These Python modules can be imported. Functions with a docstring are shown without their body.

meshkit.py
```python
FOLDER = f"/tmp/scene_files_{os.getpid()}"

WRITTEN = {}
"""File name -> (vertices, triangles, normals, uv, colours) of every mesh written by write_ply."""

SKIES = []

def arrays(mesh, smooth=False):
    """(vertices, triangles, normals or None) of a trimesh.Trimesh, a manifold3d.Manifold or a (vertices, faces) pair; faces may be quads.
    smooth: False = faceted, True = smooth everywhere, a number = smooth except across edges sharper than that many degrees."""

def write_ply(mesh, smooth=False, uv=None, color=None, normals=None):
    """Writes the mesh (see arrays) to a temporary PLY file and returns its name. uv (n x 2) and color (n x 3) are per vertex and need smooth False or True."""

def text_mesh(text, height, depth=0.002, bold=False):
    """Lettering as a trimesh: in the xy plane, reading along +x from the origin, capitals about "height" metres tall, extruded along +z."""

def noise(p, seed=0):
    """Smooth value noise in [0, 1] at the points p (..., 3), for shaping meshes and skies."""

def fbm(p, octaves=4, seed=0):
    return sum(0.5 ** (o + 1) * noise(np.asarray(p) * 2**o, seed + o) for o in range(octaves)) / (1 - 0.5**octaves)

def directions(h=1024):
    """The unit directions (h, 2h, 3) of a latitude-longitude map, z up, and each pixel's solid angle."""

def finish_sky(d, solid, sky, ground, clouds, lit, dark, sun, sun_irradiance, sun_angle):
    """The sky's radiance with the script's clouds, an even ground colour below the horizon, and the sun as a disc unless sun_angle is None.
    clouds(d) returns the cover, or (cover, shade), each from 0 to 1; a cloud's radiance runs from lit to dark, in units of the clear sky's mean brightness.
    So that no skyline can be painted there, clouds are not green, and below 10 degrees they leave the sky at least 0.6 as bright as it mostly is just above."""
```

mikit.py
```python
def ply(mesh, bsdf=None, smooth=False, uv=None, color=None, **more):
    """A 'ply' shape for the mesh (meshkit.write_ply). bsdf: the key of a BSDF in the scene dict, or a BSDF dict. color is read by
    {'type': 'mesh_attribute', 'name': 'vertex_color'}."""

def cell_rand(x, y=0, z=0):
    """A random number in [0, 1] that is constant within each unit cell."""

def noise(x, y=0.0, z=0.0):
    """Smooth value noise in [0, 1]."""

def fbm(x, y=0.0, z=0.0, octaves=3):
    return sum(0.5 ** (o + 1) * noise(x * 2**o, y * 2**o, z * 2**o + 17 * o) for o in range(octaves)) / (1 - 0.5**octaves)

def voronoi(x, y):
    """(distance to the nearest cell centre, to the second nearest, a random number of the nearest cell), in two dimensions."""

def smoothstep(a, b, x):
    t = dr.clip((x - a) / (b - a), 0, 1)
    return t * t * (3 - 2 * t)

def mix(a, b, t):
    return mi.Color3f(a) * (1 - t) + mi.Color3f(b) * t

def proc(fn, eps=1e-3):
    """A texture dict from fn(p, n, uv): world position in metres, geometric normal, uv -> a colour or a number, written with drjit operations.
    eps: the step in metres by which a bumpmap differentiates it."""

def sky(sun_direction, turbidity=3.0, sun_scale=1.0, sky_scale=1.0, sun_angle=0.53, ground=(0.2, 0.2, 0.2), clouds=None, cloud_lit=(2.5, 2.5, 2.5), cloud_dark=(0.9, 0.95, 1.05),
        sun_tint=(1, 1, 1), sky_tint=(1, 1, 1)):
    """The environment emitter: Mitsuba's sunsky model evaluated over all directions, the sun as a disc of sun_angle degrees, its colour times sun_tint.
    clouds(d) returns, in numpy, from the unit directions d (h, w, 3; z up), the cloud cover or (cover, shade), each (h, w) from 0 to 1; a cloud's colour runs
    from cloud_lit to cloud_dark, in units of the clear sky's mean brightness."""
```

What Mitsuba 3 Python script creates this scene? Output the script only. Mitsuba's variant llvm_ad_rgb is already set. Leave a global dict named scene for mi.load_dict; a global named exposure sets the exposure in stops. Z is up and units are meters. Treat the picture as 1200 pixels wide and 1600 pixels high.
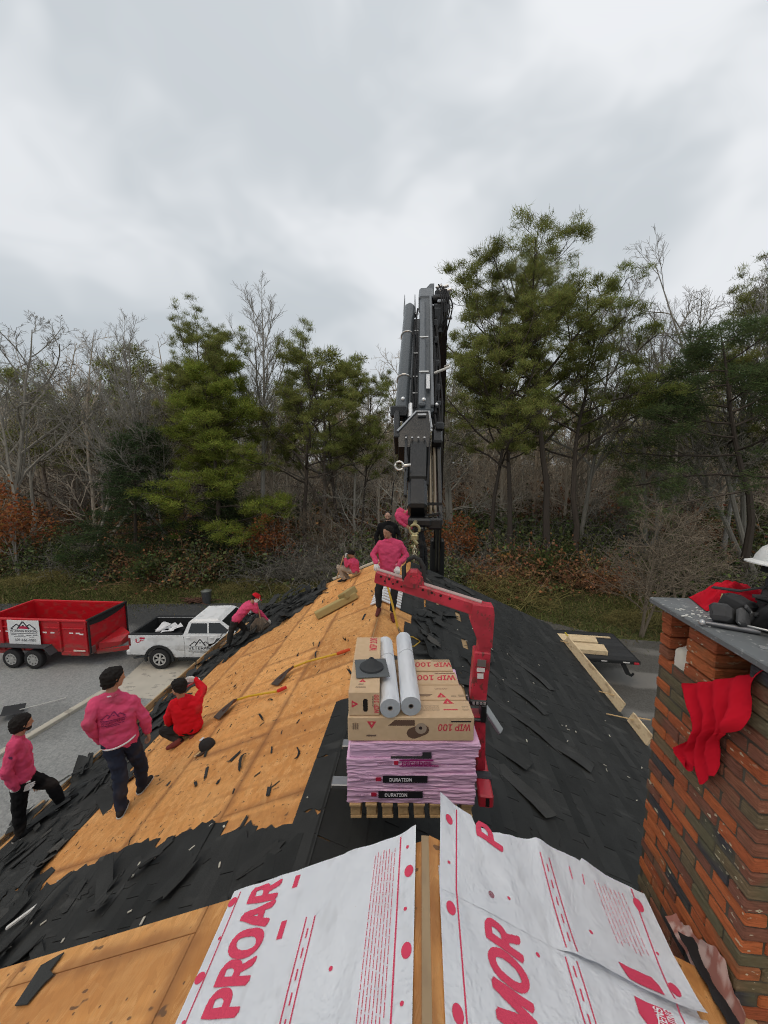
import math
import numpy as np
import trimesh
import manifold3d as m3
import mitsuba as mi
import drjit as dr
import mikit
import meshkit
from mikit import noise, fbm, voronoi, cell_rand, smoothstep, mix, proc

T = mi.ScalarTransform4f
scene, labels = {}, {}
EYE = np.array([0.0, 0.0, 8.0])

# ---------------------------------------------------------------- camera, sky, exposure
YAW, PITCH = math.radians(5.5), math.radians(7.0)
look = np.array([-math.sin(YAW) * math.cos(PITCH), math.cos(YAW) * math.cos(PITCH), -math.sin(PITCH)])
scene['camera'] = dict(type='perspective', fov=89.9, fov_axis='x', near_clip=0.05, far_clip=900.0,
                       to_world=T().look_at(origin=EYE.tolist(), target=(EYE + look).tolist(), up=[0, 0, 1]))


def clouds(d):
    """An even overcast with soft lighter rifts; brighter overhead than at the horizon, as overcast skies are."""
    p = d * np.array([2.5, 2.5, 3.0]) + np.array([3.1, 0.4, 0.7])
    warp = np.stack([meshkit.fbm(p * 1.3 + 9.0, 3, 5), meshkit.fbm(p * 1.3 + 21.0, 3, 6), meshkit.fbm(p * 1.3 + 31.0, 3, 7)], -1) - 0.5
    n = meshkit.fbm(p + 0.8 * warp, 5, 11)
    n = np.clip((n - 0.40) / 0.24, 0, 1)
    n = n * n * (3 - 2 * n)
    up = np.clip(d[..., 2], 0, 1)
    west = np.clip(-d[..., 0], 0, 1)          # the cover is heavier towards the left of the house
    shade = 0.76 + 0.12 * west - 0.52 * n - 0.26 * np.clip((up - 0.12) / 0.88, 0, 1)
    return np.ones(d.shape[:2]), np.clip(shade, 0, 1)


scene['daylight'] = mikit.sky((-0.25, -0.42, 0.87), turbidity=3, sun_scale=0.10, sun_angle=30, clouds=clouds,
                              cloud_lit=(2.02, 2.06, 2.12), cloud_dark=(1.02, 1.15, 1.25), ground=(0.10, 0.10, 0.09), sun_tint=(1, 0.97, 0.93))
exposure = 2.30

# ---------------------------------------------------------------- materials
RNG = np.random.default_rng(7)


def principled(color, rough=0.6, spec=0.4, metal=0.0, **more):
    c = color if isinstance(color, dict) else {'type': 'rgb', 'value': list(color)}
    return {'type': 'principled', 'base_color': c, 'roughness': rough, 'specular': spec, 'metallic': metal, **more}


def two(b):
    return {'type': 'twosided', 'bsdf': b}


def bump(b, fn, scale, eps=2e-3):
    return {'type': 'bumpmap', 'arbitrary': proc(fn, eps), 'scale': scale, 'bsdf': b}


VC = {'type': 'mesh_attribute', 'name': 'vertex_color'}
scene['matt'] = two(principled(VC, 0.85, 0.25))
scene['gloss'] = two(principled(VC, 0.30, 0.5))
scene['metal'] = two(principled(VC, 0.38, 0.5, 0.8))
scene['leafy'] = two({'type': 'diffuse', 'reflectance': VC})
scene['needle'] = {'type': 'principledthin', 'base_color': VC, 'roughness': 0.6, 'diff_trans': 0.9, 'spec_trans': 0.0}


def dirt_w(p, n, uv):
    low = smoothstep(1.15, 0.35, p.z) * smoothstep(3.0, 2.0, p.z)
    return dr.clip(0.62 * smoothstep(0.48, 0.74, fbm(p.x * 4.5, p.y * 4.5, p.z * 5.5, 4)) * (0.35 + low) + 0.30 * low, 0, 0.85)


scene['paint'] = two({'type': 'blendbsdf', 'weight': proc(dirt_w), 'a': principled(VC, 0.28, 0.5), 'b': {'type': 'diffuse', 'reflectance': {'type': 'rgb', 'value': [0.15, 0.13, 0.105]}}})
scene['skin'] = principled(VC, 0.5, 0.35)
scene['rubber'] = two(principled(VC, 0.75, 0.3))
scene['glass'] = two(principled((0.012, 0.014, 0.016), 0.08, 0.6))


def cloth_h(p, n, uv):
    return fbm(p.x * 16, p.y * 16, p.z * 11, 3) + 0.10 * noise(p.x * 240, p.y * 240, p.z * 240)


scene['cloth'] = two(bump(principled(VC, 0.92, 0.12, sheen=0.3), cloth_h, 0.012))


def osb_c(p, n, uv):
    # strands of wood pressed flat: patches of streaks, each patch in its own direction; uv run over each sheet, uv.x also carries the sheet's number
    s, t = p.y, p.x * 1.1
    k0 = dr.floor(uv.x / 2)
    ux, vy = (uv.x - 2 * k0) * 1.216, uv.y * 2.436
    a, b, k = voronoi(s * 9, t * 16)
    a2, b2, k2 = voronoi(s * 17 + 40, t * 26 + 11)
    ang = k * 0.9 - 0.45
    g = noise((s * dr.cos(ang) + t * dr.sin(ang)) * 22, (t * dr.cos(ang) - s * dr.sin(ang)) * 260)
    big = fbm(s * 0.7 + k0 * 7, t * 0.8, 3.0, 4)
    run = fbm(s * 7.0, t * 0.55, 1.0, 3)
    c = mix((0.650, 0.318, 0.106), (0.53, 0.232, 0.068), smoothstep(0.32, 0.72, big))
    c = c * (0.86 + 0.26 * cell_rand(k0, 5))
    c = mix(c, (0.77, 0.45, 0.19), 0.60 * k * smoothstep(0.2, 0.6, g))
    c = mix(c, (0.36, 0.150, 0.045), 0.35 * k2 * k2 + 0.20 * smoothstep(0.62, 0.85, g))
    c = mix(c, (0.40, 0.170, 0.055), 0.60 * smoothstep(0.52, 0.74, run) * cell_rand(k0, 9))
    edge = dr.minimum(dr.minimum(ux, 1.216 - ux), dr.minimum(vy, 2.436 - vy))
    ragged = fbm(s * 5, t * 5, 2.0, 3)
    c = mix(c, (0.27, 0.115, 0.045), 0.75 * smoothstep(0.10, 0.0, edge + 0.10 * (ragged - 0.35)))
    # nails in rows over the rafters, and tar spots from the old felt
    qx, qy = ux / 0.152 - dr.floor(ux / 0.152) - 0.5, vy / 0.406 - dr.floor(vy / 0.406) - 0.5
    nail = dr.sqrt(dr.square(qx * 0.152) + dr.square(qy * 0.406))
    c = mix(c, (0.11, 0.065, 0.04), 0.85 * smoothstep(0.0075, 0.004, nail))
    spot = fbm(s * 26, t * 20, 9.0, 2)
    return mix(c, (0.10, 0.06, 0.04), 0.8 * smoothstep(0.80, 0.86, spot))


def osb_h(p, n, uv):
    a, b, k = voronoi(p.y * 9, p.x * 17.6)
    return k * 0.5 + 0.5 * noise(p.y * 40, p.x * 160)


scene['osb'] = bump(principled(proc(osb_c), 0.72, 0.25), osb_h, 0.0015)


def wood_c(p, n, uv):
    g = fbm(p.x * 9 + uv.x * 50, p.y * 9 + uv.y * 50, p.z * 9, 3)
    r = noise(p.x * 55, p.y * 12, p.z * 90)
    c = mix((0.66, 0.46, 0.24), (0.46, 0.29, 0.13), g)
    c = mix(c, (0.30, 0.18, 0.09), 0.5 * smoothstep(0.6, 0.9, r))
    return mix(c, (0.22, 0.17, 0.12), uv.y * 0.75)


scene['wood'] = principled(proc(wood_c), 0.7, 0.25)


def pale_wood_c(p, n, uv):
    g = fbm(p.x * 4 + uv.x * 50, p.y * 30 + uv.x * 20, p.z * 30, 3)
    c = mix((0.74, 0.60, 0.40), (0.62, 0.46, 0.27), g)
    return mix(c, (0.34, 0.22, 0.12), uv.y * smoothstep(0.5, 0.75, fbm(p.x * 5, p.y * 5, p.z * 9, 3)))


scene['pale_wood'] = principled(proc(pale_wood_c), 0.7, 0.25)


def shingle_c(p, n, uv):
    g = noise(p.x * 420, p.y * 420, p.z * 420)
    b = fbm(p.x * 5 + uv.y * 30, p.y * 5, p.z * 5, 3)
    c = mix((0.018, 0.020, 0.020), (0.050, 0.051, 0.050), uv.x)
    c = mix(c, (0.085, 0.080, 0.072), smoothstep(0.80, 1.0, uv.x) * 0.7)
    c = c * (0.62 + 0.55 * b) * (0.72 + 0.55 * g)
    dust = smoothstep(0.66, 0.82, fbm(p.x * 2.2, p.y * 9, p.z * 3, 3))
    return mix(c, (0.10, 0.10, 0.095), 0.30 * dust)


def shingle_h(p, n, uv):
    return noise(p.x * 420, p.y * 420, p.z * 420) + 1.6 * fbm(p.x * 14, p.y * 14, p.z * 14, 2)


scene['shingle'] = two(bump(principled(proc(shingle_c), 0.80, 0.30), shingle_h, 0.0035, 1.5e-3))


def brick_c(p, n, uv):
    h = uv.x
    c = mix((0.31, 0.082, 0.036), (0.41, 0.120, 0.042), cell_rand(uv.y * 91))
    c = dr.select(h > 0.33, mix((0.165, 0.070, 0.048), (0.235, 0.095, 0.055), uv.y), c)
    c = dr.select(h > 0.70, mix((0.115, 0.095, 0.060), (0.165, 0.115, 0.065), uv.y), c)
    c = dr.select(h > 0.92, mi.Color3f(0.050, 0.048, 0.052), c)
    warp = fbm(p.x * 11, p.y * 11, p.z * 11, 2) * 0.035
    rug = noise((p.x + p.y) * 9, uv.y * 70, (p.z + warp) * 210)
    g = fbm(p.x * 50, p.y * 40, p.z * 90, 3)
    c = c * (0.50 + 0.55 * g + 0.50 * rug)
    moss = smoothstep(0.47, 0.72, fbm(p.x * 6, p.y * 6, p.z * 6, 4))
    c = mix(c, mix((0.085, 0.082, 0.045), (0.135, 0.125, 0.075), g), 0.72 * moss * smoothstep(0.1, 0.6, h + 0.1))
    lime = smoothstep(0.70, 0.76, fbm(p.x * 46, p.y * 40, p.z * 60, 2)) * smoothstep(0.50, 0.66, fbm(p.x * 4 + 7, p.y * 4, p.z * 4, 2))
    return mix(c, (0.52, 0.47, 0.33), 0.85 * lime)


def brick_h(p, n, uv):
    warp = fbm(p.x * 11, p.y * 11, p.z * 11, 2) * 0.035
    return noise((p.x + p.y) * 9, uv.y * 70, (p.z + warp) * 210) + 0.7 * fbm(p.x * 110, p.y * 110, p.z * 150, 2)


scene['brick'] = bump(principled(proc(brick_c), 0.85, 0.25), brick_h, 0.010, 1.2e-3)


def mortar_c(p, n, uv):
    return mix((0.045, 0.040, 0.030), (0.115, 0.10, 0.075), fbm(p.x * 20, p.y * 20, p.z * 20, 3))


scene['mortar'] = principled(proc(mortar_c), 0.9, 0.2)


def sheet_h(p, n, uv):
    return fbm(p.x * 9, p.y * 5, 2.0, 4) + 0.12 * noise(p.x * 120, p.y * 120)




def sheet_c(p, n, uv):
    g = fbm(p.x * 3, p.y * 3, 1.0, 4)
    scuff = smoothstep(0.58, 0.78, fbm(p.x * 16, p.y * 7, 5.0, 3))
    return mix(mix((0.68, 0.70, 0.735), (0.60, 0.625, 0.665), g), (0.50, 0.51, 0.53), 0.35 * scuff)


scene['membrane'] = two(bump(principled(proc(sheet_c), 0.42, 0.35), sheet_h, 0.030))


def gravel_c(p, n, uv):
    g = noise(p.x * 22, p.y * 22) * 0.6 + noise(p.x * 47, p.y * 47) * 0.4
    big = fbm(p.x * 0.35, p.y * 0.5, 1.0, 4)
    c = mix((0.185, 0.192, 0.192), (0.345, 0.347, 0.335), g)
    wet = smoothstep(0.45, 0.68, big)
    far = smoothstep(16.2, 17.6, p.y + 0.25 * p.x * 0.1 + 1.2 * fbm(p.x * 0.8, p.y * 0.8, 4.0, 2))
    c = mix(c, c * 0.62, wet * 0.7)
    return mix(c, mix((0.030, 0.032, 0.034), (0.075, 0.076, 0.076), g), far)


def gravel_h(p, n, uv):
    a, b, k = voronoi(p.x * 20, p.y * 20)
    return k + noise(p.x * 40, p.y * 40)


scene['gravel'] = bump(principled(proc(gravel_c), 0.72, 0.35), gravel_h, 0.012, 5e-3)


def drive_c(p, n, uv):
    g = noise(p.x * 30, p.y * 30)
    big = fbm(p.x * 0.5 + 4, p.y * 0.9, 6.0, 4)
    c = mix((0.075, 0.072, 0.066), (0.115, 0.110, 0.100), g)
    return mix(c, (0.24, 0.23, 0.215), smoothstep(0.50, 0.72, big) * 0.7)


scene['tarmac'] = bump(principled(proc(drive_c), 0.5, 0.5), gravel_h, 0.004, 5e-3)


def slab_c(p, n, uv):
    c = mix((0.40, 0.37, 0.31), (0.52, 0.48, 0.41), fbm(p.x * 1.7, p.y * 1.7, 2.0, 4))
    return mix(c, (0.22, 0.20, 0.17), 0.6 * smoothstep(0.66, 0.78, fbm(p.x * 4, p.y * 9, 5.0, 3)))


scene['concrete'] = principled(proc(slab_c), 0.85, 0.2)


def litter_c(p, n, uv):
    g = fbm(p.x * 6, p.y * 6, 1.0, 3)
    big = fbm(p.x * 0.22, p.y * 0.3, 2.0, 3)
    c = mix((0.048, 0.036, 0.024), (0.095, 0.066, 0.040), g)
    grass = mix((0.050, 0.062, 0.022), (0.105, 0.105, 0.042), fbm(p.x * 9, p.y * 9, 3.0, 3))
    t = smoothstep(0.30, 0.55, big + 0.3 * smoothstep(28.0, 22.0, p.y)) * smoothstep(31.0, 25.0, p.y)
    return mix(c, grass, t)


def litter_h(p, n, uv):
    return fbm(p.x * 7, p.y * 7, 1.0, 3)


scene['litter'] = bump(principled(proc(litter_c), 0.9, 0.2), litter_h, 0.12, 1e-2)


def card_c(p, n, uv):
    g = fbm(p.x * 30 + uv.x * 9, p.y * 30, p.z * 30, 3)
    return mix((0.50, 0.355, 0.215), (0.575, 0.42, 0.27), g)


scene['cardboard'] = principled(proc(card_c), 0.75, 0.25)


def film_h(p, n, uv):
    return fbm(p.x * 14, p.y * 14, p.z * 60, 3)


scene['film'] = two(bump(principled(VC, 0.28, 0.5), film_h, 0.012))


def steel_c(p, n, uv):
    g = fbm(p.x * 8, p.y * 8, p.z * 8, 4)
    f = fbm(p.x * 60, p.y * 60, p.z * 60, 2)
    return mix(mix((0.085, 0.092, 0.096), (0.155, 0.165, 0.170), g), (0.34, 0.34, 0.33), 0.6 * smoothstep(0.62, 0.8, f))


scene['slate'] = principled(proc(steel_c), 0.55, 0.4)


def redpaint_c(p, n, uv):
    g = fbm(p.x * 7, p.y * 7, p.z * 7, 4)
    f = fbm(p.x * 40, p.y * 40, p.z * 18, 3)
    c = mix((0.50, 0.030, 0.055), (0.34, 0.022, 0.036), smoothstep(0.35, 0.65, g))
    return mix(c, (0.12, 0.035, 0.03), 0.8 * smoothstep(0.60, 0.70, f))


scene['worn_red'] = principled(proc(redpaint_c), 0.42, 0.45)

# ---------------------------------------------------------------- helpers
used = {}


def fresh(base):
    n = used.get(base, -1) + 1
    used[base] = n
    return base if n == 0 else f'{base}_{n:03d}'


def tm(m):
    if isinstance(m, trimesh.Trimesh):
        return m
    if hasattr(m, 'to_mesh'):
        q = m.to_mesh()
        return trimesh.Trimesh(np.array(q.vert_properties[:, :3], float), np.array(q.tri_verts), process=False)
    return trimesh.Trimesh(np.asarray(m[0], float), np.asarray(m[1]), process=False)


def shape(mesh, mat, col=None, smooth=False, uv=None):
    m = tm(mesh)
    if smooth is not False and smooth is not True:
        m = trimesh.graph.smooth_shade(m, angle=math.radians(smooth), facet_minarea=None)
        smooth = True
    kw = {}
    n = len(m.vertices)
    if col is not None:
        col = np.asarray(col, float)
        kw['color'] = np.tile(col, (n, 1)) if col.ndim == 1 else col
    if uv is not None:
        uv = np.asarray(uv, float)
        kw['uv'] = np.tile(uv, (n, 1)) if uv.ndim == 1 else uv
    return mikit.ply(m, mat, smooth=smooth, **kw)


def say(key, label=None, cat=None, group=None, kind=None):
    d = labels.setdefault(key, {})
    for k, v in (('label', label), ('category', cat), ('group', group), ('kind', kind)):
        if v:
            d[k] = v
    return key


def put(base, mesh, mat='matt', col=None, smooth=False, uv=None, tw=None, **tags):
    """One entry of the scene; mesh may be a ready shape dict that copies share."""
    key = fresh(base)
    d = dict(mesh) if isinstance(mesh, dict) else shape(mesh, mat, col, smooth, uv)
    if tw is not None:
        d['to_world'] = T(np.asarray(tw).tolist())
    scene[key] = d
    if tags:
        say(key, **tags)
    return key


def thing(base, label, cat, group=None):
    key = fresh(base)
    return say(key, label, cat, group)


cat_ = trimesh.util.concatenate


def norm(v):
    v = np.asarray(v, float)
    return v / np.linalg.norm(v)


def frame(o, x, z):
    """4x4 with x axis along x, z axis as near z as can be."""
    x = norm(x)
    y = norm(np.cross(z, x))
    z = np.cross(x, y)
    m = np.eye(4)
    m[:3, 0], m[:3, 1], m[:3, 2], m[:3, 3] = x, y, z, o
    return m


def rotz(a, o=(0, 0, 0)):
    c, s = math.cos(a), math.sin(a)
    m = np.eye(4)
    m[:2, :2] = [[c, -s], [s, c]]
    m[:3, 3] = o
    return m


def moved(m, M):
    m = tm(m).copy()
    m.apply_transform(np.asarray(M, float))
    return m


def cbox(sx, sy, sz, b=0.0, c=(0, 0, 0)):
    """A box with chamfered edges, centred at c."""
    h = np.array([sx, sy, sz]) / 2
    if b <= 0:
        m = trimesh.creation.box((sx, sy, sz))
    else:
        b = min(b, 0.45 * min(sx, sy, sz))
        pts = []
        for s in np.ndindex(2, 2, 2):
            s = np.array(s) * 2 - 1
            for k in range(3):
                q = h - b
                q[k] = h[k]
                pts.append(s * q)
        m = trimesh.convex.convex_hull(np.array(pts))
    m.apply_translation(c)
    return m


def beam(p0, p1, w, h, up=(0, 0, 1), b=0.0):
    p0, p1 = np.asarray(p0, float), np.asarray(p1, float)
    L = np.linalg.norm(p1 - p0)
    m = cbox(L, w, h, b)
    return moved(m, frame((p0 + p1) / 2, p1 - p0, up))


def tube(pts, r, sides=8, caps=True):
    p = np.asarray(pts, float)
    r = np.broadcast_to(np.asarray(r, float), (len(p),))
    t = np.gradient(p, axis=0)
    t /= np.linalg.norm(t, axis=1, keepdims=True) + 1e-12
    a = np.cross(t, np.where(np.abs(t[:, 2:]) < 0.9, [0, 0, 1.0], [1.0, 0, 0]))
    a /= np.linalg.norm(a, axis=1, keepdims=True) + 1e-12
    b = np.cross(t, a)
    an = np.arange(sides) * 2 * np.pi / sides
    v = (p[:, None] + r[:, None, None] * (np.cos(an)[None, :, None] * a[:, None] + np.sin(an)[None, :, None] * b[:, None])).reshape(-1, 3)
    i, j = np.meshgrid(np.arange(len(p) - 1), np.arange(sides), indexing='ij')
    q = np.stack([i * sides + j, i * sides + (j + 1) % sides, (i + 1) * sides + (j + 1) % sides, (i + 1) * sides + j], -1).reshape(-1, 4)
    f = np.vstack([q[:, [0, 1, 2]], q[:, [0, 2, 3]]])
    if caps:
        n = len(v)
        v = np.vstack([v, p[:1], p[-1:]])
        k = np.arange(sides)
        e = (len(p) - 1) * sides
        f = np.vstack([f, np.stack([(k + 1) % sides, k, k * 0 + n], 1), np.stack([e + k, e + (k + 1) % sides, k * 0 + n + 1], 1)])
    return trimesh.Trimesh(v, f, process=False)


def lathe(profile, sides=20):
    """Revolve (r, z) pairs about z."""
    return trimesh.creation.revolve(np.asarray(profile, float), sections=sides)


def extrude(poly, h):
    from shapely.geometry import Polygon
    p = Polygon(poly)
    if not p.is_valid:
        p = p.buffer(0)
    ms = [trimesh.creation.extrude_polygon(g, h, engine='earcut') for g in getattr(p, 'geoms', [p]) if g.area > 1e-7]
    return cat_(ms)


def grid(fn, na, nb):
    """A sheet of na x nb cells through fn(a, b), a and b from 0 to 1 (arrays)."""
    a, b = np.meshgrid(np.linspace(0, 1, na + 1), np.linspace(0, 1, nb + 1), indexing='ij')
    v = np.asarray(fn(a, b))
    v = np.moveaxis(v, 0, -1).reshape(-1, 3) if v.shape[0] == 3 else v.reshape(-1, 3)
    i, j = np.meshgrid(np.arange(na), np.arange(nb), indexing='ij')
    k = (i * (nb + 1) + j).ravel()
    f = np.vstack([np.stack([k, k + nb + 1, k + nb + 2], 1), np.stack([k, k + nb + 2, k + 1], 1)])
    return trimesh.Trimesh(v, f, process=False)


def lettering(text, h, M, bold=True, slant=0.0, width=1.0, depth=0.0015):
    """Capitals h tall, starting at the origin of M, running along its x axis and lying in its xy plane."""
    m = meshkit.text_mesh(text, h, depth, bold)
    v = m.vertices
    v[:, 0] = (v[:, 0] + slant * v[:, 1]) * width
    return moved(m, M)


# ---------------------------------------------------------------- the ground
def ground_z(x, y):
    return 0.9 * np.clip((y - 23) / 14, 0, 1) ** 2 * (0.6 + 0.8 * meshkit.noise(np.stack([x * 0.15, y * 0.15, x * 0 + 3], -1)))


def wobble(x, y, a=0.02, k=0.5):
    return a * meshkit.fbm(np.stack([x * k, y * k, x * 0], -1), 3, 3)


def ground_fn(a, b):
    x = -320 + 640 * a
    y = -120 + 620 * b
    x = np.sign(a - 0.5) * 320 * np.abs(2 * a - 1) ** 1.8
    y = 15 + np.sign(b - 0.3) * np.where(b > 0.3, 480 * ((b - 0.3) / 0.7) ** 2, 140 * ((0.3 - b) / 0.3) ** 2)
    return np.stack([x, y, ground_z(x, y) - 0.02 + 0 * wobble(x, y)])


put('ground', grid(ground_fn, 90, 120), 'litter', smooth=True, kind='structure', label='brown leaf litter and grass at the foot of the wood')


def sheet(poly, z, mat, name, label):
    m = extrude(poly, 0.02)
    m.apply_translation((0, 0, z - 0.02))
    put(name, m, mat, kind='structure', label=label)


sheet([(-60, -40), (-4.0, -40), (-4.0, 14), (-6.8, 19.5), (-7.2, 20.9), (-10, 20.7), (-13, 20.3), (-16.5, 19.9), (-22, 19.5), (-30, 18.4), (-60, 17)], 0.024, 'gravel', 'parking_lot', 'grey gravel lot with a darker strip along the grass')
sheet([(-4.0, -40), (40, -40), (40, 17.2), (13, 17.6), (9, 17.9), (6, 20), (1, 21), (-4.0, 19.5)], 0.024, 'tarmac', 'driveway', 'damp dark driveway beside the house')
sheet([(-10.95, 11.55), (-10.85, 11.8), (-11.3, 14.35), (-7.3, 14.6), (-6.2, 11.4)], 0.034, 'concrete', 'concrete_pad', 'pale concrete pad under the white pickup')
put('kerb_strip', beam((-11.0, 11.9, 0.07), (-11.75, 7.0, 0.07), 0.22, 0.12, b=0.015), 'concrete', kind='structure', label='long pale edging strip running across the gravel')

# ---------------------------------------------------------------- roof planes
class Plane:
    """A roof slope: a runs down from the ridge, b along it; world X, Y may be given instead."""

    def __init__(self, rx, rz, s, side):
        self.rx, self.rz, self.s, self.side = rx, rz, s, side
        self.k = math.hypot(1, s)
        self.M = np.eye(4)
        self.M[:3, 0] = np.array([side, 0, -s]) / self.k
        self.M[:3, 1] = (0, side, 0)
        self.M[:3, 2] = np.array([side * s, 0, 1]) / self.k
        self.M[:3, 3] = (rx, 0, rz)
        self.n = self.M[:3, 2]

    def z(self, X):
        return self.rz - self.s * np.abs(np.asarray(X) - self.rx)

    def at(self, X, Y, off=0.0):
        return np.array([X, Y, self.rz - self.s * (X - self.rx) * self.side]) + off * self.n

    def ab(self, X, Y):
        return (X - self.rx) * self.side * self.k, Y * self.side

    def lay(self, X, Y, off=0.0, turn=0.0, tilt=0.0, roll=0.0):
        """Matrix that lays a mesh modelled in the xy plane down at X, Y; turn about the normal, then tilt about its x, roll about its y."""
        m = np.eye(4)
        m[:3, :3] = self.M[:3, :3]
        m[:3, 3] = self.at(X, Y, off)
        c, s_ = math.cos(tilt), math.sin(tilt)
        rx = np.array([[1, 0, 0, 0], [0, c, -s_, 0], [0, s_, c, 0], [0, 0, 0, 1.0]])
        c, s_ = math.cos(roll), math.sin(roll)
        ry = np.array([[c, 0, s_, 0], [0, 1, 0, 0], [-s_, 0, c, 0], [0, 0, 0, 1.0]])
        return m @ rotz(turn) @ rx @ ry


LL, LR = Plane(-0.82, 5.0, 0.44, -1), Plane(-0.82, 5.0, 0.44, 1)
UL, UR = Plane(0.04, 6.2, 0.45, -1), Plane(0.04, 6.2, 0.45, 1)
EAVE_L, EAVE_R, GABLE = -5.55, 4.25, 12.55

house = thing('house', 'low house with its roof half stripped to orange sheathing and half still in black shingles', 'house')


def siding():
    ms = []
    for (x0, x1, y0, y1, top, P) in ((-5.2, 3.9, 1.4, 12.3, 2.75, (LL, LR)), (-4.9, 4.9, -6.0, 1.45, 3.75, (UL, UR))):
        prof = [(x0, 0.0), (x1, 0.0), (x1, P[1].z(x1) - 0.16), (P[0].rx, P[0].rz - 0.16), (x0, P[0].z(x0) - 0.16)]
        m = extrude(prof, y1 - y0)
        m.apply_transform(np.array([[1, 0, 0, 0], [0, 0, -1, y1], [0, 1, 0, 0], [0, 0, 0, 1.0]]))
        ms.append(m)
    return cat_(ms)


put(house + '__wall', siding(), 'matt', (0.45, 0.44, 0.41))


def deck(P, a0, a1, y0, y1, th=0.09, off=-0.014):
    m = cbox(a1 - a0, abs(y1 - y0), th)
    m.apply_translation(((a0 + a1) / 2, P.side * (y0 + y1) / 2, off - th / 2))
    return moved(m, P.M)


lower = house + '__lower_roof'
upper = house + '__upper_roof'
aL, aR = (LL.rx - EAVE_L) * LL.k, (EAVE_R - LR.rx) * LR.k
put(lower, cat_([deck(LL, 0.0, aL, 1.52, GABLE), deck(LR, 0.0, aR, 1.52, GABLE)]), 'wood', uv=(0.3, 0.6))
put(upper, cat_([deck(UL, 0.02, 5.4, -6, 1.66), deck(UR, 0.02, 5.4, -6, 1.70)]), 'wood', uv=(0.1, 0.25))


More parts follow.
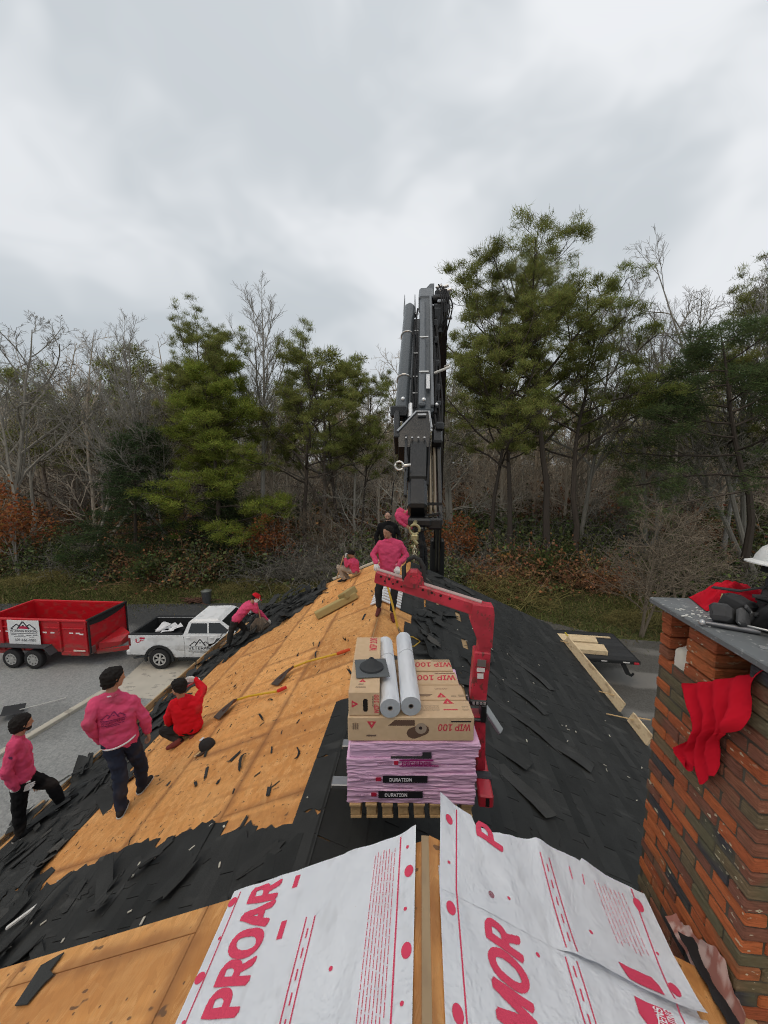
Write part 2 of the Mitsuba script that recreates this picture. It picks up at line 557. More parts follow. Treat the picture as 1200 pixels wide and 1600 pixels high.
def sheathing(P, base, a0, a1, y0, y1, rows0=0.0, shift=0.0, cut=None):
    r, a = 0, a0
    while a < a1 - 0.05:
        w = min(1.216, a1 - a)
        y = y0 - (1.22 if r % 2 else 0.0) - shift
        while y < y1:
            b0, b1 = max(y, y0), min(y + 2.436, y1)
            if b1 - b0 > 0.08:
                rnd = RNG.random(2)
                m = cbox(w, b1 - b0, 0.012, 0.002)
                m.apply_translation((a + w / 2, P.side * (b0 + b1) / 2, -0.0065 + 0.0012 * rnd[0]))
                v = m.vertices
                q = np.stack([(v[:, 0] - a) / 1.216 + 2 * int(RNG.integers(1, 40)), (v[:, 1] * P.side - y) / 2.436], 1)
                put(base + '__sheathing_panel', moved(m, P.M), 'osb', uv=q)
            y += 2.440
        a += 1.220
        r += 1


sheathing(LL, lower, 0.012, aL, 1.53, GABLE - 0.02, shift=0.7)
sheathing(LR, lower, 0.012, 1.24, 4.2, GABLE - 0.02, shift=1.3)
sheathing(UL, upper, 0.022, 5.3, -4.0, 1.665, shift=0.55)
sheathing(UR, upper, 0.022, 1.48, -4.0, 1.70, shift=1.45)
put(upper + '__ridge_board', beam((0.04, -4, 6.155), (0.04, 1.70, 6.155), 0.038, 0.06), 'wood', uv=(0.55, 0.95))


# ---------------------------------------------------------------- shingles
def torn_edge(n, amp, rng):
    return np.cumsum(rng.normal(0, amp, n)) * 0.4 + rng.normal(0, amp, n)


def shingle_poly(L, W, rng, tabs=True, torn=0.0):
    """Outline of one strip: x across the course (0 top, W the lower edge), y along it; the lower edge is cut into tabs."""
    pts = [(0, -L / 2), (0, L / 2)]
    if torn:
        n = 4
        xs = np.linspace(0, W, n + 2)[1:-1]
        pts += [(x, L / 2 + rng.normal(0, torn)) for x in xs]
    pts += [(W, L / 2)]
    if tabs:
        for c in (L / 6, -L / 6):
            pts += [(W, c + 0.005), (W - 0.13, c + 0.004), (W - 0.13, c - 0.004), (W, c - 0.005)]
    pts += [(W, -L / 2)]
    if torn:
        xs = np.linspace(W, 0, n + 2)[1:-1]
        pts += [(x, -L / 2 + rng.normal(0, torn)) for x in xs]
    return pts


from shapely.geometry import Polygon, Point

# courses on the right slope: strips of one metre, each lower edge lying over the next course
right = []
rows = int(aR / 0.145)
rng = np.random.default_rng(21)
BARE = Polygon([(-0.9, 4.7), (-0.45, 5.2), (-0.28, 6.0), (-0.12, 6.7), (-0.25, 7.3), (-0.42, 8.2), (-0.55, 9.4), (-0.45, 10.9), (-0.18, 11.6), (-0.15, 12.6), (-0.9, 12.6)])
for r in range(rows, -1, -1):
    a0 = r * 0.145 - 0.02
    y = 1.53 + (0.5 if r % 2 else 0.0) + rng.uniform(-0.1, 0.1) - 0.9
    while y < GABLE + 0.02:
        L = 0.985
        y0, y1 = max(y, 1.53), min(y + L, GABLE + 0.03)
        y += 1.0
        if y1 - y0 < 0.12:
            continue
        X = LR.rx + (a0 + 0.2) / LR.k
        if BARE.contains(Point(X, (y0 + y1) / 2)) or BARE.contains(Point(X, y0 + 0.1)) or BARE.contains(Point(X, y1 - 0.1)):
            continue
        W = min(0.295, aR + 0.02 - a0)
        if W < 0.05:
            continue
        near_pile = X < 1.1 and 4.0 < y0 < 9.6
        if near_pile and rng.random() < 0.30:
            continue
        right.append((a0, y0, y1, W, r))


def course_strip(a0, y0, y1, W, r):
    m = extrude(shingle_poly(y1 - y0, W, rng, tabs=(y1 - y0 > 0.9 and rng.random() < 0.15)), 0.006)
    v = m.vertices
    v[:, 2] += 0.003 + 0.012 * v[:, 0] / 0.295 + rng.uniform(0, 0.003)
    v[:, 0] += a0
    v[:, 1] += LR.side * (y0 + y1) / 2
    return moved(m, LR.M)


right.sort(key=lambda q: (q[1] - 0) ** 2 + (LR.rx + q[0] / LR.k) ** 2 * 0.6)
rest = []
tones = []
for i, q in enumerate(right):
    m = course_strip(*q)
    tone = np.array([np.clip(rng.normal(0.36, 0.13), 0, 1), rng.random()])
    if i < 150:
        put(lower + '__shingle', m, 'shingle', uv=tone)
    else:
        rest.append(m)
        tones.append(np.tile(tone, (len(m.vertices), 1)))
k = put(lower + '__shingle_field', cat_(rest), 'shingle', uv=np.vstack(tones))
say(k, 'black shingle courses on the far part of the right slope', kind='stuff')

# the band of old shingles still nailed to the near part of the left slope, and the strip beside the ridge
BAND = Polygon([(-5.5, 1.5), (-5.5, 3.0), (-3.85, 3.08), (-3.41, 2.98), (-3.32, 3.11), (-3.14, 3.15), (-2.9, 3.21), (-2.65, 3.07), (-2.33, 3.16), (-1.98, 3.14), (-1.95, 2.96), (-1.69, 2.97), (-1.52, 2.8),
                (-1.41, 2.88), (-1.07, 2.47), (-0.97, 2.57), (-0.95, 2.86), (-0.97, 3.11), (-1.02, 3.5), (-0.99, 4.3), (-0.93, 4.66), (-0.82, 5.0), (-0.7, 5.0), (-0.7, 1.5)])
EAVE = Polygon([(-5.6, 2.9), (-3.95, 3.05), (-4.15, 3.7), (-4.2, 4.3), (-4.35, 5.0), (-4.55, 5.8), (-5.1, 7.3), (-4.95, 8.1), (-4.8, 8.9), (-4.2, 9.4), (-3.7, 10.2), (-3.3, 10.9), (-3.4, 12.5), (-5.6, 12.5)])
BAND = BAND.union(EAVE)
placed = 0
band_rest, band_tones = [], []
for r in range(34, -1, -1):
    a0 = r * 0.140 - 0.02
    X = LL.rx - (a0 + 0.2) / LL.k
    y = 1.53 - rng.uniform(0, 0.8)
    while y < 12.4:
        L = rng.choice([0.98, 0.98, 0.66])
        strip = Polygon([(X - 0.13, max(y, 1.53)), (X + 0.13, max(y, 1.53)), (X + 0.13, max(y + L, 1.54)), (X - 0.13, max(y + L, 1.54))])
        cut = strip.intersection(BAND.buffer(0.04))
        y += L + 0.012
        if cut.is_empty or cut.area < 0.018 or cut.area < 0.50 * 0.26 * (cut.bounds[3] - cut.bounds[1]):
            continue
        y0, y1 = cut.bounds[1], cut.bounds[3]
        if y1 - y0 < 0.12 or (r > 20 and y0 < 3.0 and rng.random() < 0.30):
            continue
        m = extrude(shingle_poly(y1 - y0, 0.29, rng, tabs=y1 - y0 > 0.8, torn=0.03), 0.006)
        v = m.vertices
        lift = max(0.0, rng.normal(0.0, 0.012))
        v[:, 2] += 0.003 + 0.013 * v[:, 0] / 0.29 + lift * np.clip((v[:, 1] * LL.side + (y1 - y0) / 2) / 0.5, 0, 1) ** 2
        v[:, 0] += a0
        v[:, 1] += LL.side * (y0 + y1) / 2
        tone = np.array((np.clip(rng.normal(0.5, 0.16), 0, 1), rng.random()))
        if y0 < 8.6 and placed < 145:
            put(lower + '__shingle', moved(m, LL.M), 'shingle', uv=tone)
            placed += 1
        else:
            band_rest.append(moved(m, LL.M))
            band_tones.append(np.tile(tone, (len(m.vertices), 1)))
k = put(lower + '__shingle_field', cat_(band_rest), 'shingle', uv=np.vstack(band_tones))
say(k, 'old shingles still lying along the far left eave', kind='stuff')

# ---------------------------------------------------------------- eaves
put(house + '__gutter', cat_([tube([(EAVE_L - 0.07, y, 2.83 + 0.012 * math.sin(y)) for y in np.linspace(1.6, 12.5, 14)], 0.055, 6)]), 'wood', uv=(0.3, 0.8))
for (y0, y1, X, z, h, w) in ((1.6, 4.75, -5.63, 2.86, 0.16, 0.035), (4.85, 5.9, -5.60, 2.90, 0.12, 0.03), (6.0, 8.7, -5.62, 2.95, 0.16, 0.03), (8.75, 10.6, -5.62, 2.97, 0.16, 0.03)):
    put(house + '__fascia_board', beam((X, y0, z), (X - 0.02, y1, z + 0.01), w, h, b=0.004), 'wood', uv=RNG.random(2) * (1, 0.65))
for (y0, y1) in ((8.05, 11.25), (7.05, 7.72)):
    k = put(house + '__fascia_board', beam((4.31, y0, 2.88), (4.31, y1, 2.90), 0.05, 0.22, up=(0.5, 0, 1), b=0.005), 'pale_wood', uv=(RNG.random(), 0.7))
    say(k, 'pale yellow eave board on the right edge of the roof')
for (x, y, z, dx, dy) in ((4.0, 8.45, 2.99, 0.33, -0.05), (3.75, 7.55, 3.05, 0.50, -0.05), (4.34, 7.62, 2.96, 0.32, 0.04), (4.05, 11.0, 2.96, 0.25, -0.03)):
    put(house + '__splinter', beam((x, y, z), (x + dx, y + dy, z - 0.06), 0.022, 0.012), 'wood', uv=(RNG.random(), 0.0))

# ---------------------------------------------------------------- the chimney
CX, CY0, CY1 = 1.42, 1.585, 2.325
chimney = thing('chimney', 'weathered brick chimney of orange, brown and mossy grey bricks with a stone cap at right', 'chimney')
rb = np.random.default_rng(5)
MOD, BL, BH, BD, COURSE = 0.2045, 0.1985, 0.0620, 0.095, 0.0680
LENY, LENX = CY1 - CY0, 0.85
TOP = 7.155
nrow = 30


def brick(x, y, z, lx, ly):
    rough = rb.normal(0, 0.0022, 3)
    m = cbox(lx - 0.002 + rough[0], ly - 0.002 + rough[1], BH + 0.5 * rough[2], 0.005 + rb.uniform(0, 0.003))
    m.vertices += rb.normal(0, 0.0011, m.vertices.shape)
    m = moved(m, rotz(rb.normal(0, 0.006), (x + rb.normal(0, 0.0016), y + rb.normal(0, 0.0016), z + rb.normal(0, 0.0010))))
    put(chimney + '__brick', m, 'brick', uv=(rb.random() if y < 2.0 or rb.random() < 0.5 else rb.random() * 0.35, rb.random()))


PIERS = ((2.235, 2.325), (1.90, 2.10), (1.585, 1.715))
for r in range(nrow):
    z = TOP - 0.034 - r * COURSE
    if r < 4:
        for (y0, y1) in PIERS:
            brick(CX + BL / 2, (y0 + y1) / 2, z, BL, y1 - y0)
        for (x0, x1) in ((1.78, 1.98), (2.18, 2.27)):
            brick((x0 + x1) / 2, CY0 + BD / 2, z, x1 - x0, BD)
            brick((x0 + x1) / 2, CY1 - BD / 2, z, x1 - x0, BD)
        continue
    odd = r % 2
    y = CY0 + (0.1015 if odd else 0.0)
    while y < CY1 - 0.03:          # left face
        l = min(BL, CY1 - y)
        brick(CX + BD / 2, y + l / 2, z, BD, l)
        y += MOD
    x = CX + (0.0 if odd else 0.1015)
    while x < CX + LENX - 0.03:    # near face
        l = min(BL, CX + LENX - x)
        brick(x + l / 2, CY0 + BD / 2, z, l, BD)
        x += MOD
core_h = TOP - 4 * COURSE - 4.2
put(chimney + '__mortar', cbox(LENX - 0.016, LENY - 0.016, core_h, c=(CX + LENX / 2, (CY0 + CY1) / 2, 4.2 + core_h / 2 - 0.004)), 'mortar')
flue = cat_([cbox(0.50, 0.40, 0.27, c=(CX + 0.44, 1.95, TOP - 0.136))])
put(chimney + '__flue', flue, 'matt', (0.016, 0.015, 0.015))
wash = trimesh.creation.icosphere(subdivisions=3, radius=1.0)
wash.vertices *= (0.095, 0.10, 0.13)
wash.vertices += 0.055 * (meshkit.fbm(wash.vertices * 14, 3, 4)[:, None] - 0.5) * wash.vertices / 0.1
wash.apply_translation((CX + 0.105, 2.168, TOP - 4 * COURSE + 0.0))
say(put(chimney + '__mortar_wash', wash, 'matt', (0.60, 0.56, 0.48), smooth=True), 'pale lump of mortar in the left opening')
wash = wash.copy()
cap = cbox(1.02, 0.90, 0.034, 0.006, c=(1.375 + 0.51, 1.93, TOP + 0.0395))
say(put(chimney + '__cap_slab', cap, 'slate'), 'grey stone slab with pale chips and droppings')
# torn flashing where the near roof meets the chimney
fl = grid(lambda a, b: np.stack([CX - 0.012 - 0.05 * (1 - b) ** 2 - 0.012 * meshkit.noise(np.stack([a * 9, b * 5, a * 0], -1)) + 0 * a, 1.50 + 0.45 * a,
                                 5.56 + b * (0.025 + 0.13 * np.exp(-((a - 0.30) / 0.33) ** 2) + 0.05 * meshkit.noise(np.stack([a * 14, a * 0, a * 0 + 2], -1)) * (a < 0.9))]), 36, 6)
fcol = np.where((meshkit.fbm(fl.vertices * 21, 3, 2) > 0.52)[:, None], [[0.56, 0.40, 0.36]], [[0.36, 0.16, 0.13]])
say(put(chimney + '__flashing', fl, 'matt', fcol, smooth=True), 'torn pinkish white flashing at the foot')
fl2 = grid(lambda a, b: np.stack([1.325 + 0.075 * b + 0 * a, 1.40 + 0.42 * a, 5.625 - 0.03 * b + 0.03 * meshkit.noise(np.stack([a * 12, b * 4, a * 0 + 8], -1))]), 24, 3)
put(chimney + '__flashing', fl2, 'matt', (0.025, 0.024, 0.025), smooth=True)

# ---------------------------------------------------------------- printed underlayment on the near roof
PINK = (0.62, 0.060, 0.118)


def sheet_z(X, Y, P, right):
    """Height of the sheet above the sheathing: folds that follow the slope, an edge that lifts."""
    q = np.stack([X * 4.5, Y * 2.0, X * 0 + (5 if right else 2)], -1)
    h = 0.004 + 0.030 * np.abs(meshkit.fbm(q, 3, 8) - 0.45)
    h = h + 0.004 * meshkit.noise(np.stack([X * 26, Y * 9, X * 0], -1))
    if right:
        edge = np.clip((Y - 1.66) / 0.24, 0, 1)
        h = h + edge * (0.018 + 0.05 * np.clip((0.32 - X) / 0.2, 0, 1) ** 2) + 0.018 * np.exp(-((X - 0.66) / 0.05) ** 2) * (0.4 + edge)
        side = np.clip((X - 0.95) / 0.25, 0, 1)
        h = h + 0.035 * side ** 2
        h = h + 0.030 * np.exp(-np.clip(Y - (1.475 - 0.03 * X), 0, 9) / 0.05) * np.clip((X - 0.60) / 0.15, 0, 1) * (Y > 1.475 - 0.03 * X)
    else:
        h = h + 0.05 * np.clip((Y - 1.55) / 0.2, 0, 1) ** 2 * np.clip((X + 0.12) / 0.1, 0, 1) ** 2
    return h


def on_sheet(P, right, lift=0.0018):
    def f(v):
        X, Y = v[:, 0], v[:, 1]
        return np.stack([X, Y, P.z(X) + (sheet_z(X, Y, P, right) + lift) * P.k], 1)
    return f


def drape(m, P, right, step=0.03, lift=0.0022):
    """A flat print (its xy are world X, Y) cut fine and laid on the sheet."""
    m = tm(m)
    v, f = trimesh.remesh.subdivide_to_size(m.vertices, m.faces, step, max_iter=8)
    return trimesh.Trimesh(on_sheet(P, right, lift)(v), f, process=False)


def flat_text(text, x0, y0, h, length, slant=0.18, bold=True):
    """Letters read along +Y, their feet at X = x0 and their tops at smaller X."""
    m = meshkit.text_mesh(text, h, 0.0004, bold)
    v = m.vertices
    w = v[:, 0].max()
    u = v[:, 0] * length / w + slant * v[:, 1]
    m.vertices = np.stack([x0 - v[:, 1], y0 + u, 0 * u], 1)
    top = m.triangles_center[:, 2] > -1
    m.merge_vertices()
    m.update_faces(m.nondegenerate_faces())
    return m


def strip(x0, y0, x1, y1, w):
    d = norm([x1 - x0, y1 - y0])
    n = np.array([-d[1], d[0]]) * w / 2
    p = [np.array([x0, y0]) - n, np.array([x1, y1]) - n, np.array([x1, y1]) + n, np.array([x0, y0]) + n]
    return trimesh.Trimesh(np.c_[np.array(p), np.zeros(4)], [[0, 1, 2], [0, 2, 3]], process=False)


def dot(x, y, r, ry=None):
    a = np.arange(16) * np.pi / 8
    v = np.c_[x + r * np.cos(a), y + (ry or r) * np.sin(a), 0 * a]
    return trimesh.Trimesh(np.vstack([v, [[x, y, 0]]]), [[i, (i + 1) % 16, 16] for i in range(16)], process=False)


def small_print(x0, x1, y0, y1, n, rng, dash=0.03):
    ms = []
    for x in np.linspace(x0, x1, n):
        y = y0 + rng.uniform(0, 0.03)
        while y < y1 - 0.02:
            L = rng.uniform(0.4, 1.6) * dash
            ms.append(strip(x, y, x, min(y + L, y1), 0.0026))
            y += L + 0.006
    return ms


def heavy(m, P, right):
    """Heavier strokes: the print laid three times, each a hair higher and a little aside."""
    return [drape(moved(m, rotz(0, (dx, dy, 0))), P, right, lift=0.0022 + 0.0007 * i) for i, (dx, dy) in enumerate(((0, 0), (0.004, 0.0055), (-0.004, -0.0055)))]


rp = np.random.default_rng(3)
left_sheet = thing('roofing_underlayment', 'white underlayment sheet printed in red, on the near roof left of the ridge gap', 'underlayment')
EDGE_L = lambda X: 1.715 + 0.03 * X * 1.0


def left_fn(a, b):
    X = -0.005 - 0.955 * b - 0.012 * (1 - a)
    Y = -0.5 + (EDGE_L(X) + 0.5 + 0.012 * meshkit.noise(np.stack([X * 9, X * 0, X * 0], -1))) * a
    return np.stack([X, Y, UL.z(X) + sheet_z(X, Y, UL, False) * UL.k])


put(left_sheet + '__membrane', grid(left_fn, 90, 44), 'membrane', smooth=True)
ms = [strip(-0.08, -0.4, -0.08, 1.70, 0.0058), strip(-0.915, -0.4, -0.915, 1.675, 0.0058), strip(-0.492, -0.4, -0.492, 1.46, 0.0052), strip(-0.452, -0.4, -0.452, 1.46, 0.0052)]
ms += [strip(-0.472, y, -0.472, y + 0.035, 0.006) for y in np.arange(-0.3, 1.40, 0.07)]
ms += [dot(-0.035, y, 0.020, 0.026) for y in (1.53, 1.245, 0.96)] + [dot(-0.94, y, 0.022) for y in (1.635, 1.34, 1.05)]
ms += [dot(-0.045, y, 0.007) for y in (1.64, 1.385, 1.10)] + [dot(-0.925, y, 0.007) for y in (1.48, 1.2)] + [dot(-0.33, 1.25, 0.008)]
ms += small_print(-0.20, -0.105, 1.05, 1.66, 8, rp)
ms.append(strip(-0.60, 1.40, -0.60, 1.47, 0.026))
ms.append(strip(-0.60, 1.61, -0.60, 1.67, 0.026))
say(put(left_sheet + '__red_print', cat_([drape(cat_(ms), UL, False)]), 'matt', PINK), 'red border lines, dots and small print')
txt = flat_text('PROARM', -0.690, 1.165, 0.150, 0.625, 0.16)
txt = trimesh.intersections.slice_mesh_plane(txt, [0, -1, 0], [0, 1.668, 0])
txt2 = flat_text('PROARMOR', -0.690, 0.10, 0.150, 0.85, 0.16)
say(put(left_sheet + '__red_lettering', cat_([q for t_ in (txt, txt2) for q in heavy(t_, UL, False)]), 'matt', PINK), 'large red capital letters cut off at the sheet edge')

right_sheet = thing('roofing_underlayment', 'white underlayment sheet with a dark slit, between the ridge gap and the chimney', 'underlayment')
SLIT = lambda X: 1.475 - 0.03 * X


def right_fn(part):
    def fn(a, b):
        X = 0.10 + 1.10 * b + 0.05 * np.clip((a if part else 0) * (b < 0.4) * (0.4 - b) * 1.2, 0, 1)
        end = 1.90 - 0.05 * np.sin(X * 6.0) * (X > 0.3) + 0.03 * (X > 0.9) + 0.008 * meshkit.noise(np.stack([X * 30, X * 0, X * 0], -1))
        if part:
            y0 = SLIT(X) + 0.001
            Y = y0 + (end - y0) * a
            Xr = X
        else:
            y0 = SLIT(X) + 0.10
            Y = -0.5 + (y0 + 0.5) * a
            Xr = X - 0.03 * (1 - a) * b
        h = sheet_z(Xr, Y, UR, True)
        if not part:
            h = np.where(Y > SLIT(Xr), 0.003, h)
        return np.stack([Xr, Y, UR.z(Xr) + h * UR.k])
    return fn


put(right_sheet + '__membrane', cat_([grid(right_fn(1), 34, 56), grid(right_fn(0), 80, 50)]), 'membrane', smooth=True)
ms = [strip(0.170, -0.4, 0.175, 1.5, 0.0058), strip(0.175, 1.5, 0.21, 1.88, 0.0058), strip(1.085, -0.4, 1.09, 1.5, 0.0058), strip(1.09, 1.5, 1.135, 1.90, 0.0058)]
for x in (0.625, 0.672):
    ms += [strip(x, -0.4, x, 1.44, 0.0052), strip(x + 0.015, 1.47, x + 0.02, 1.86, 0.0052)]
ms += [strip(0.648, y, 0.648, y + 0.035, 0.006) for y in np.arange(-0.3, 1.42, 0.07)] + [strip(0.666, y, 0.667, y + 0.035, 0.006) for y in np.arange(1.50, 1.82, 0.07)]
ms += [dot(0.145, y, 0.020, 0.026) for y in (1.41, 1.10, 0.80)] + [dot(0.165, 1.80, 0.018, 0.022), dot(1.135, 1.83, 0.022, 0.030), dot(1.115, 1.51, 0.022, 0.026), dot(1.11, 1.2, 0.022)]
ms += [dot(0.15, 1.60, 0.007), dot(0.42, 1.57, 0.007), dot(0.50, 1.40, 0.008), dot(0.80, 1.60, 0.008), dot(1.12, 1.64, 0.006)]
ms += small_print(0.93, 1.07, 1.60, 1.88, 8, rp)
ms += [strip(0.86, 1.82, 0.87, 1.87, 0.005), strip(0.80, 1.82, 0.805, 1.88, 0.005)]
ring = [dot(0.335, 1.545, 0.011)]
say(put(right_sheet + '__red_print', drape(cat_(ms), UR, True), 'matt', PINK), 'red border lines, dots and small print')
t1 = flat_text('PROARMOR', 0.425, 0.64, 0.135, 0.785, 0.18)
t3 = trimesh.intersections.slice_mesh_plane(flat_text('P', 0.435, 1.775, 0.12, 0.10, 0.18), [0, -1, 0], [0, 1.885, 0])
say(put(right_sheet + '__red_lettering', cat_([q for t_ in (t1, t3) for q in heavy(t_, UR, True)]), 'matt', PINK), 'large red capital letters')
k = drape(flat_text('\u00ae', 0.355, 1.53, 0.03, 0.03, 0), UR, True)
put(right_sheet + '__registered_mark', k, 'matt', (0.3, 0.12, 0.15))
# the red maker's block, with two lines of white letters
lg = trimesh.Trimesh([(0.885, 1.525, 0), (1.025, 1.525, 0), (1.045, 1.50, 0), (1.045, 1.462, 0), (0.90, 1.462, 0)], [[0, 2, 1], [0, 3, 2], [0, 4, 3]], process=False)
lg2 = trimesh.Trimesh([(0.90, 1.425, 0), (1.045, 1.425, 0), (1.055, 1.33, 0), (0.93, 1.33, 0), (0.89, 1.37, 0)], [[0, 1, 2], [0, 2, 3], [0, 3, 4]], process=False)
say(put(right_sheet + '__red_block', cat_([drape(lg, UR, True, lift=0.003), drape(lg2, UR, True, lift=0.003)]), 'matt', PINK), 'red block with white lettering')
w1 = flat_text('OWENS', 1.005, 1.335, 0.036, 0.085, 0)
w2 = flat_text('CORNING', 1.050, 1.335, 0.036, 0.09, 0)
arc = [strip(0.945 + 0.05 * math.sin(t), 1.33 + 0.09 * t, 0.945 + 0.05 * math.sin(t + 0.25), 1.33 + 0.09 * (t + 0.25), 0.005) for t in np.arange(0, 1.0, 0.25)]
put(right_sheet + '__white_lettering', cat_([drape(cat_([w1, w2] + arc), UR, True, lift=0.005)]), 'matt', (0.75, 0.76, 0.78))
# ---------------------------------------------------------------- trees
TAPER = [0.62]      # how much shorter a tree's top limbs are than its lowest ones


class Wood:
    """Collects branches as thin tubes with a colour per vertex."""

    def __init__(self):
        self.v, self.f, self.c, self.n = [], [], [], 0

    def limb(self, p, r, sides, col):
        t = np.gradient(p, axis=0)
        t /= np.linalg.norm(t, axis=1, keepdims=True) + 1e-12
        a = np.cross(t, np.where(np.abs(t[:, 2:]) < 0.9, [0, 0, 1.0], [1.0, 0, 0]))
        a /= np.linalg.norm(a, axis=1, keepdims=True) + 1e-12
        b = np.cross(t, a)
        an = np.arange(sides) * 2 * np.pi / sides
        v = (p[:, None] + r[:, None, None] * (np.cos(an)[None, :, None] * a[:, None] + np.sin(an)[None, :, None] * b[:, None])).reshape(-1, 3)
        i, j = np.meshgrid(np.arange(len(p) - 1), np.arange(sides), indexing='ij')
        q = np.stack([i * sides + j, i * sides + (j + 1) % sides, (i + 1) * sides + (j + 1) % sides, (i + 1) * sides + j], -1).reshape(-1, 4)
        self.v.append(v)
        self.f.append(np.vstack([q[:, [0, 1, 2]], q[:, [0, 2, 3]]]) + self.n)
        self.c.append(np.tile(col, (len(v), 1)))
        self.n += len(v)

    def tris(self, a, b, c, col):
        n = len(a)
        self.v.append(np.stack([a, b, c], 1).reshape(-1, 3))
        self.f.append(np.arange(3 * n).reshape(-1, 3) + self.n)
        self.c.append(np.repeat(col, 3, 0))
        self.n += 3 * n

    def ply(self, mat='leafy'):
        return shape((np.vstack(self.v), np.vstack(self.f)), mat, np.clip(np.vstack(self.c), 0, 1))

    def count(self):
        return sum(map(len, self.f))


def path(rng, p, d, L, n, wob, up):
    out = [np.asarray(p, float)]
    d = norm(d)
    for _ in range(n):
        d = norm(d + rng.normal(0, wob, 3) + np.array([0, 0, up]))
        out.append(out[-1] + d * L / n)
    return np.array(out), d


def ramify(rng, wood, twigs, p, r, level, levels, col, tips):
    """Children along the limb p (radii r) by the table levels[level]."""
    if level >= len(levels):
        tips.append((p[-1], norm(p[-1] - p[-2])))
        return
    n, lo, hi, ang, ratio, seg, wob, up, sides, rr = levels[level]
    seglen = np.linalg.norm(np.diff(p, axis=0), axis=1)
    cum = np.concatenate([[0], np.cumsum(seglen)])
    L0 = cum[-1]
    turn = rng.uniform(0, 6.28)
    for k in range(n):
        t = lo + (hi - lo) * (k + rng.uniform(0.1, 0.9)) / n
        s = t * L0
        i = min(np.searchsorted(cum, s) - 1, len(p) - 2)
        i = max(i, 0)
        u = (s - cum[i]) / max(seglen[i], 1e-9)
        o = p[i] * (1 - u) + p[i + 1] * u
        d0 = norm(p[i + 1] - p[i])
        turn += 2.4 + rng.normal(0, 0.5)
        side = np.cross(d0, [0.3, 0.2, 1.0])
        side = norm(side)
        side = side * math.cos(turn) + np.cross(d0, side) * math.sin(turn)
        a = math.radians(rng.uniform(*ang))
        d = d0 * math.cos(a) + side * math.sin(a)
        taper = 1.0 - TAPER[0] * max(0.0, (t - lo) / (hi - lo + 1e-9)) if level == 0 else 1 - 0.4 * t
        L = L0 * rng.uniform(*ratio) * taper
        q, _ = path(rng, o, d, L, seg, wob, up)
        r1 = min((r[i] * (1 - u) + r[i + 1] * u) * 0.75, rr)
        rad = np.linspace(r1, max(r1 * 0.45, 0.008), len(q))
        w = wood if level < 1 else twigs
        w.limb(q, rad, sides, col * rng.uniform(0.8, 1.2))
        ramify(rng, wood, twigs, q, rad, level + 1, levels, col, tips)
        if level == len(levels) - 2 and len(levels) > 2:
            pass


def needles(rng, crown, tips, n, L, w, col, up=0.5, flat=1.0, dens=1.0, jit=0.2):
    for (p, d) in tips:
        if rng.random() > dens:
            continue
        m = int(n * rng.uniform(0.6, 1.3))
        o = p + rng.normal(0, jit, (m, 3)) * (1, 1, 0.6)
        q = rng.normal(0, 1, (m, 3)) * (1, 1, flat) + 0.7 * d + np.array([0, 0, up])
        q /= np.linalg.norm(q, axis=1, keepdims=True)
        s = np.cross(q, rng.normal(0, 1, (m, 3)))
        s /= np.linalg.norm(s, axis=1, keepdims=True) + 1e-9
        ln = L * rng.uniform(0.6, 1.25, (m, 1))
        tone = rng.uniform(0.75, 1.3)
        c = col[None] * tone * rng.uniform(0.7, 1.35, (m, 1)) * (1 + rng.normal(0, 0.07, (m, 3)))
        crown.tris(o - s * w / 2, o + s * w / 2, o + q * ln, c)


def leaves(rng, crown, tips, n, size, col, jit, dens=1.0):
    for (p, d) in tips:
        if rng.random() > dens:
            continue
        m = int(n * rng.uniform(0.5, 1.4))
        o = p + rng.normal(0, jit, (m, 3))
        x = rng.normal(0, 1, (m, 3))
        x /= np.linalg.norm(x, axis=1, keepdims=True)
        y = np.cross(x, rng.normal(0, 1, (m, 3)))
        y /= np.linalg.norm(y, axis=1, keepdims=True) + 1e-9
        s = size * rng.uniform(0.6, 1.4, (m, 1))
        c = col[None] * rng.uniform(0.55, 1.5, (m, 1)) * (1 + rng.normal(0, 0.10, (m, 3)))
        crown.tris(o - x * s * 0.5, o + y * s * 0.45, o + x * s * 0.6, c)
        crown.tris(o - x * s * 0.5, o + x * s * 0.6, o - y * s * 0.40, c)


def trunk(rng, wood, H, r0, lean, n, wob, col, o=(0, 0, 0), d=(0, 0, 1), top=0.12):
    p, _ = path(rng, o, np.array(d, float) + np.array([lean, 0, 0]), H, n, wob, 0.05)
    r = r0 * (1 - (1 - top) * np.linspace(0, 1, len(p)) ** 0.85)
    r[0] *= 1.35
    wood.limb(p, r, 7, col)
    return p, r


BARK = np.array([0.262, 0.243, 0.208])
PALE = np.array([0.330, 0.310, 0.280])
DARK = np.array([0.090, 0.074, 0.062])
PROTO = {}


def proto(name, parts):
    """parts: {'trunk': Wood, ...}; a shapegroup whose entries are the parts."""
    scene[name] = {'type': 'shapegroup', **{k: w.ply('needle' if k == 'foliage' else 'leafy') for k, w in parts.items()}}
    PROTO[name] = parts


def bare_proto(name, seed, H, r0, col, stems, L0, lean=0.0, wob=0.05):
    rng = np.random.default_rng(seed)
    w, t, tips = Wood(), Wood(), []
    for s in range(stems):
        d = np.array([rng.normal(0, 0.22), rng.normal(0, 0.22), 1.0]) if stems > 1 else np.array([0, 0, 1.0])
        p, r = trunk(rng, w, H * rng.uniform(0.85, 1.0), r0, lean, 9, wob, col, d=d)
        ramify(rng, w, t, p, r, 0, L0, col, tips)
    proto(name, {'trunk': w, 'crown': t})
    return tips


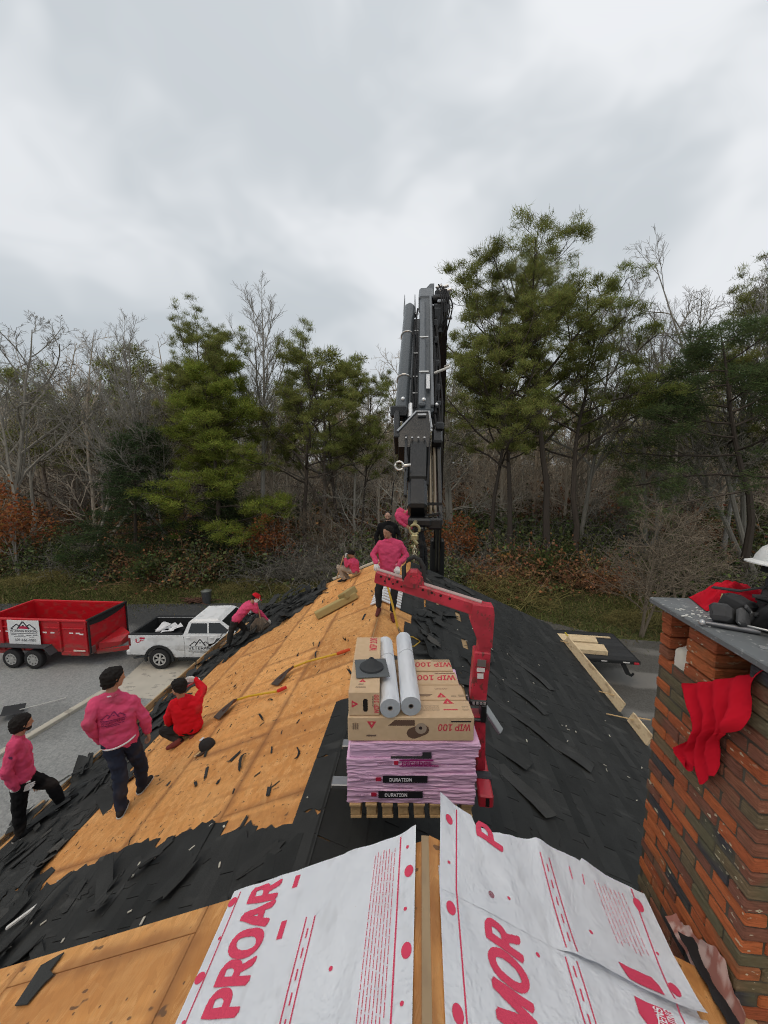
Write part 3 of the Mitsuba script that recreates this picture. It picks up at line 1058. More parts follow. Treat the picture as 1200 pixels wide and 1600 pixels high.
#            n  lo   hi    angle      ratio        seg wob   up   sides r
bare_proto('bare_oak_form', 1, 17, 0.20, BARK, 1, [
    (13, 0.28, 0.98, (28, 58), (0.36, 0.52), 6, 0.16, 0.05, 5, 0.095),
    (8, 0.22, 1.0, (25, 60), (0.28, 0.48), 5, 0.17, 0.05, 3, 0.035),
    (6, 0.20, 1.0, (25, 60), (0.35, 0.55), 3, 0.16, 0.04, 3, 0.018),
    (5, 0.20, 1.0, (20, 55), (0.45, 0.75), 2, 0.12, 0.03, 3, 0.0135)], lean=0.02)
bare_proto('bare_poplar_form', 2, 22, 0.19, PALE, 1, [
    (20, 0.36, 0.99, (18, 40), (0.20, 0.34), 5, 0.08, 0.10, 4, 0.06),
    (8, 0.15, 1.0, (18, 42), (0.32, 0.5), 4, 0.08, 0.10, 3, 0.022),
    (9, 0.15, 1.0, (18, 45), (0.4, 0.65), 3, 0.10, 0.07, 3, 0.0135)], wob=0.025)
bare_proto('bare_maple_form', 3, 18, 0.15, BARK * 0.95, 2, [
    (12, 0.30, 0.98, (20, 50), (0.25, 0.42), 5, 0.14, 0.08, 4, 0.07),
    (8, 0.2, 1.0, (25, 55), (0.3, 0.5), 4, 0.14, 0.06, 3, 0.025),
    (9, 0.15, 1.0, (25, 55), (0.4, 0.65), 3, 0.14, 0.04, 3, 0.0135)])
bare_proto('bare_small_form', 4, 6.2, 0.075, np.array([0.200, 0.165, 0.125]), 3, [
    (16, 0.22, 0.98, (40, 78), (0.36, 0.60), 6, 0.14, -0.01, 4, 0.03),
    (10, 0.12, 1.0, (25, 55), (0.3, 0.5), 4, 0.14, 0.02, 3, 0.012),
    (5, 0.2, 1.0, (25, 55), (0.4, 0.6), 2, 0.12, 0.02, 3, 0.007)], wob=0.06)

NEEDLE = np.array([0.225, 0.240, 0.076])


def pine_proto(name, seed, H, r0, levels, n, L, w, col, lean=0.0, dens=1.0, wob=0.06, stems=1, bark=DARK, jit=0.2, up=0.5, flat=0.9):
    rng = np.random.default_rng(seed)
    wd, cr, tips = Wood(), Wood(), []
    for s in range(stems):
        d = np.array([rng.normal(0, 0.16), rng.normal(0, 0.16), 1.0]) if stems > 1 else np.array([0, 0, 1.0])
        p, r = trunk(rng, wd, H * (1 - 0.08 * s), r0, lean, 10, wob, bark, d=d)
        ramify(rng, wd, cr, p, r, 0, levels, bark, tips)
        tips.append((p[-1], np.array([0, 0, 1.0])))
    fo_ = Wood()
    needles(rng, fo_, tips, n, L, w, col, dens=dens, jit=jit, up=up, flat=flat)
    proto(name, {'trunk': wd, 'branches': cr, 'foliage': fo_})


TAPER[0] = 0.30
pine_proto('pitch_pine_form', 11, 19, 0.24, [
    (24, 0.42, 0.95, (38, 78), (0.24, 0.38), 6, 0.15, 0.07, 5, 0.085),
    (8, 0.35, 1.0, (25, 65), (0.22, 0.40), 4, 0.14, 0.10, 3, 0.028),
    (4, 0.35, 1.0, (25, 60), (0.35, 0.6), 2, 0.12, 0.12, 3, 0.014)], 120, 0.30, 0.030, NEEDLE, dens=0.62, jit=0.17)
pine_proto('leaning_pine_form', 15, 18, 0.21, [
    (18, 0.40, 0.95, (35, 78), (0.26, 0.42), 6, 0.17, 0.05, 5, 0.08),
    (8, 0.35, 1.0, (25, 65), (0.22, 0.40), 4, 0.15, 0.10, 3, 0.028),
    (4, 0.35, 1.0, (25, 60), (0.35, 0.6), 2, 0.12, 0.12, 3, 0.014)], 115, 0.30, 0.030, NEEDLE * (0.95, 1.0, 0.95), lean=0.17, dens=0.55, wob=0.09, jit=0.17)
TAPER[0] = 0.66
pine_proto('full_pine_form', 12, 17, 0.20, [
    (34, 0.14, 0.98, (60, 92), (0.20, 0.34), 5, 0.10, 0.04, 4, 0.06),
    (8, 0.30, 1.0, (30, 65), (0.28, 0.45), 3, 0.12, 0.08, 3, 0.022),
    (3, 0.35, 1.0, (25, 60), (0.4, 0.65), 2, 0.12, 0.10, 3, 0.012)], 110, 0.34, 0.034, NEEDLE * (1.08, 1.18, 0.80), dens=0.75, jit=0.20)
pine_proto('cedar_form', 13, 11, 0.15, [
    (46, 0.05, 0.98, (70, 100), (0.20, 0.32), 4, 0.07, -0.02, 3, 0.035),
    (7, 0.2, 1.0, (35, 60), (0.30, 0.5), 2, 0.08, -0.02, 3, 0.012)], 70, 0.32, 0.042, np.array([0.066, 0.096, 0.044]), dens=1.0, jit=0.22, up=-0.1, flat=0.45, wob=0.02)
pine_proto('white_pine_form', 14, 16, 0.26, [
    (22, 0.40, 0.97, (70, 95), (0.28, 0.46), 5, 0.08, 0.02, 4, 0.07),
    (9, 0.25, 1.0, (30, 60), (0.25, 0.42), 3, 0.10, 0.03, 3, 0.022),
    (3, 0.35, 1.0, (25, 55), (0.4, 0.6), 2, 0.10, 0.05, 3, 0.011)], 75, 0.36, 0.034, np.array([0.110, 0.145, 0.062]), dens=1.0, jit=0.24, flat=0.5, up=0.2)


def leafy_proto(name, seed, H, r0, levels, n, size, col, jit, stems=3, dens=1.0):
    rng = np.random.default_rng(seed)
    wd, cr, tips = Wood(), Wood(), []
    for s in range(stems):
        d = np.array([rng.normal(0, 0.45), rng.normal(0, 0.45), 1.0])
        p, r = trunk(rng, wd, H * rng.uniform(0.7, 1), r0, 0, 5, 0.10, BARK, d=d)
        ramify(rng, wd, cr, p, r, 0, levels, BARK, tips)
    fo_ = Wood()
    leaves(rng, fo_, tips, n, size, col, jit, dens)
    proto(name, {'trunk': wd, 'branches': cr, 'foliage': fo_})


LEV = [(9, 0.2, 1.0, (30, 80), (0.35, 0.55), 4, 0.15, 0.03, 3, 0.03), (6, 0.2, 1.0, (25, 65), (0.35, 0.6), 3, 0.15, 0.02, 3, 0.012)]
leafy_proto('rust_oak_form', 31, 6.0, 0.07, LEV, 13, 0.17, np.array([0.340, 0.140, 0.060]), 0.28)
leafy_proto('holly_form', 32, 4.2, 0.06, LEV, 26, 0.17, np.array([0.100, 0.128, 0.048]), 0.30)


def bush_proto(name, seed, n, R, Hh, col, leaf=None, lcol=None, ln=0):
    """A tangle of arching stems (one mesh), for the undergrowth nobody could count."""
    rng = np.random.default_rng(seed)
    w = Wood()
    tips = []
    for k in range(n):
        a = rng.uniform(0, 6.28)
        o = np.array([rng.normal(0, R * 0.5), rng.normal(0, R * 0.5), 0.0])
        d = np.array([math.cos(a) * 0.8, math.sin(a) * 0.8, rng.uniform(0.5, 1.8)])
        p, _ = path(rng, o, d, rng.uniform(0.6, 1.4) * Hh, 6, 0.17, -0.10)
        w.limb(p, np.linspace(0.016, 0.006, len(p)), 3, col * rng.uniform(0.6, 1.4))
        for i in (2, 3, 4, 5, 6):
            q, _ = path(rng, p[i], rng.normal(0, 1, 3) + (0, 0, 0.3), rng.uniform(0.3, 0.8), 3, 0.2, -0.05)
            w.limb(q, np.linspace(0.009, 0.004, len(q)), 3, col * rng.uniform(0.7, 1.5))
            tips.append((q[-1], q[-1] - q[-2]))
    if ln:
        leaves(rng, w, tips, ln, leaf, lcol, 0.22)
    proto(name, {'mass': w})


bush_proto('brush_form_grey', 41, 80, 1.5, 2.6, BARK * 0.78)
bush_proto('brush_form_rust', 42, 60, 1.5, 2.2, BARK * np.array([1.3, 0.85, 0.6]), 0.13, np.array([0.240, 0.120, 0.062]), 5)
bush_proto('brush_form_green', 43, 50, 1.4, 1.9, BARK, 0.14, np.array([0.100, 0.118, 0.048]), 12)
bush_proto('brush_form_straw', 44, 130, 1.3, 1.3, np.array([0.20, 0.175, 0.07]))


def grass_proto(name, seed):
    rng = np.random.default_rng(seed)
    w = Wood()
    m = 420
    o = np.c_[rng.normal(0, 0.75, (m, 2)), np.zeros(m)]
    q = np.c_[rng.normal(0, 0.5, (m, 2)), np.ones(m)] * rng.uniform(0.08, 0.30, (m, 1))
    s_ = np.c_[rng.normal(0, 1, (m, 2)), np.zeros(m)]
    s_ = s_ / np.linalg.norm(s_, axis=1, keepdims=True) * 0.022
    c = np.where(rng.random((m, 1)) < 0.35, [[0.17, 0.135, 0.065]], [[0.095, 0.115, 0.036]]) * rng.uniform(0.6, 1.4, (m, 1))
    w.tris(o - s_, o + s_, o + q, c)
    proto(name, {'mass': w})


grass_proto('grass_form_a', 61)
grass_proto('grass_form_b', 62)


def merged(name, srcs):
    w = Wood()
    for s in srcs:
        for k in PROTO[s].values():
            for v, f, c in zip(k.v, k.f, k.c):
                pass
            vv, ff, cc = np.vstack(k.v), np.vstack(k.f), np.vstack(k.c)
            w.v.append(vv)
            w.f.append(ff + w.n)
            w.c.append(cc)
            w.n += len(vv)
    proto(name, {'mass': w})


def light_bare(name, seed, H, col, pine=False):
    rng = np.random.default_rng(seed)
    w, tips = Wood(), []
    p, r = trunk(rng, w, H, 0.17, rng.normal(0, 0.03), 7, 0.05, col)
    ramify(rng, w, w, p, r, 0, [(22, 0.04, 0.98, (25, 75), (0.20, 0.36), 4, 0.14, 0.05, 3, 0.06), (9, 0.2, 1.0, (25, 60), (0.35, 0.55), 3, 0.14, 0.04, 3, 0.030), (4, 0.3, 1.0, (25, 60), (0.4, 0.6), 2, 0.14, 0.03, 3, 0.020)], col, tips)
    if pine:
        high = [q for q in tips if q[0][2] > 0.5 * H]
        needles(rng, w, high, 15, 0.36, 0.055, NEEDLE * 0.95, dens=0.6, jit=0.22)
    proto(name, {'mass': w})


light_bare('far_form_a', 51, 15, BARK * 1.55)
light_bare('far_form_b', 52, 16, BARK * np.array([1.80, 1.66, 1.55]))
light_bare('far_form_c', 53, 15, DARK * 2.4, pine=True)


def stand(base, form, x, y, h, turn=0.0, wide=1.0, H=None, **tags):
    """One copy of a form, h times its height, foot at x, y."""
    key = fresh(base)
    if '__' in base:
        key = f'{base}{used[base] + 1:03d}'
    m = rotz(turn, (x, y, float(ground_z(np.array(x), np.array(y))) - 0.1)) @ np.diag([wide * h, wide * h, h, 1.0])
    scene[key] = {'type': 'instance', 'group': {'type': 'ref', 'id': form}, 'to_world': T(m.tolist())}
    if tags:
        say(key, **tags)
    return key


# the trees one can tell apart, left to right
stand('bare_tree', 'bare_oak_form', -33.0, 27.5, 1.20, 0.4, 1.2, label='wide bare tree with forked grey limbs at the left edge of the wood', cat='tree')
stand('bare_tree', 'bare_maple_form', -26.0, 27.0, 1.02, 1.9, 1.15, label='bare twin-trunk tree right of the widest bare tree at far left', cat='tree')
stand('bare_tree', 'bare_poplar_form', -23.5, 31.0, 0.92, 4.0, 1.3, label='pale slender bare tree showing left of the tall full pine', cat='tree')
stand('bare_tree', 'bare_oak_form', -21.5, 30.0, 0.92, 2.6, 0.85, label='bare tree with crooked limbs behind the dark cedar', cat='tree')
stand('oak_tree', 'rust_oak_form', -29.0, 24.5, 1.15, 0.0, 1.0, label='young oak still in rust-brown leaf at the left edge', cat='tree')
stand('oak_tree', 'rust_oak_form', -10.7, 27.2, 0.80, 2.0, 1.15, label='low rust-leaved oak above the grass, right of the green pine', cat='tree')
stand('oak_tree', 'rust_oak_form', 1.6, 27.8, 0.75, 4.0, 1.2, label='rust-leaved scrub oak just right of the crane', cat='tree')
stand('cedar_tree', 'cedar_form', -20.6, 25.6, 0.98, 0.0, 1.25, label='dark conical cedar left of the big green pine', cat='tree')
stand('cedar_tree', 'cedar_form', -15.6, 27.6, 0.62, 1.0, 1.4, label='low dark cedar at the foot of the big green pine', cat='tree')
stand('pine_tree', 'full_pine_form', -14.6, 26.4, 0.90, 0.7, 1.3, label='full bright green pine branched almost to the ground, left of centre', cat='tree')
stand('pine_tree', 'pitch_pine_form', -15.8, 30.5, 0.92, 2.2, 0.9, label='pine with open crown standing behind the full bright green pine', cat='tree')
stand('bare_tree', 'bare_poplar_form', -12.6, 29.5, 1.03, 1.0, 1.35, label='tallest bare tree, pale and slender, between two pines', cat='tree')
stand('pine_tree', 'pitch_pine_form', -9.2, 29.5, 0.80, 3.4, 1.2, label='round-topped pine on bare dark trunks right of the tallest bare tree', cat='tree')
stand('pine_tree', 'leaning_pine_form', -7.0, 31.0, 0.84, 1.2, 1.05, label='thin pine right beside the round-topped pine', cat='tree')
stand('pine_tree', 'leaning_pine_form', -4.6, 30.5, 0.80, 4.6, 0.75, label='short thin pine just left of the crane', cat='tree')
stand('pine_tree', 'pitch_pine_form', 8.9, 27.4, 1.15, 0.3, 1.10, label='tallest pine on the right, thick trunk and broad ragged crown', cat='tree')
stand('pine_tree', 'leaning_pine_form', 10.8, 28.0, 1.04, 0.1, 1.2, label='pine leaning right out of the tallest pine on the right', cat='tree')
stand('pine_tree', 'pitch_pine_form', 5.2, 29.5, 0.95, 4.2, 0.9, label='pine on the left flank of the tallest pine, right of the crane', cat='tree')
stand('bare_tree', 'bare_oak_form', 12.4, 31.0, 1.22, 5.0, 0.8, label='bare tree rising through the right side of the tallest pine', cat='tree')
stand('bare_tree', 'bare_maple_form', 15.6, 29.0, 0.80, 0.4, 1.0, label='bare tree between the leaning pine and the dark pine at right', cat='tree')
stand('bare_tree', 'bare_poplar_form', 18.6, 32.0, 0.92, 2.8, 1.0, label='bare grey tree behind the dark pine at right', cat='tree')
stand('pine_tree', 'white_pine_form', 19.4, 24.8, 1.00, 0.8, 1.05, label='dark flat-tiered pine at the right edge of the wood', cat='tree')
stand('bare_tree', 'bare_maple_form', 21.0, 25.0, 1.42, 3.0, 0.85, label='tall bare tree cut by the right frame edge', cat='tree')
stand('bare_tree', 'bare_small_form', 10.35, 18.3, 1.0, 0.5, 1.0, label='small pale bare tree with level spreading twigs behind the flatbed', cat='tree')
stand('bare_tree', 'bare_small_form', 14.0, 21.5, 1.0, 2.5, 1.0, label='small bare tree behind the chimney, right of the pale one', cat='tree')
stand('bare_tree', 'bare_small_form', -6.8, 27.4, 0.80, 4.0, 1.25, label='low arching bare shrub above the sitting worker', cat='tree')
stand('holly_bush', 'holly_form', 8.2, 25.8, 0.85, 0.0, 0.95, label='bright green bush at the foot of the tallest pine', cat='bush')
stand('holly_bush', 'holly_form', -18.3, 24.9, 0.75, 2.0, 1.2, label='dark green bush at the grass edge below the cedar', cat='bush')
stand('holly_bush', 'holly_form', -23.8, 25.2, 0.65, 3.0, 1.2, label='dark green bush near the left frame edge', cat='bush')
stand('holly_bush', 'holly_form', -12.4, 26.2, 0.62, 5.0, 1.2, label='dark green bush below the full bright green pine', cat='bush')

stand('bare_tree', 'bare_maple_form', -29.5, 26.0, 1.12, 3.3, 1.15, label='bare twin-trunk tree just right of the rust-brown oak at far left', cat='tree')
stand('bare_tree', 'bare_maple_form', -18.6, 29.0, 0.92, 5.2, 1.0, label='bare tree showing between the cedar and the full green pine', cat='tree')
stand('bare_tree', 'bare_maple_form', -2.6, 31.0, 0.86, 0.9, 0.9, label='bare tree just left of the crane, behind the short thin pine', cat='tree')
stand('bare_tree', 'bare_oak_form', 16.8, 30.0, 1.05, 1.4, 0.9, label='bare forked tree left of the dark flat-tiered pine', cat='tree')
stand('bare_tree', 'bare_poplar_form', 21.5, 29.0, 0.98, 5.6, 1.0, label='pale bare tree near the right frame edge, behind the chimney', cat='tree')
stand('pine_tree', 'pitch_pine_form', 6.6, 28.2, 0.95, 1.9, 1.05, label='pine standing against the left side of the tallest pine', cat='tree')
stand('pine_tree', 'pitch_pine_form', -17.5, 32.0, 0.86, 0.2, 1.0, label='dull green pine dome behind the left side of the full green pine', cat='tree')

stand('bare_tree', 'bare_maple_form', 0.8, 33.0, 0.98, 2.2, 0.9, label='bare tree showing just right of the crane boom', cat='tree')
stand('bare_tree', 'bare_maple_form', -5.8, 33.5, 0.98, 4.4, 1.0, label='bare tree behind the short thin pine left of the crane', cat='tree')
stand('bare_tree', 'bare_oak_form', 24.0, 30.5, 1.15, 2.9, 1.0, label='bare wide tree farthest right, behind the dark pine', cat='tree')
stand('bare_tree', 'bare_poplar_form', -29.5, 33.0, 0.90, 1.1, 1.2, label='pale bare tree behind the wide bare tree at far left', cat='tree')

stand('pine_tree', 'pitch_pine_form', 25.0, 29.0, 0.98, 1.2, 1.0, label='tall pine behind the dark flat-tiered pine at the right edge', cat='tree')

# the wood behind, and the scrub under it, that read as one mass
rw = np.random.default_rng(77)
for i in range(600):
    depth = rw.random() ** 0.8
    y = 30.5 + 62 * depth
    x = rw.uniform(-1.25, 1.15) * (y + 6)
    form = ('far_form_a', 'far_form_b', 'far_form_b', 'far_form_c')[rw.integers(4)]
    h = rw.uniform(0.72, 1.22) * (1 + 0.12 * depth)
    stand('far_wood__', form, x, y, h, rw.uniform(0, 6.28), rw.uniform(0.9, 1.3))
say('far_wood', 'grey-brown mass of bare trees deep in the wood', 'wood', kind='stuff')
for i in range(260):
    y = 24.5 + 22 * rw.random() ** 1.4
    x = rw.uniform(-1.2, 1.05) * (y + 4)
    u = rw.random()
    rust = meshkit.noise(np.array([x * 0.12, y * 0.12, 0.0])) > 0.60
    form = 'brush_form_rust' if (rust and u < 0.75) else ('brush_form_green' if u > 0.50 else 'brush_form_grey')
    stand('undergrowth__', form, x, y, rw.uniform(0.6, 1.25) * (1 + 0.04 * (y - 24)), rw.uniform(0, 6.28), rw.uniform(0.9, 1.3))
for i in range(46):
    x = rw.uniform(-30, 16)
    y = (22.6 if x < 0 else 21.6) + rw.uniform(-0.5, 2.6) + (0.0 if x < 9 else -2.5)
    stand('undergrowth__', 'brush_form_straw', x, y, rw.uniform(0.22, 0.55), rw.uniform(0, 6.28), 1.6)
for (x, y, h) in ((5.2, 23.5, 1.25), (6.5, 24.2, 1.0), (4.2, 24.0, 1.0)):
    stand('undergrowth__', 'brush_form_straw', x, y, h, x, 1.2)
for i in range(420):
    x = rw.uniform(-34, 18)
    base = np.interp(x, [-34, -22, -16, -10, -6.8, -4, 1, 6, 9, 13, 18], [18.3, 19.6, 20.0, 20.9, 20.6, 19.7, 21.2, 20.2, 18.1, 17.8, 17.4])
    stand('grass__', ('grass_form_a', 'grass_form_b')[i % 2], x, base + 0.5 + 6.0 * rw.random() ** 1.3, rw.uniform(0.6, 1.25), rw.uniform(0, 6.28), 1.3)
say('grass', 'rough grass between the lot and the wood', 'grass', kind='stuff')
say('undergrowth', 'tangled brown and green scrub along the edge of the wood', 'scrub', kind='stuff')
# ---------------------------------------------------------------- vehicles
class Kit:
    """Builds the parts of one thing in its own frame M."""

    def __init__(self, key, M):
        self.key, self.M = key, np.asarray(M, float)

    def add(self, part, mesh, mat='matt', col=None, smooth=False, uv=None, label=None, kind=None):
        k = put(f'{self.key}__{part}', moved(mesh, self.M), mat, col, smooth, uv)
        if label or kind:
            say(k, label, kind=kind)
        return k


WHITE, BLACK, RED = (0.72, 0.73, 0.74), (0.020, 0.021, 0.022), (0.46, 0.010, 0.018)
CHROME, GREY = (0.55, 0.56, 0.57), (0.10, 0.105, 0.11)


def side_prism(poly, y0, y1):
    """A side view (x, z) given depth from y0 to y1."""
    m = m3.Manifold.extrude(m3.CrossSection([np.asarray(poly, float)], m3.FillRule.Positive), y1 - y0)
    return m.rotate([90, 0, 0]).translate([0, y1, 0])


def mbox(x0, x1, y0, y1, z0, z1):
    return m3.Manifold.cube([x1 - x0, y1 - y0, z1 - z0]).translate([x0, y0, z0])


def mcyl_y(x, z, r, y0, y1, n=28):
    return m3.Manifold.cylinder(y1 - y0, r, r, n).rotate([-90, 0, 0]).translate([x, y0, z])


def wheel(kit, x, y, r, w, side, rimcol, spokes=6, star=True):
    """side -1: the outer face looks towards -y."""
    prof = [(r * 0.60, -w / 2), (r * 0.90, -w / 2), (r * 0.975, -w * 0.40), (r, -w * 0.25), (r, w * 0.25), (r * 0.975, w * 0.40), (r * 0.90, w / 2), (r * 0.60, w / 2), (r * 0.56, w * 0.2), (r * 0.56, -w * 0.2), (r * 0.60, -w / 2)]
    t = lathe(prof, 36)
    R = np.array([[1, 0, 0, x], [0, 0, 1, y], [0, -1, 0, r], [0, 0, 0, 1.0]])
    key = kit.add('wheel', moved(t, R), 'rubber', (0.022, 0.022, 0.023), smooth=40)
    ms = [moved(trimesh.creation.cylinder(r * 0.58, 0.02, sections=32), np.array([[1, 0, 0, x], [0, 0, 1, y + side * w * 0.12], [0, -1, 0, r], [0, 0, 0, 1.0]]))]
    put(key + '__rim_back', moved(cat_(ms), kit.M), 'matt', (0.03, 0.03, 0.032))
    ms = [moved(trimesh.creation.annulus(r * 0.50, r * 0.60, 0.03, sections=36), np.array([[1, 0, 0, x], [0, 0, 1, y + side * w * 0.46], [0, -1, 0, r], [0, 0, 0, 1.0]])),
          moved(trimesh.creation.cylinder(r * 0.14, 0.05, sections=16), np.array([[1, 0, 0, x], [0, 0, 1, y + side * w * 0.42], [0, -1, 0, r], [0, 0, 0, 1.0]]))]
    for k in range(spokes):
        a = 2 * math.pi * (k + 0.3) / spokes
        for da in ((-0.13, 0.13) if star else (0,)):
            c, s = math.cos(a + da), math.sin(a + da)
            ms.append(beam((x + c * r * 0.12, y + side * w * 0.40, r + s * r * 0.12), (x + c * r * 0.54, y + side * w * 0.45, r + s * r * 0.54), r * (0.085 if star else 0.20), 0.03, up=(0, 1, 0)))
    put(key + '__rim', moved(cat_(ms), kit.M), 'metal', rimcol)


def house_mark(w, h):
    """A line drawing of three gables, as outlines in the xy plane; centred, w wide."""
    def line(p, q, t):
        p, q = np.array(p, float), np.array(q, float)
        d = norm(q - p)
        n = np.array([-d[1], d[0]]) * t / 2
        v = [p - n, q - n, q + n, p + n]
        return trimesh.Trimesh(np.c_[np.array(v), np.zeros(4)], [[0, 1, 2], [0, 2, 3]], process=False)
    t = 0.05 * w
    ms = [line((-0.24 * w, 0), (0, h), t), (line((0, h), (0.24 * w, 0), t))]
    ms += [line((-0.5 * w, 0), (-0.26 * w, 0.62 * h), t * 0.8), line((-0.26 * w, 0.62 * h), (-0.17 * w, 0.42 * h), t * 0.8), line((0.5 * w, 0), (0.26 * w, 0.62 * h), t * 0.8), line((0.26 * w, 0.62 * h), (0.17 * w, 0.42 * h), t * 0.8)]
    ms += [line((-0.04 * w, 0.45 * h), (0.04 * w, 0.45 * h), t * 0.9), line((-0.5 * w, 0), (-0.42 * w, 0), t * 0.7), line((0.42 * w, 0), (0.5 * w, 0), t * 0.7)]
    return cat_(ms)


def slim(pts, t=0.02):
    return cat_([beam(p, q, t, t) for p, q in zip(pts[:-1], pts[1:])])


SIDE = np.array([[1, 0, 0, 0], [0, 0, -1, 0], [0, 1, 0, 0], [0, 0, 0, 1.0]])   # drawing's x, y -> x, z; its front towards -y


def on_side(m, x, y, z, s=1.0):
    m = moved(m, np.diag([s, s, 1, 1]))
    return moved(m, np.array([[1, 0, 0, x], [0, 0, -1, y], [0, 1, 0, z], [0, 0, 0, 1.0]]))


# the white pickup: x forward from the rear axle, the side towards the house at y = -1.02
pk = Kit(thing('pickup_truck', 'white crew-cab pickup with lettered door, parked on the concrete pad', 'truck'), rotz(YAW, (-10.19, 14.30, 0.035)))
body = side_prism([(-1.15, 0.62), (-0.52, 0.60), (0.55, 0.50), (3.2, 0.50), (4.3, 0.55), (4.72, 0.62), (4.75, 1.02), (4.62, 1.19), (3.2, 1.30), (2.95, 1.36), (0.96, 1.38), (0.96, 1.40), (-1.15, 1.40)], -0.98, 0.98)
body = body - mbox(-1.07, 0.90, -0.80, 0.80, 0.86, 1.6)
for x in (0.0, 3.75):
    body = body - mcyl_y(x, 0.42, 0.50, -1.1, -0.62) - mcyl_y(x, 0.42, 0.50, 0.62, 1.1)
pk.add('body', body, 'paint', WHITE, smooth=25)
cab = trimesh.convex.convex_hull(np.array([(0.98, -0.97, 1.36), (0.98, 0.97, 1.36), (3.20, -0.97, 1.32), (3.20, 0.97, 1.32), (0.99, -0.95, 1.46), (0.99, 0.95, 1.46), (3.08, -0.95, 1.40), (3.08, 0.95, 1.40),
                                           (1.14, -0.80, 1.86), (1.14, 0.80, 1.86), (2.35, -0.80, 1.90), (2.35, 0.80, 1.90), (1.24, -0.72, 1.94), (1.24, 0.72, 1.94), (2.22, -0.72, 1.97), (2.22, 0.72, 1.97)]))
pk.add('cab', cab, 'paint', WHITE)


def side_pane(x0, x1, x2, x3, z0, z1, s=-1):
    """A window in the sloping side of the cab: bottom x0..x3 at z0, top x1..x2 at z1."""
    yy = lambda z: s * (0.955 - 0.155 * (z - 1.46) / 0.40)
    o = []
    for off in (0.002, 0.012):
        o += [(x0, yy(z0) + s * off, z0), (x1, yy(z1) + s * off, z1), (x2, yy(z1) + s * off, z1), (x3, yy(z0) + s * off, z0)]
    return trimesh.convex.convex_hull(np.array(o))


for s in (-1, 1):
    pk.add('window', side_pane(1.16, 1.25, 1.86, 1.90, 1.47, 1.82, s), 'glass')
    pk.add('window', side_pane(1.97, 1.93, 2.36, 2.86, 1.47, 1.83, s), 'glass')
pk.add('windshield', trimesh.convex.convex_hull(np.array([(3.06, -0.82, 1.42), (3.06, 0.82, 1.42), (2.40, -0.72, 1.88), (2.40, 0.72, 1.88), (3.075, -0.82, 1.425), (3.075, 0.82, 1.425), (2.415, -0.72, 1.89), (2.415, 0.72, 1.89)])), 'glass')
pk.add('rear_window', trimesh.convex.convex_hull(np.array([(0.99, -0.70, 1.50), (0.99, 0.70, 1.50), (1.10, -0.64, 1.80), (1.10, 0.64, 1.80), (0.98, -0.70, 1.50), (0.98, 0.70, 1.50), (1.09, -0.64, 1.80), (1.09, 0.64, 1.80)])), 'glass')
pk.add('bed_liner', cat_([cbox(1.95, 1.58, 0.02, c=(-0.085, 0, 0.872)), cbox(0.02, 1.58, 0.52, c=(0.885, 0, 1.13)), cbox(0.02, 1.58, 0.52, c=(-1.055, 0, 1.13)), cbox(1.95, 0.02, 0.52, c=(-0.085, 0.785, 1.13)), cbox(1.95, 0.02, 0.52, c=(-0.085, -0.785, 1.13))]), 'matt', BLACK)
pk.add('bed_rail', cat_([cbox(2.08, 0.16, 0.03, 0.008, c=(-0.10, y, 1.412)) for y in (-0.89, 0.89)] + [cbox(0.10, 1.66, 0.03, 0.008, c=(-1.10, 0, 1.412))]), 'matt', (0.03, 0.031, 0.033))
for s in (-1, 1):
    pk.add('taillight', cbox(0.10, 0.16, 0.34, 0.02, c=(-1.12, s * 0.915, 1.13)), 'gloss', (0.16, 0.008, 0.010))
    for x in (0.0, 3.75):
        a = np.linspace(-0.15, math.pi + 0.15, 15)
        pk.add('wheel_arch', cat_([beam((x + 0.535 * math.cos(p), s * 0.985, 0.42 + 0.535 * math.sin(p)), (x + 0.535 * math.cos(q), s * 0.985, 0.42 + 0.535 * math.sin(q)), 0.09, 0.08, up=(0, 1, 0)) for p, q in zip(a[:-1], a[1:])]), 'matt', (0.028, 0.029, 0.03))
        wheel(pk, x, s * 0.86, 0.42, 0.28, s, (0.62, 0.63, 0.64))
pk.add('rear_bumper', cbox(0.20, 1.90, 0.20, 0.04, c=(-1.22, 0, 0.66)), 'paint', WHITE)
pk.add('front_bumper', cbox(0.22, 1.92, 0.28, 0.05, c=(4.78, 0, 0.66)), 'gloss', GREY)
pk.add('grille', cbox(0.06, 1.40, 0.36, 0.03, c=(4.74, 0, 0.98)), 'gloss', (0.03, 0.03, 0.03))
pk.add('running_board', cbox(2.2, 0.20, 0.08, 0.02, c=(1.85, -0.98, 0.44)), 'matt', BLACK)
pk.add('tow_hitch', cat_([cbox(0.5, 0.09, 0.09, c=(-1.45, 0, 0.48)), cbox(0.12, 0.08, 0.16, c=(-1.72, 0, 0.52))]), 'matt', BLACK)
pk.add('exhaust_pipe', tube([(0.2, -0.6, 0.40), (-0.9, -0.75, 0.40), (-1.1, -0.85, 0.40)], 0.04, 10), 'metal', GREY)
for x in (1.00, 1.93, 2.98):
    pk.add('door_seam', cbox(0.010, 0.004, 0.80, c=(x, -0.982, 0.94)), 'matt', (0.10, 0.10, 0.10))
for x in (1.16, 2.08):
    pk.add('door_handle', cbox(0.17, 0.03, 0.035, 0.008, c=(x, -0.99, 1.29)), 'paint', WHITE)
pk.add('side_mirror', cbox(0.12, 0.26, 0.24, 0.04, c=(2.82, -1.10, 1.52)), 'paint', WHITE)
pk.add('side_mirror', cbox(0.12, 0.26, 0.24, 0.04, c=(2.82, 1.10, 1.52)), 'paint', WHITE)
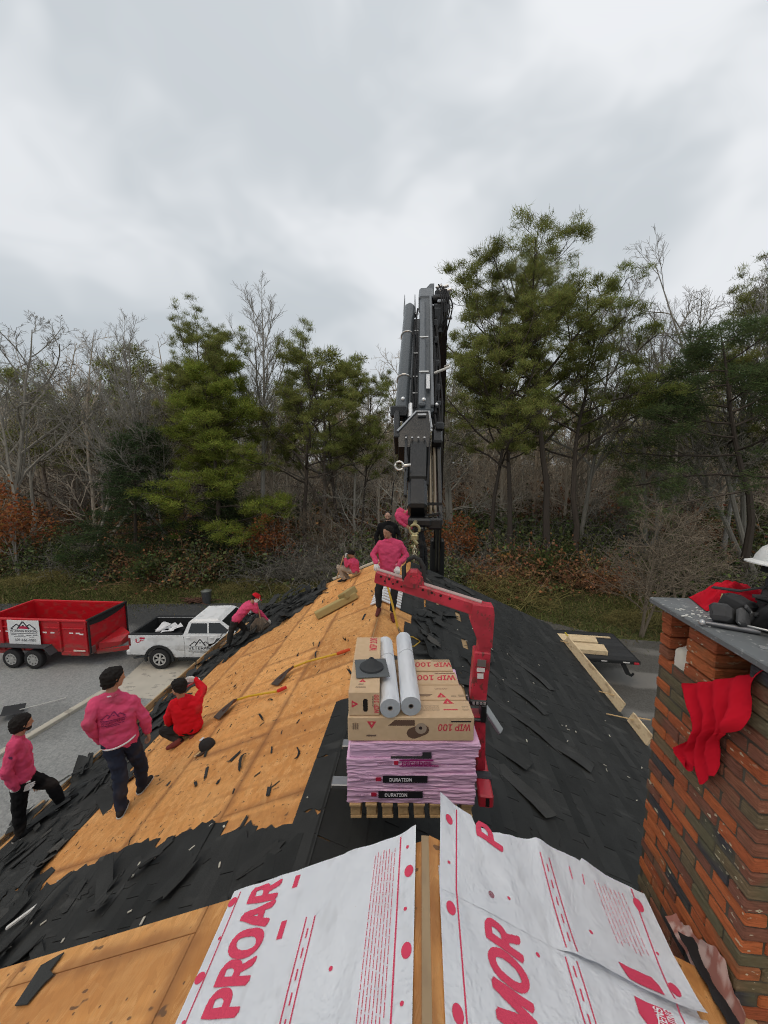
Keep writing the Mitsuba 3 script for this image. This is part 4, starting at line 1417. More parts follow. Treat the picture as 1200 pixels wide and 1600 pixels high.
ms = [on_side(house_mark(0.84, 0.27), 1.62, -0.984, 0.97), on_side(meshkit.text_mesh('VETERANS', 0.115, 0.002, True), 1.17, -0.983, 0.82, 1.0)]
v = ms[1].vertices
v[:, 0] = 1.15 + (v[:, 0] - v[:, 0].min()) * 0.98 / np.ptp(v[:, 0])
pk.add('door_lettering', cat_(ms + [cbox(0.94, 0.003, 0.022, c=(1.62, -0.983, 0.755)), cbox(0.60, 0.003, 0.012, c=(1.62, -0.983, 0.71))]), 'matt', (0.03, 0.03, 0.035), label='black gabled house mark over lettering on the door')
ms = []
for i, (x, z, w, h) in enumerate(((-0.62, 1.28, 0.20, 0.07), (-0.64, 1.20, 0.14, 0.04), (-0.86, 1.19, 0.05, 0.12), (-0.80, 1.11, 0.12, 0.03), (-0.72, 1.16, 0.08, 0.03))):
    ms.append(cbox(w, 0.003, h, c=(x, -0.983, z)))
pk.add('red_decal', cat_(ms), 'matt', (0.50, 0.03, 0.07), label='small red decal on the side of the bed')
# papers lying in the bed
rs = np.random.default_rng(12)
for i, (x, y, a) in enumerate(((-0.45, 0.1, 0.3), (-0.05, 0.25, -0.5), (0.15, 0.0, 0.8), (0.05, -0.35, 0.2), (-0.3, -0.1, 1.2))):
    m = grid(lambda p, q: np.stack([0.50 * (p - 0.5), 0.34 * (q - 0.5), 0.10 * np.sin(p * 5 + i) * (q - 0.2) + 0.06 * p]), 6, 4)
    put('paper_sack', moved(m, pk.M @ rotz(a, (x, y, 1.16 + 0.05 * i))), 'matt', (0.62, 0.62, 0.63), smooth=True, label='crumpled white sack lying in the bed of the white pickup', cat='sack', group='white sacks in the pickup bed')
put('loading_block', moved(cbox(1.0, 0.7, 0.26, 0.03, c=(-0.1, 0.0, 1.01)), pk.M), 'matt', (0.035, 0.036, 0.038), label='black box under the white sacks in the pickup bed', cat='box')

# the red dump trailer: x forward from the front near corner, y away from the house
tr_ang = math.atan2(0.10, 3.7)
TRM = np.eye(4)
TRM[:3, 0] = (math.cos(tr_ang), math.sin(tr_ang), 0)
TRM[:3, 1] = (-math.sin(tr_ang), math.cos(tr_ang), 0)
TRM[:3, 3] = (-12.9, 13.2, 0.03)
dt = Kit(thing('dump_trailer', 'red open dump trailer with a white sign on its side, hitched behind the white pickup', 'trailer'), TRM)
Lb, Wb, z0, z1 = 4.3, 2.0, 0.62, 1.90
for (nm, m) in (('side_panel', cbox(Lb, 0.04, z1 - z0, c=(-Lb / 2, 0.02, (z0 + z1) / 2))), ('side_panel', cbox(Lb, 0.04, z1 - z0, c=(-Lb / 2, Wb - 0.02, (z0 + z1) / 2))),
                ('front_panel', cbox(0.04, Wb - 0.085, z1 - z0, c=(-0.02, Wb / 2, (z0 + z1) / 2))), ('tailgate', cbox(0.04, Wb - 0.085, z1 - z0, c=(-Lb + 0.02, Wb / 2, (z0 + z1) / 2))),
                ('bed_floor', cbox(Lb - 0.085, Wb - 0.085, 0.04, c=(-Lb / 2, Wb / 2, z0 + 0.06)))):
    dt.add(nm, m, 'paint', RED)
dt.add('top_rail', cat_([cbox(Lb + 0.06, 0.09, 0.08, 0.012, c=(-Lb / 2, y, z1 + 0.02)) for y in (-0.01, Wb + 0.01)] + [cbox(0.09, Wb - 0.08, 0.08, 0.012, c=(-Lb, Wb / 2, z1 + 0.02))]), 'gloss', (0.54, 0.016, 0.024))
for x in (-0.04, -1.13, -2.75, -3.55):
    dt.add('side_post', cbox(0.075, 0.07, z1 - z0 - 0.06, 0.01, c=(x - 0.03, -0.036, (z0 + z1) / 2)), 'paint', RED)
dt.add('side_rib', cat_([cbox(0.9, 0.05, 0.05, 0.01, c=(-0.60, -0.026, 1.60)), cbox(0.60, 0.05, 0.05, 0.01, c=(-1.50, -0.026, 1.60)), cbox(0.80, 0.05, 0.05, 0.01, c=(-3.2, -0.026, 1.60))]), 'paint', RED)
dt.add('latch', cat_([beam((-1.22, -0.08, 1.47), (-1.10, -0.08, 1.56), 0.03, 0.03), cbox(0.05, 0.03, 0.05, c=(-1.15, -0.085, 1.38))]), 'matt', (0.5, 0.03, 0.04))
for x in (-0.13, -0.34, -0.62, -1.40, -1.72, -3.30, -3.55):
    dt.add('reflector', cbox(0.17, 0.006, 0.055, c=(x - 0.10, -0.004 - (0.072 if x > -0.15 else 0), 1.40)), 'gloss', (0.75, 0.70, 0.68))
dt.add('tarp', cat_([cbox(0.10, Wb + 0.12, 0.09, 0.02, c=(0.02, Wb / 2, z1 + 0.05)),
                     grid(lambda a, b: np.stack([0.03 + 0.01 * np.sin(9 * a), 0.06 + (Wb - 0.15) * a, z1 + 0.02 - b * (0.30 - 0.22 * (a - 0.5) ** 2 * 2 - 0.10 * a)]), 16, 4),
                     cbox(0.06, 0.07, 1.35, 0.01, c=(0.03, 0.0, 1.26)), cbox(0.05, 0.06, 1.35, 0.01, c=(0.035, Wb, 1.26))]), 'matt', (0.026, 0.024, 0.024), label='black mesh tarp rolled over the front edge')
dt.add('frame_rail', cat_([cbox(Lb + 0.2, 0.10, 0.16, c=(-Lb / 2, y, 0.52)) for y in (0.35, Wb - 0.35)] + [beam((0.02, 0.30, 0.50), (1.45, Wb / 2 - 0.04, 0.50), 0.09, 0.15), beam((0.02, Wb - 0.30, 0.50), (1.45, Wb / 2 + 0.04, 0.50), 0.09, 0.15)]), 'paint', RED)
dt.add('tool_box', trimesh.convex.convex_hull(np.array([(0.06, 0.35, 0.58), (0.06, Wb - 0.35, 0.58), (0.70, 0.75, 0.58), (0.70, Wb - 0.75, 0.58), (0.06, 0.35, 0.84), (0.06, Wb - 0.35, 1.0), (0.70, 0.75, 0.76), (0.70, Wb - 0.75, 0.92)])), 'paint', RED)
dt.add('hitch_coupler', cat_([cbox(0.28, 0.12, 0.14, 0.02, c=(1.52, Wb / 2, 0.54)), tube([(1.10, Wb / 2, 0.10), (1.10, Wb / 2, 0.95)], 0.04, 10)]), 'matt', GREY)
dt.add('lower_skirt', cbox(1.15, 0.05, 0.16, 0.01, c=(-0.62, 0.0, 0.56)), 'paint', RED)
dt.add('lower_skirt', cbox(0.9, 0.05, 0.16, 0.01, c=(-3.75, 0.0, 0.56)), 'paint', RED)
dt.add('corner_plate', cbox(0.05, 0.20, 0.30, 0.01, c=(0.035, 0.12, 0.70)), 'metal', (0.30, 0.22, 0.21))
dt.add('step_lamp', cbox(0.50, 0.03, 0.07, 0.01, c=(-0.40, -0.045, 0.70)), 'gloss', (0.62, 0.48, 0.42))
dt.add('fender', cat_([cbox(2.1, 0.32, 0.05, 0.01, c=(-2.62, -0.17, 0.90)), beam((-1.60, -0.17, 0.89), (-1.36, -0.17, 0.62), 0.32, 0.04), beam((-3.64, -0.17, 0.89), (-3.85, -0.17, 0.66), 0.32, 0.04)]), 'matt', (0.055, 0.056, 0.060))
for x in (-2.16, -3.07):
    for (y, s) in ((-0.17, -1), (Wb + 0.17, 1)):
        wheel(dt, x, y, 0.385, 0.24, s, (0.60, 0.60, 0.58), spokes=8, star=False)
sg = 1.34
sign = dt.add('sign', cbox(1.34, 0.012, 0.98, 0.004, c=(-2.62, -0.085, 1.42)), 'matt', (0.70, 0.71, 0.71), label='white sign with gabled house mark, shop name and telephone number')


def sign_text(text, x0, x1, z, h, bold=True):
    m = meshkit.text_mesh(text, h, 0.002, bold)
    v = m.vertices
    v[:, 0] = (v[:, 0] - v[:, 0].min()) * (x1 - x0) / np.ptp(v[:, 0])
    return on_side(m, x0, -0.0925, z)


put(sign + '__lettering', moved(cat_([on_side(house_mark(1.05, 0.30), -2.62, -0.0945, 1.56), sign_text('VETERANS ROOFING', -3.20, -2.04, 1.43, 0.085), cbox(1.14, 0.003, 0.022, c=(-2.62, -0.0935, 1.37)),
                                   cbox(0.24, 0.003, 0.022, c=(-3.05, -0.0935, 1.305)), cbox(0.24, 0.003, 0.022, c=(-2.75, -0.0935, 1.30)), cbox(0.24, 0.003, 0.022, c=(-2.42, -0.0935, 1.30)), cbox(0.20, 0.003, 0.022, c=(-2.15, -0.0935, 1.30)),
                                   cbox(0.50, 0.003, 0.018, c=(-2.80, -0.0935, 1.235)), cbox(0.20, 0.003, 0.018, c=(-2.30, -0.0935, 1.23)), sign_text('609-666-9050', -3.02, -2.14, 1.05, 0.10)]), dt.M), 'matt', (0.035, 0.035, 0.045))
put(sign + '__red_roof', moved(on_side(trimesh.Trimesh([(-0.22, 0, 0), (0.22, 0, 0), (0.12, 0.11, 0), (-0.12, 0.11, 0)], [[0, 1, 2], [0, 2, 3]], process=False), -2.62, -0.0935, 1.56), dt.M), 'matt', (0.45, 0.03, 0.08))

# the black flatbed at the right eave, with lumber strapped on it
fb_ang = math.atan2(-0.19, 2.82)
FBM = rotz(fb_ang, (7.69, 13.58, 0.03))
fb = Kit(thing('flatbed_trailer', 'black flatbed deck with red tail lamp, standing beyond the right eave', 'trailer'), FBM)
for i in range(8):
    fb.add('deck_plank', cbox(6.4, 0.272, 0.035, 0.004, c=(-3.2, 0.145 + 0.282 * i, 1.09)), 'matt', np.array([0.040, 0.041, 0.043]) * (0.8 + 0.05 * ((i * 5) % 7)))
fb.add('edge_rail', cat_([cbox(6.4, 0.05, 0.11, 0.008, c=(-3.2, -0.03, 1.05)), cbox(0.06, 2.3, 0.11, 0.008, c=(0.03, 1.13, 1.05)), cbox(6.4, 0.05, 0.11, 0.008, c=(-3.2, 2.30, 1.05))]), 'matt', BLACK)
fb.add('frame_rail', cat_([cbox(6.0, 0.10, 0.22, c=(-3.1, y, 0.92)) for y in (0.65, 1.6)] + [cbox(0.08, 2.1, 0.12, c=(-x, 1.13, 0.98)) for x in (0.4, 1.4, 2.4, 3.4)]), 'matt', BLACK)
fb.add('reflector', cbox(0.22, 0.008, 0.04, c=(-0.42, -0.060, 1.06)), 'gloss', (0.72, 0.70, 0.68))
fb.add('reflector', cbox(0.20, 0.008, 0.03, c=(-1.15, -0.060, 1.06)), 'gloss', (0.72, 0.70, 0.68))
fb.add('reflector', cbox(0.20, 0.008, 0.03, c=(-1.85, -0.060, 1.06)), 'gloss', (0.72, 0.70, 0.68))
fb.add('tail_lamp', cbox(0.16, 0.05, 0.07, 0.01, c=(-0.10, -0.075, 1.05)), 'gloss', (0.45, 0.015, 0.03))
fb.add('hook_bracket', cat_([beam((-0.50, 0.0, 0.98), (-0.32, 0.0, 0.62), 0.06, 0.14), beam((-0.32, 0.0, 0.62), (-0.18, 0.0, 0.56), 0.06, 0.08), beam((-0.18, 0.0, 0.56), (-0.14, 0.0, 0.66), 0.05, 0.05)]), 'matt', BLACK)
fb.add('support_leg', cat_([tube([(-1.55, 0.35, 0.98), (-1.50, 0.35, 0.03)], 0.045, 10), cbox(0.2, 0.2, 0.03, c=(-1.50, 0.35, 0.02))]), 'matt', GREY)
for x in (-3.6, -4.5):
    for (y, s) in ((0.2, -1), (2.1, 1)):
        wheel(fb, x, y, 0.40, 0.24, s, (0.35, 0.35, 0.35), spokes=8, star=False)
rl = np.random.default_rng(31)


def board(x0, x1, y, z, w, h, ang, label, grp=None, cat='board'):
    m = beam((x0, y, z), (x1, y + ang * (x1 - x0), z), w, h, b=0.005)
    put('lumber_board', moved(m, FBM), 'pale_wood', uv=(rl.random(), 0.15), label=label, cat=cat, group=grp)


LAYN = ('lowest', 'second', 'third', 'top')
for j in range(4):
    for i in range(3):
        board(-3.6, -0.90 + 0.02 * i, 0.42 + 0.19 * i, 1.128 + 0.041 * j, 0.185, 0.038, -0.02, f'pale board of the {LAYN[j]} layer, nearer strapped stack on the black flatbed', 'boards of the nearer lumber stack')
for j in range(4):
    for i in range(3):
        board(-4.6, -0.98 + 0.03 * i, 1.15 + 0.19 * i, 1.128 + 0.041 * j, 0.185, 0.038, -0.02, f'pale board of the {LAYN[j]} layer, farther strapped stack on the black flatbed', 'boards of the farther lumber stack')
board(-3.2, -0.25, 1.80, 1.135, 0.09, 0.04, 0.0, 'single pale board reaching farthest back on the black flatbed')
put('yellow_strap', cat_([moved(beam((-1.95, 0.30, 1.282), (-1.97, 1.70, 1.284), 0.05, 0.005), FBM), moved(beam((-1.95, 0.30, 1.282), (-1.95, -0.06, 1.08), 0.05, 0.005), FBM)]), 'matt', (0.55, 0.42, 0.04), label='yellow strap over the lumber on the black flatbed', cat='strap')

# ---------------------------------------------------------------- the crane
crane = thing('truck_crane', 'dark grey knuckle-boom crane reaching over the roof ridge from behind', 'crane')
STEEL, DKST = (0.050, 0.057, 0.063), (0.009, 0.0095, 0.010)


def cr(part, mesh, mat='gloss', col=STEEL, smooth=False, **k):
    return put(f'{crane}__{part}', mesh, mat, col, smooth, **k)


def P(*a):
    return np.array(a, float)


A, B = P(-0.035, 4.00, 7.55), P(-0.05, 7.0, 10.75)
ax = norm(B - A)
fwd = norm(np.cross(ax, P(1, 0, 0)))            # out of the boom's upper face, towards the house
fwd = fwd if fwd[1] < 0 else -fwd
J = lambda s, x, o=0.0: A + ax * s + P(x, 0, 0) + fwd * o
cr('tip_section', beam(J(-0.05, 0.0), J(0.85, 0.0), 0.20, 0.22, up=fwd, b=0.03), 'gloss', (0.007, 0.007, 0.008))
cr('tip_section', beam(J(0.30, 0.0), J(1.0, 0.0), 0.235, 0.26, up=fwd, b=0.03), 'gloss', (0.009, 0.0095, 0.010))
hood = m3.Manifold.hull_points(np.array([J(0.78, -0.22, 0.12), J(0.78, 0.12, 0.12), J(0.78, -0.24, -0.16), J(0.78, 0.14, -0.16), J(1.02, -0.24, 0.15), J(1.02, 0.14, 0.15), J(1.30, -0.02, 0.18), J(1.30, 0.13, 0.18), J(1.34, -0.20, -0.15), J(1.34, 0.15, -0.15)]))
cr('joint_hood', hood, 'gloss', (0.010, 0.0105, 0.011))
cr('hood_edge', cat_([tube([J(1.00, -0.245, 0.16), J(1.31, -0.03, 0.19), J(1.31, 0.125, 0.19), J(1.05, 0.155, 0.16)], 0.014, 6), beam(J(1.24, -0.01, 0.20), J(1.24, 0.09, 0.20), 0.03, 0.012, up=fwd)]), 'metal', (0.42, 0.43, 0.44))
for m_ in (beam(J(0.92, -0.25), J(1.42, -0.27), 0.07, 0.30, up=fwd, b=0.01), beam(J(0.86, 0.22), J(1.08, 0.22), 0.12, 0.26, up=fwd, b=0.02), cbox(0.20, 0.12, 0.14, 0.02, c=J(1.42, -0.25, 0.10)), cbox(0.10, 0.10, 0.10, 0.02, c=J(1.10, 0.25, 0.14))):
    cr('joint_bracket', m_, 'gloss', DKST)
cr('bolt', cat_([tube([J(0.88, -0.14 + 0.07 * i, 0.10), J(0.88, -0.14 + 0.07 * i, 0.175)], 0.012, 8) for i in range(4)]), 'metal', (0.5, 0.5, 0.5))
# the long cylinders and boxes of the outer boom
cr('lift_cylinder', cat_([tube([J(1.42, -0.215, 0.04), J(4.12, -0.175, 0.04)], 0.090, 18), tube([J(4.08, -0.175, 0.04), J(4.22, -0.173, 0.04)], [0.090, 0.05], 14)]), 'gloss', (0.070, 0.079, 0.086), smooth=40)
cr('cylinder_rod', tube([J(1.30, -0.10, 0.10), J(1.55, -0.10, 0.10)], 0.035, 12), 'metal', (0.8, 0.8, 0.8), smooth=40)
cr('small_cylinder', tube([J(1.44, -0.12, 0.02), J(3.3, -0.105, 0.02)], 0.05, 14), 'gloss', STEEL, smooth=40)
cr('inner_boom', beam(J(1.30, -0.06, -0.12), J(3.95, -0.05, -0.12), 0.30, 0.16, up=fwd, b=0.02), 'gloss', (0.020, 0.021, 0.022))
cr('outer_boom', beam(J(1.40, 0.085, 0.0), J(4.42, 0.09, 0.0), 0.20, 0.26, up=fwd, b=0.03), 'gloss', (0.066, 0.075, 0.082))
cr('outer_boom_slide', beam(J(1.45, 0.04, 0.16), J(4.05, 0.045, 0.16), 0.085, 0.06, up=fwd, b=0.02), 'gloss', (0.10, 0.11, 0.12))
cr('outer_boom_slide', beam(J(1.45, 0.165, 0.155), J(4.30, 0.170, 0.155), 0.04, 0.05, up=fwd, b=0.01), 'gloss', (0.14, 0.15, 0.16))
cr('boom_head', cat_([beam(J(4.28, 0.09, 0.0), J(4.62, 0.10, 0.0), 0.24, 0.30, up=fwd, b=0.03)]), 'gloss', (0.12, 0.13, 0.14))
cr('boom_head_plate', m3.Manifold.hull_points(np.array([J(4.6, 0.06, 0.1), J(4.6, 0.22, 0.1), J(4.6, 0.06, -0.1), J(4.6, 0.22, -0.1), J(4.86, 0.17, 0.1), J(4.86, 0.24, 0.1), J(4.86, 0.17, -0.1), J(4.86, 0.24, -0.1)])), 'gloss', STEEL)
for x in (-0.262, -0.085):
    cr('guide_fin', trimesh.convex.convex_hull(np.array([J(3.95, x - 0.012, 0.06), J(3.95, x + 0.02, 0.06), J(3.95, x - 0.012, -0.03), J(3.95, x + 0.02, -0.03), J(4.62, x - 0.015, 0.04), J(4.62, x - 0.005, 0.04), J(4.62, x - 0.015, 0.0)])), 'gloss', (0.10, 0.11, 0.115))
for (s, x, r) in ((2.15, -0.205, 0.094), (3.25, -0.188, 0.094)):
    a = np.linspace(0, 2 * math.pi, 15)
    cr('cylinder_clamp', tube([J(s, x + 1.03 * r * math.cos(t), 0.04 + 1.03 * r * math.sin(t)) for t in a], 0.012, 6), 'metal', (0.62, 0.62, 0.60))
for s in (2.10, 2.95):
    cr('boom_clamp', beam(J(s, 0.0, 0.20), J(s, 0.125, 0.20), 0.028, 0.012, up=fwd), 'metal', (0.62, 0.62, 0.60))
cr('data_plate', beam(J(1.75, 0.115, 0.193), J(2.05, 0.115, 0.193), 0.045, 0.006, up=fwd), 'gloss', (0.62, 0.63, 0.64))
cr('grease_cap', cat_([trimesh.creation.icosphere(2, 0.028).apply_translation(J(1.62, -0.20, 0.14)), trimesh.creation.icosphere(2, 0.028).apply_translation(J(1.52, 0.06, 0.20)), trimesh.creation.icosphere(2, 0.022).apply_translation(J(1.50, 0.22, 0.14))]), 'metal', (0.8, 0.8, 0.8), smooth=True)
# the knuckle and the main boom going back down to the truck behind the house
cr('knuckle', cat_([cbox(0.24, 0.34, 0.34, 0.03, c=(0.31, 6.98, 10.72)), cbox(0.22, 0.30, 0.16, 0.02, c=(0.27, 6.75, 10.50)), tube([(0.16, 6.8, 10.72), (0.42, 6.8, 10.72)], 0.07, 14), cbox(0.15, 0.3, 0.4, 0.02, c=(0.24, 6.7, 10.30))]), 'gloss', DKST)
cr('knuckle_fitting', cat_([tube([(0.22 + 0.05 * i, 6.62, 10.82 - 0.06 * (i % 2)), (0.30 + 0.05 * i, 6.60, 10.84 - 0.06 * (i % 2))], 0.025, 8) for i in range(4)] + [cbox(0.14, 0.06, 0.05, 0.01, c=(0.30, 6.64, 10.62)), cbox(0.10, 0.06, 0.04, 0.01, c=(0.42, 6.64, 10.36))]), 'metal', (0.50, 0.51, 0.52))
MB0, MB1 = P(0.345, 7.05, 10.55), P(0.745, 16.9, 4.55)
cr('main_boom', m3.Manifold.hull_points(np.array([MB0 + (dx, 0, dz) for dx in (-0.075, 0.075) for dz in (-0.16, 0.16)] + [MB1 + (dx, 0, dz) for dx in (-0.17, 0.17) for dz in (-0.30, 0.30)])), 'gloss', (0.017, 0.016, 0.016))
cr('main_cylinder', tube([MB0 + (0.02, 1.2, -1.25), P(0.75, 16.6, 3.4)], 0.09, 12), 'gloss', DKST, smooth=40)
cr('base_column', cat_([cbox(0.62, 0.62, 4.2, 0.05, c=(0.75, 17.1, 2.6)), cbox(2.3, 1.2, 0.35, 0.04, c=(0.75, 17.1, 0.95)), cbox(2.4, 0.3, 0.9, 0.03, c=(0.75, 17.1, 0.48))]), 'gloss', DKST)
# the pair of rods and the block that hang beside the tip
cr('rod', tube([J(0.88, 0.13, 0.02), P(0.10, 3.98, 7.46)], 0.022, 8), 'metal', (0.28, 0.22, 0.15))
cr('rod', tube([J(0.88, 0.185, 0.02), P(0.15, 3.98, 7.46)], 0.018, 8), 'metal', (0.24, 0.20, 0.15))
cr('side_bar', beam(J(0.92, 0.235, 0.0), P(0.205, 4.02, 7.36), 0.045, 0.10, b=0.008), 'gloss', DKST)
cr('side_bar', beam(J(0.95, -0.14, 0.13), J(0.05, -0.125, 0.13), 0.03, 0.05, up=fwd, b=0.008), 'gloss', (0.012, 0.013, 0.014))
cr('tip_block', cat_([cbox(0.24, 0.22, 0.085, 0.02, c=(-0.01, 3.95, 7.42)), cbox(0.16, 0.16, 0.12, 0.02, c=(0.14, 3.98, 7.40)), cbox(0.13, 0.14, 0.06, 0.02, c=(-0.02, 3.9, 7.35)), beam((0.05, 3.98, 7.60), (0.22, 3.98, 7.60), 0.03, 0.03), beam((0.05, 3.98, 7.48), (0.20, 3.98, 7.50), 0.03, 0.02)]), 'gloss', (0.009, 0.009, 0.010))
a = np.linspace(0, 2 * math.pi, 17)
cr('shackle_ring', cat_([tube([(-0.235 + 0.045 * math.cos(t), 4.15, 7.99 + 0.045 * math.sin(t)) for t in a], 0.012, 6), beam((-0.185, 4.15, 7.99), (-0.11, 4.15, 8.0), 0.03, 0.03)]), 'metal', (0.75, 0.74, 0.70), smooth=True)
# hoses
rh = np.random.default_rng(8)
for i in range(7):
    x0 = 0.20 + 0.012 * i
    pts = [J(s, x0 + 0.025 * math.sin(s * 2.2 + i * 1.7), 0.02 + 0.05 * math.sin(s * 1.3 + i * 2.1)) for s in np.linspace(1.1, 4.3, 16)]
    cr('hose', tube(pts, 0.013, 6), 'rubber', (0.018, 0.018, 0.019), smooth=True)
for i in range(5):
    t = np.linspace(0, 1, 10)
    pts = [P(0.20 + 0.04 * i + 0.10 * math.sin(3.1 * q), 6.60 - 0.10 * math.sin(3.1 * q), 10.82 - 0.72 * q + 0.05 * math.sin(6 * q + i)) for q in t]
    cr('hose', tube(pts, 0.012, 6), 'rubber', (0.03, 0.03, 0.032), smooth=True)
pts = [J(2.12, 0.20, 0.16), J(2.14, 0.32, 0.20), J(2.22, 0.40, 0.18), J(2.36, 0.41, 0.12), J(2.48, 0.36, 0.02)]
k = cr('hose', tube(pts, 0.018, 8), 'rubber', (0.60, 0.59, 0.55), smooth=True)
say(k, 'pale looped hose')
cr('cable', tube([P(-0.235, 4.15, 7.95), P(-0.30, 4.2, 7.8), P(-0.33, 4.3, 7.55)], 0.007, 5), 'rubber', (0.03, 0.03, 0.03))
for i, (s0, s1, x, o, r) in enumerate(((1.45, 3.9, -0.045, 0.14, 0.013), (1.45, 3.6, -0.075, 0.12, 0.011), (1.5, 4.2, 0.19, 0.13, 0.014), (1.4, 2.9, 0.215, 0.10, 0.018), (0.2, 1.3, 0.115, 0.13, 0.012), (0.3, 1.3, -0.115, 0.10, 0.012))):
    cr('hose', tube([J(q, x + 0.012 * math.sin(5 * q + i), o + 0.015 * math.sin(4 * q + i * 2)) for q in np.linspace(s0, s1, 14)], r, 6), 'rubber', (0.014, 0.014, 0.015), smooth=True)
for i, q in enumerate((1.6, 1.95, 2.5, 3.1, 3.6)):
    cr('valve_block', cbox(0.07, 0.08, 0.10, 0.012, c=J(q, 0.245, 0.05)), 'gloss', DKST)
    cr('hose_clip', beam(J(q + 0.12, -0.08, 0.15), J(q + 0.12, -0.02, 0.15), 0.02, 0.01, up=fwd), 'metal', (0.35, 0.35, 0.34))
hk = cr('hook', cat_([tube([(-0.055 + 0.045 * math.cos(t), 3.56, 7.40 + 0.045 * math.sin(t)) for t in a], 0.013, 7), tube([(-0.055, 3.56, 7.36), (-0.055, 3.55, 7.30), (-0.03, 3.54, 7.27), (-0.055, 3.53, 7.235), (-0.085, 3.53, 7.25)], 0.018, 8), cbox(0.07, 0.05, 0.06, 0.012, c=(-0.055, 3.56, 7.325)), tube([(-0.055, 3.60, 7.45), (-0.05, 3.95, 7.42)], 0.02, 8)]), 'metal', (0.40, 0.35, 0.19), smooth=30)
say(hk, 'gold coloured hook under the boom tip')

# ---------------------------------------------------------------- the pallet fork, the pallet and its load
fk = thing('pallet_fork', 'worn red crane fork with overhead arm, carrying the loaded pallet', 'crane fork')


def fo(part, mesh, mat='worn_red', col=None, smooth=False, label=None):
    k = put(f'{fk}__{part}', mesh, mat, col, smooth)
    if label:
        say(k, label)
    return k


TOPL, TOPR = P(-0.40, 3.46, 6.975), P(0.515, 3.16, 6.80)
fo('top_arm', cat_([beam(TOPL, TOPR, 0.11, 0.115, b=0.012)]))
ms = []
for i in range(9):
    q = TOPL + (TOPR - TOPL) * (0.07 + 0.083 * i)
    d = norm(np.cross(TOPR - TOPL, P(0, 0, 1)))
    d = d if d[1] < 0 else -d
    ms.append(moved(trimesh.creation.cylinder(0.011, 0.006, sections=12), frame(q + d * 0.0555 + P(0, 0, 0.027), norm(TOPR - TOPL), d)))
    if i < 3:
        ms.append(moved(trimesh.creation.cylinder(0.009, 0.006, sections=12), frame(q + d * 0.0555 + P(0, 0, -0.005) + (TOPR - TOPL) * 0.04, norm(TOPR - TOPL), d)))
fo('adjusting_hole', cat_(ms), 'matt', (0.02, 0.012, 0.012), label='row of round holes along the arm')
fo('top_strip', beam(TOPL + (0, 0, 0.062), TOPR + (0, 0, 0.062), 0.05, 0.012), 'matt', (0.42, 0.30, 0.28))
CN = P(0.555, 3.145, 6.80)
fo('corner', m3.Manifold.hull_points(np.array([CN + (dx, dy, dz) for dy in (-0.06, 0.06) for dx, dz in ((-0.12, 0.06), (0.045, 0.045), (0.055, -0.02), (0.045, -0.30), (-0.055, -0.30), (-0.075, -0.16), (-0.14, -0.075))])))
fo('upright', beam((0.545, 3.145, 6.56), (0.515, 3.14, 6.15), 0.11, 0.105, up=(0, 1, 0), b=0.012))
fo('sleeve', beam((0.525, 3.14, 6.46), (0.500, 3.14, 6.03), 0.135, 0.130, up=(0, 1, 0), b=0.01))
fo('sleeve_plate', cat_([beam((0.518, 3.073, 6.40), (0.514, 3.073, 6.34), 0.07, 0.01, up=(0, -1, 0))]), 'metal', (0.30, 0.26, 0.25))
fo('sticker', cat_([cbox(0.065, 0.004, 0.035, c=(0.512, 3.072, 6.31)), cbox(0.05, 0.004, 0.045, c=(0.509, 3.072, 6.255))]), 'matt', (0.62, 0.58, 0.57), label='pale sticker on the red sleeve')
fo('spring_box', cat_([cbox(0.15, 0.15, 0.05, 0.01, c=(0.50, 3.14, 6.015)), cbox(0.05, 0.12, 0.16, 0.01, c=(0.545, 3.12, 5.92)), cbox(0.10, 0.12, 0.03, 0.01, c=(0.48, 3.12, 5.86))]), 'gloss', DKST)
fo('spring_clip', cat_([cbox(0.02, 0.012, 0.02, c=(0.46 + 0.03 * i, 3.06, 6.02)) for i in range(4)]), 'metal', (0.6, 0.6, 0.6))
fo('arm_plate', beam((0.53, 3.14, 5.99), (0.69, 3.05, 5.78), 0.075, 0.03, b=0.006), 'metal', (0.30, 0.31, 0.31))
fo('lower_upright', m3.Manifold.hull_points(np.array([(x, y, 5.88) for x in (0.43, 0.565) for y in (3.08, 3.20)] + [(x, y, 5.60) for x in (0.445, 0.56) for y in (3.07, 3.21)] + [(x, y, 5.42) for x in (0.51, 0.57) for y in (3.05, 3.2)])))
fo('base_beam', beam((0.555, 3.60, 5.34), (0.545, 2.82, 5.335), 0.115, 0.11, b=0.012), 'gloss', (0.46, 0.030, 0.048))
fo('base_slot', cat_([cbox(0.030, 0.006, 0.075, c=(0.556, 2.8215, 5.335))]), 'matt', (0.012, 0.010, 0.010))
fo('base_collar', beam((0.555, 3.07, 5.342), (0.555, 2.99, 5.341), 0.13, 0.125, b=0.01), 'matt', (0.06, 0.062, 0.068))
for (y0, y1) in ((2.98, 2.885), (3.42, 3.33)):
    k = fo('fork_tine', cat_([beam((0.56, y0, 5.335), (-0.72, y1, 5.345), 0.10, 0.042, b=0.008)]), 'metal', (0.26, 0.265, 0.27))
EYEC = P(-0.055, 3.345, 6.955)
fo('lifting_bracket', cat_([m3_ for m3_ in [trimesh.convex.convex_hull(np.array([EYEC + (dx, dy, dz) for dy in (-0.07, 0.07) for dx, dz in ((-0.10, -0.01), (0.10, -0.05), (0.08, 0.06), (0.03, 0.11), (-0.03, 0.11), (-0.08, 0.05))]))]] + [moved(trimesh.creation.cylinder(0.035, 0.17, sections=20), frame(EYEC + (0, 0, 0.045), (1, 0, 0), (0, 1, 0)))]))
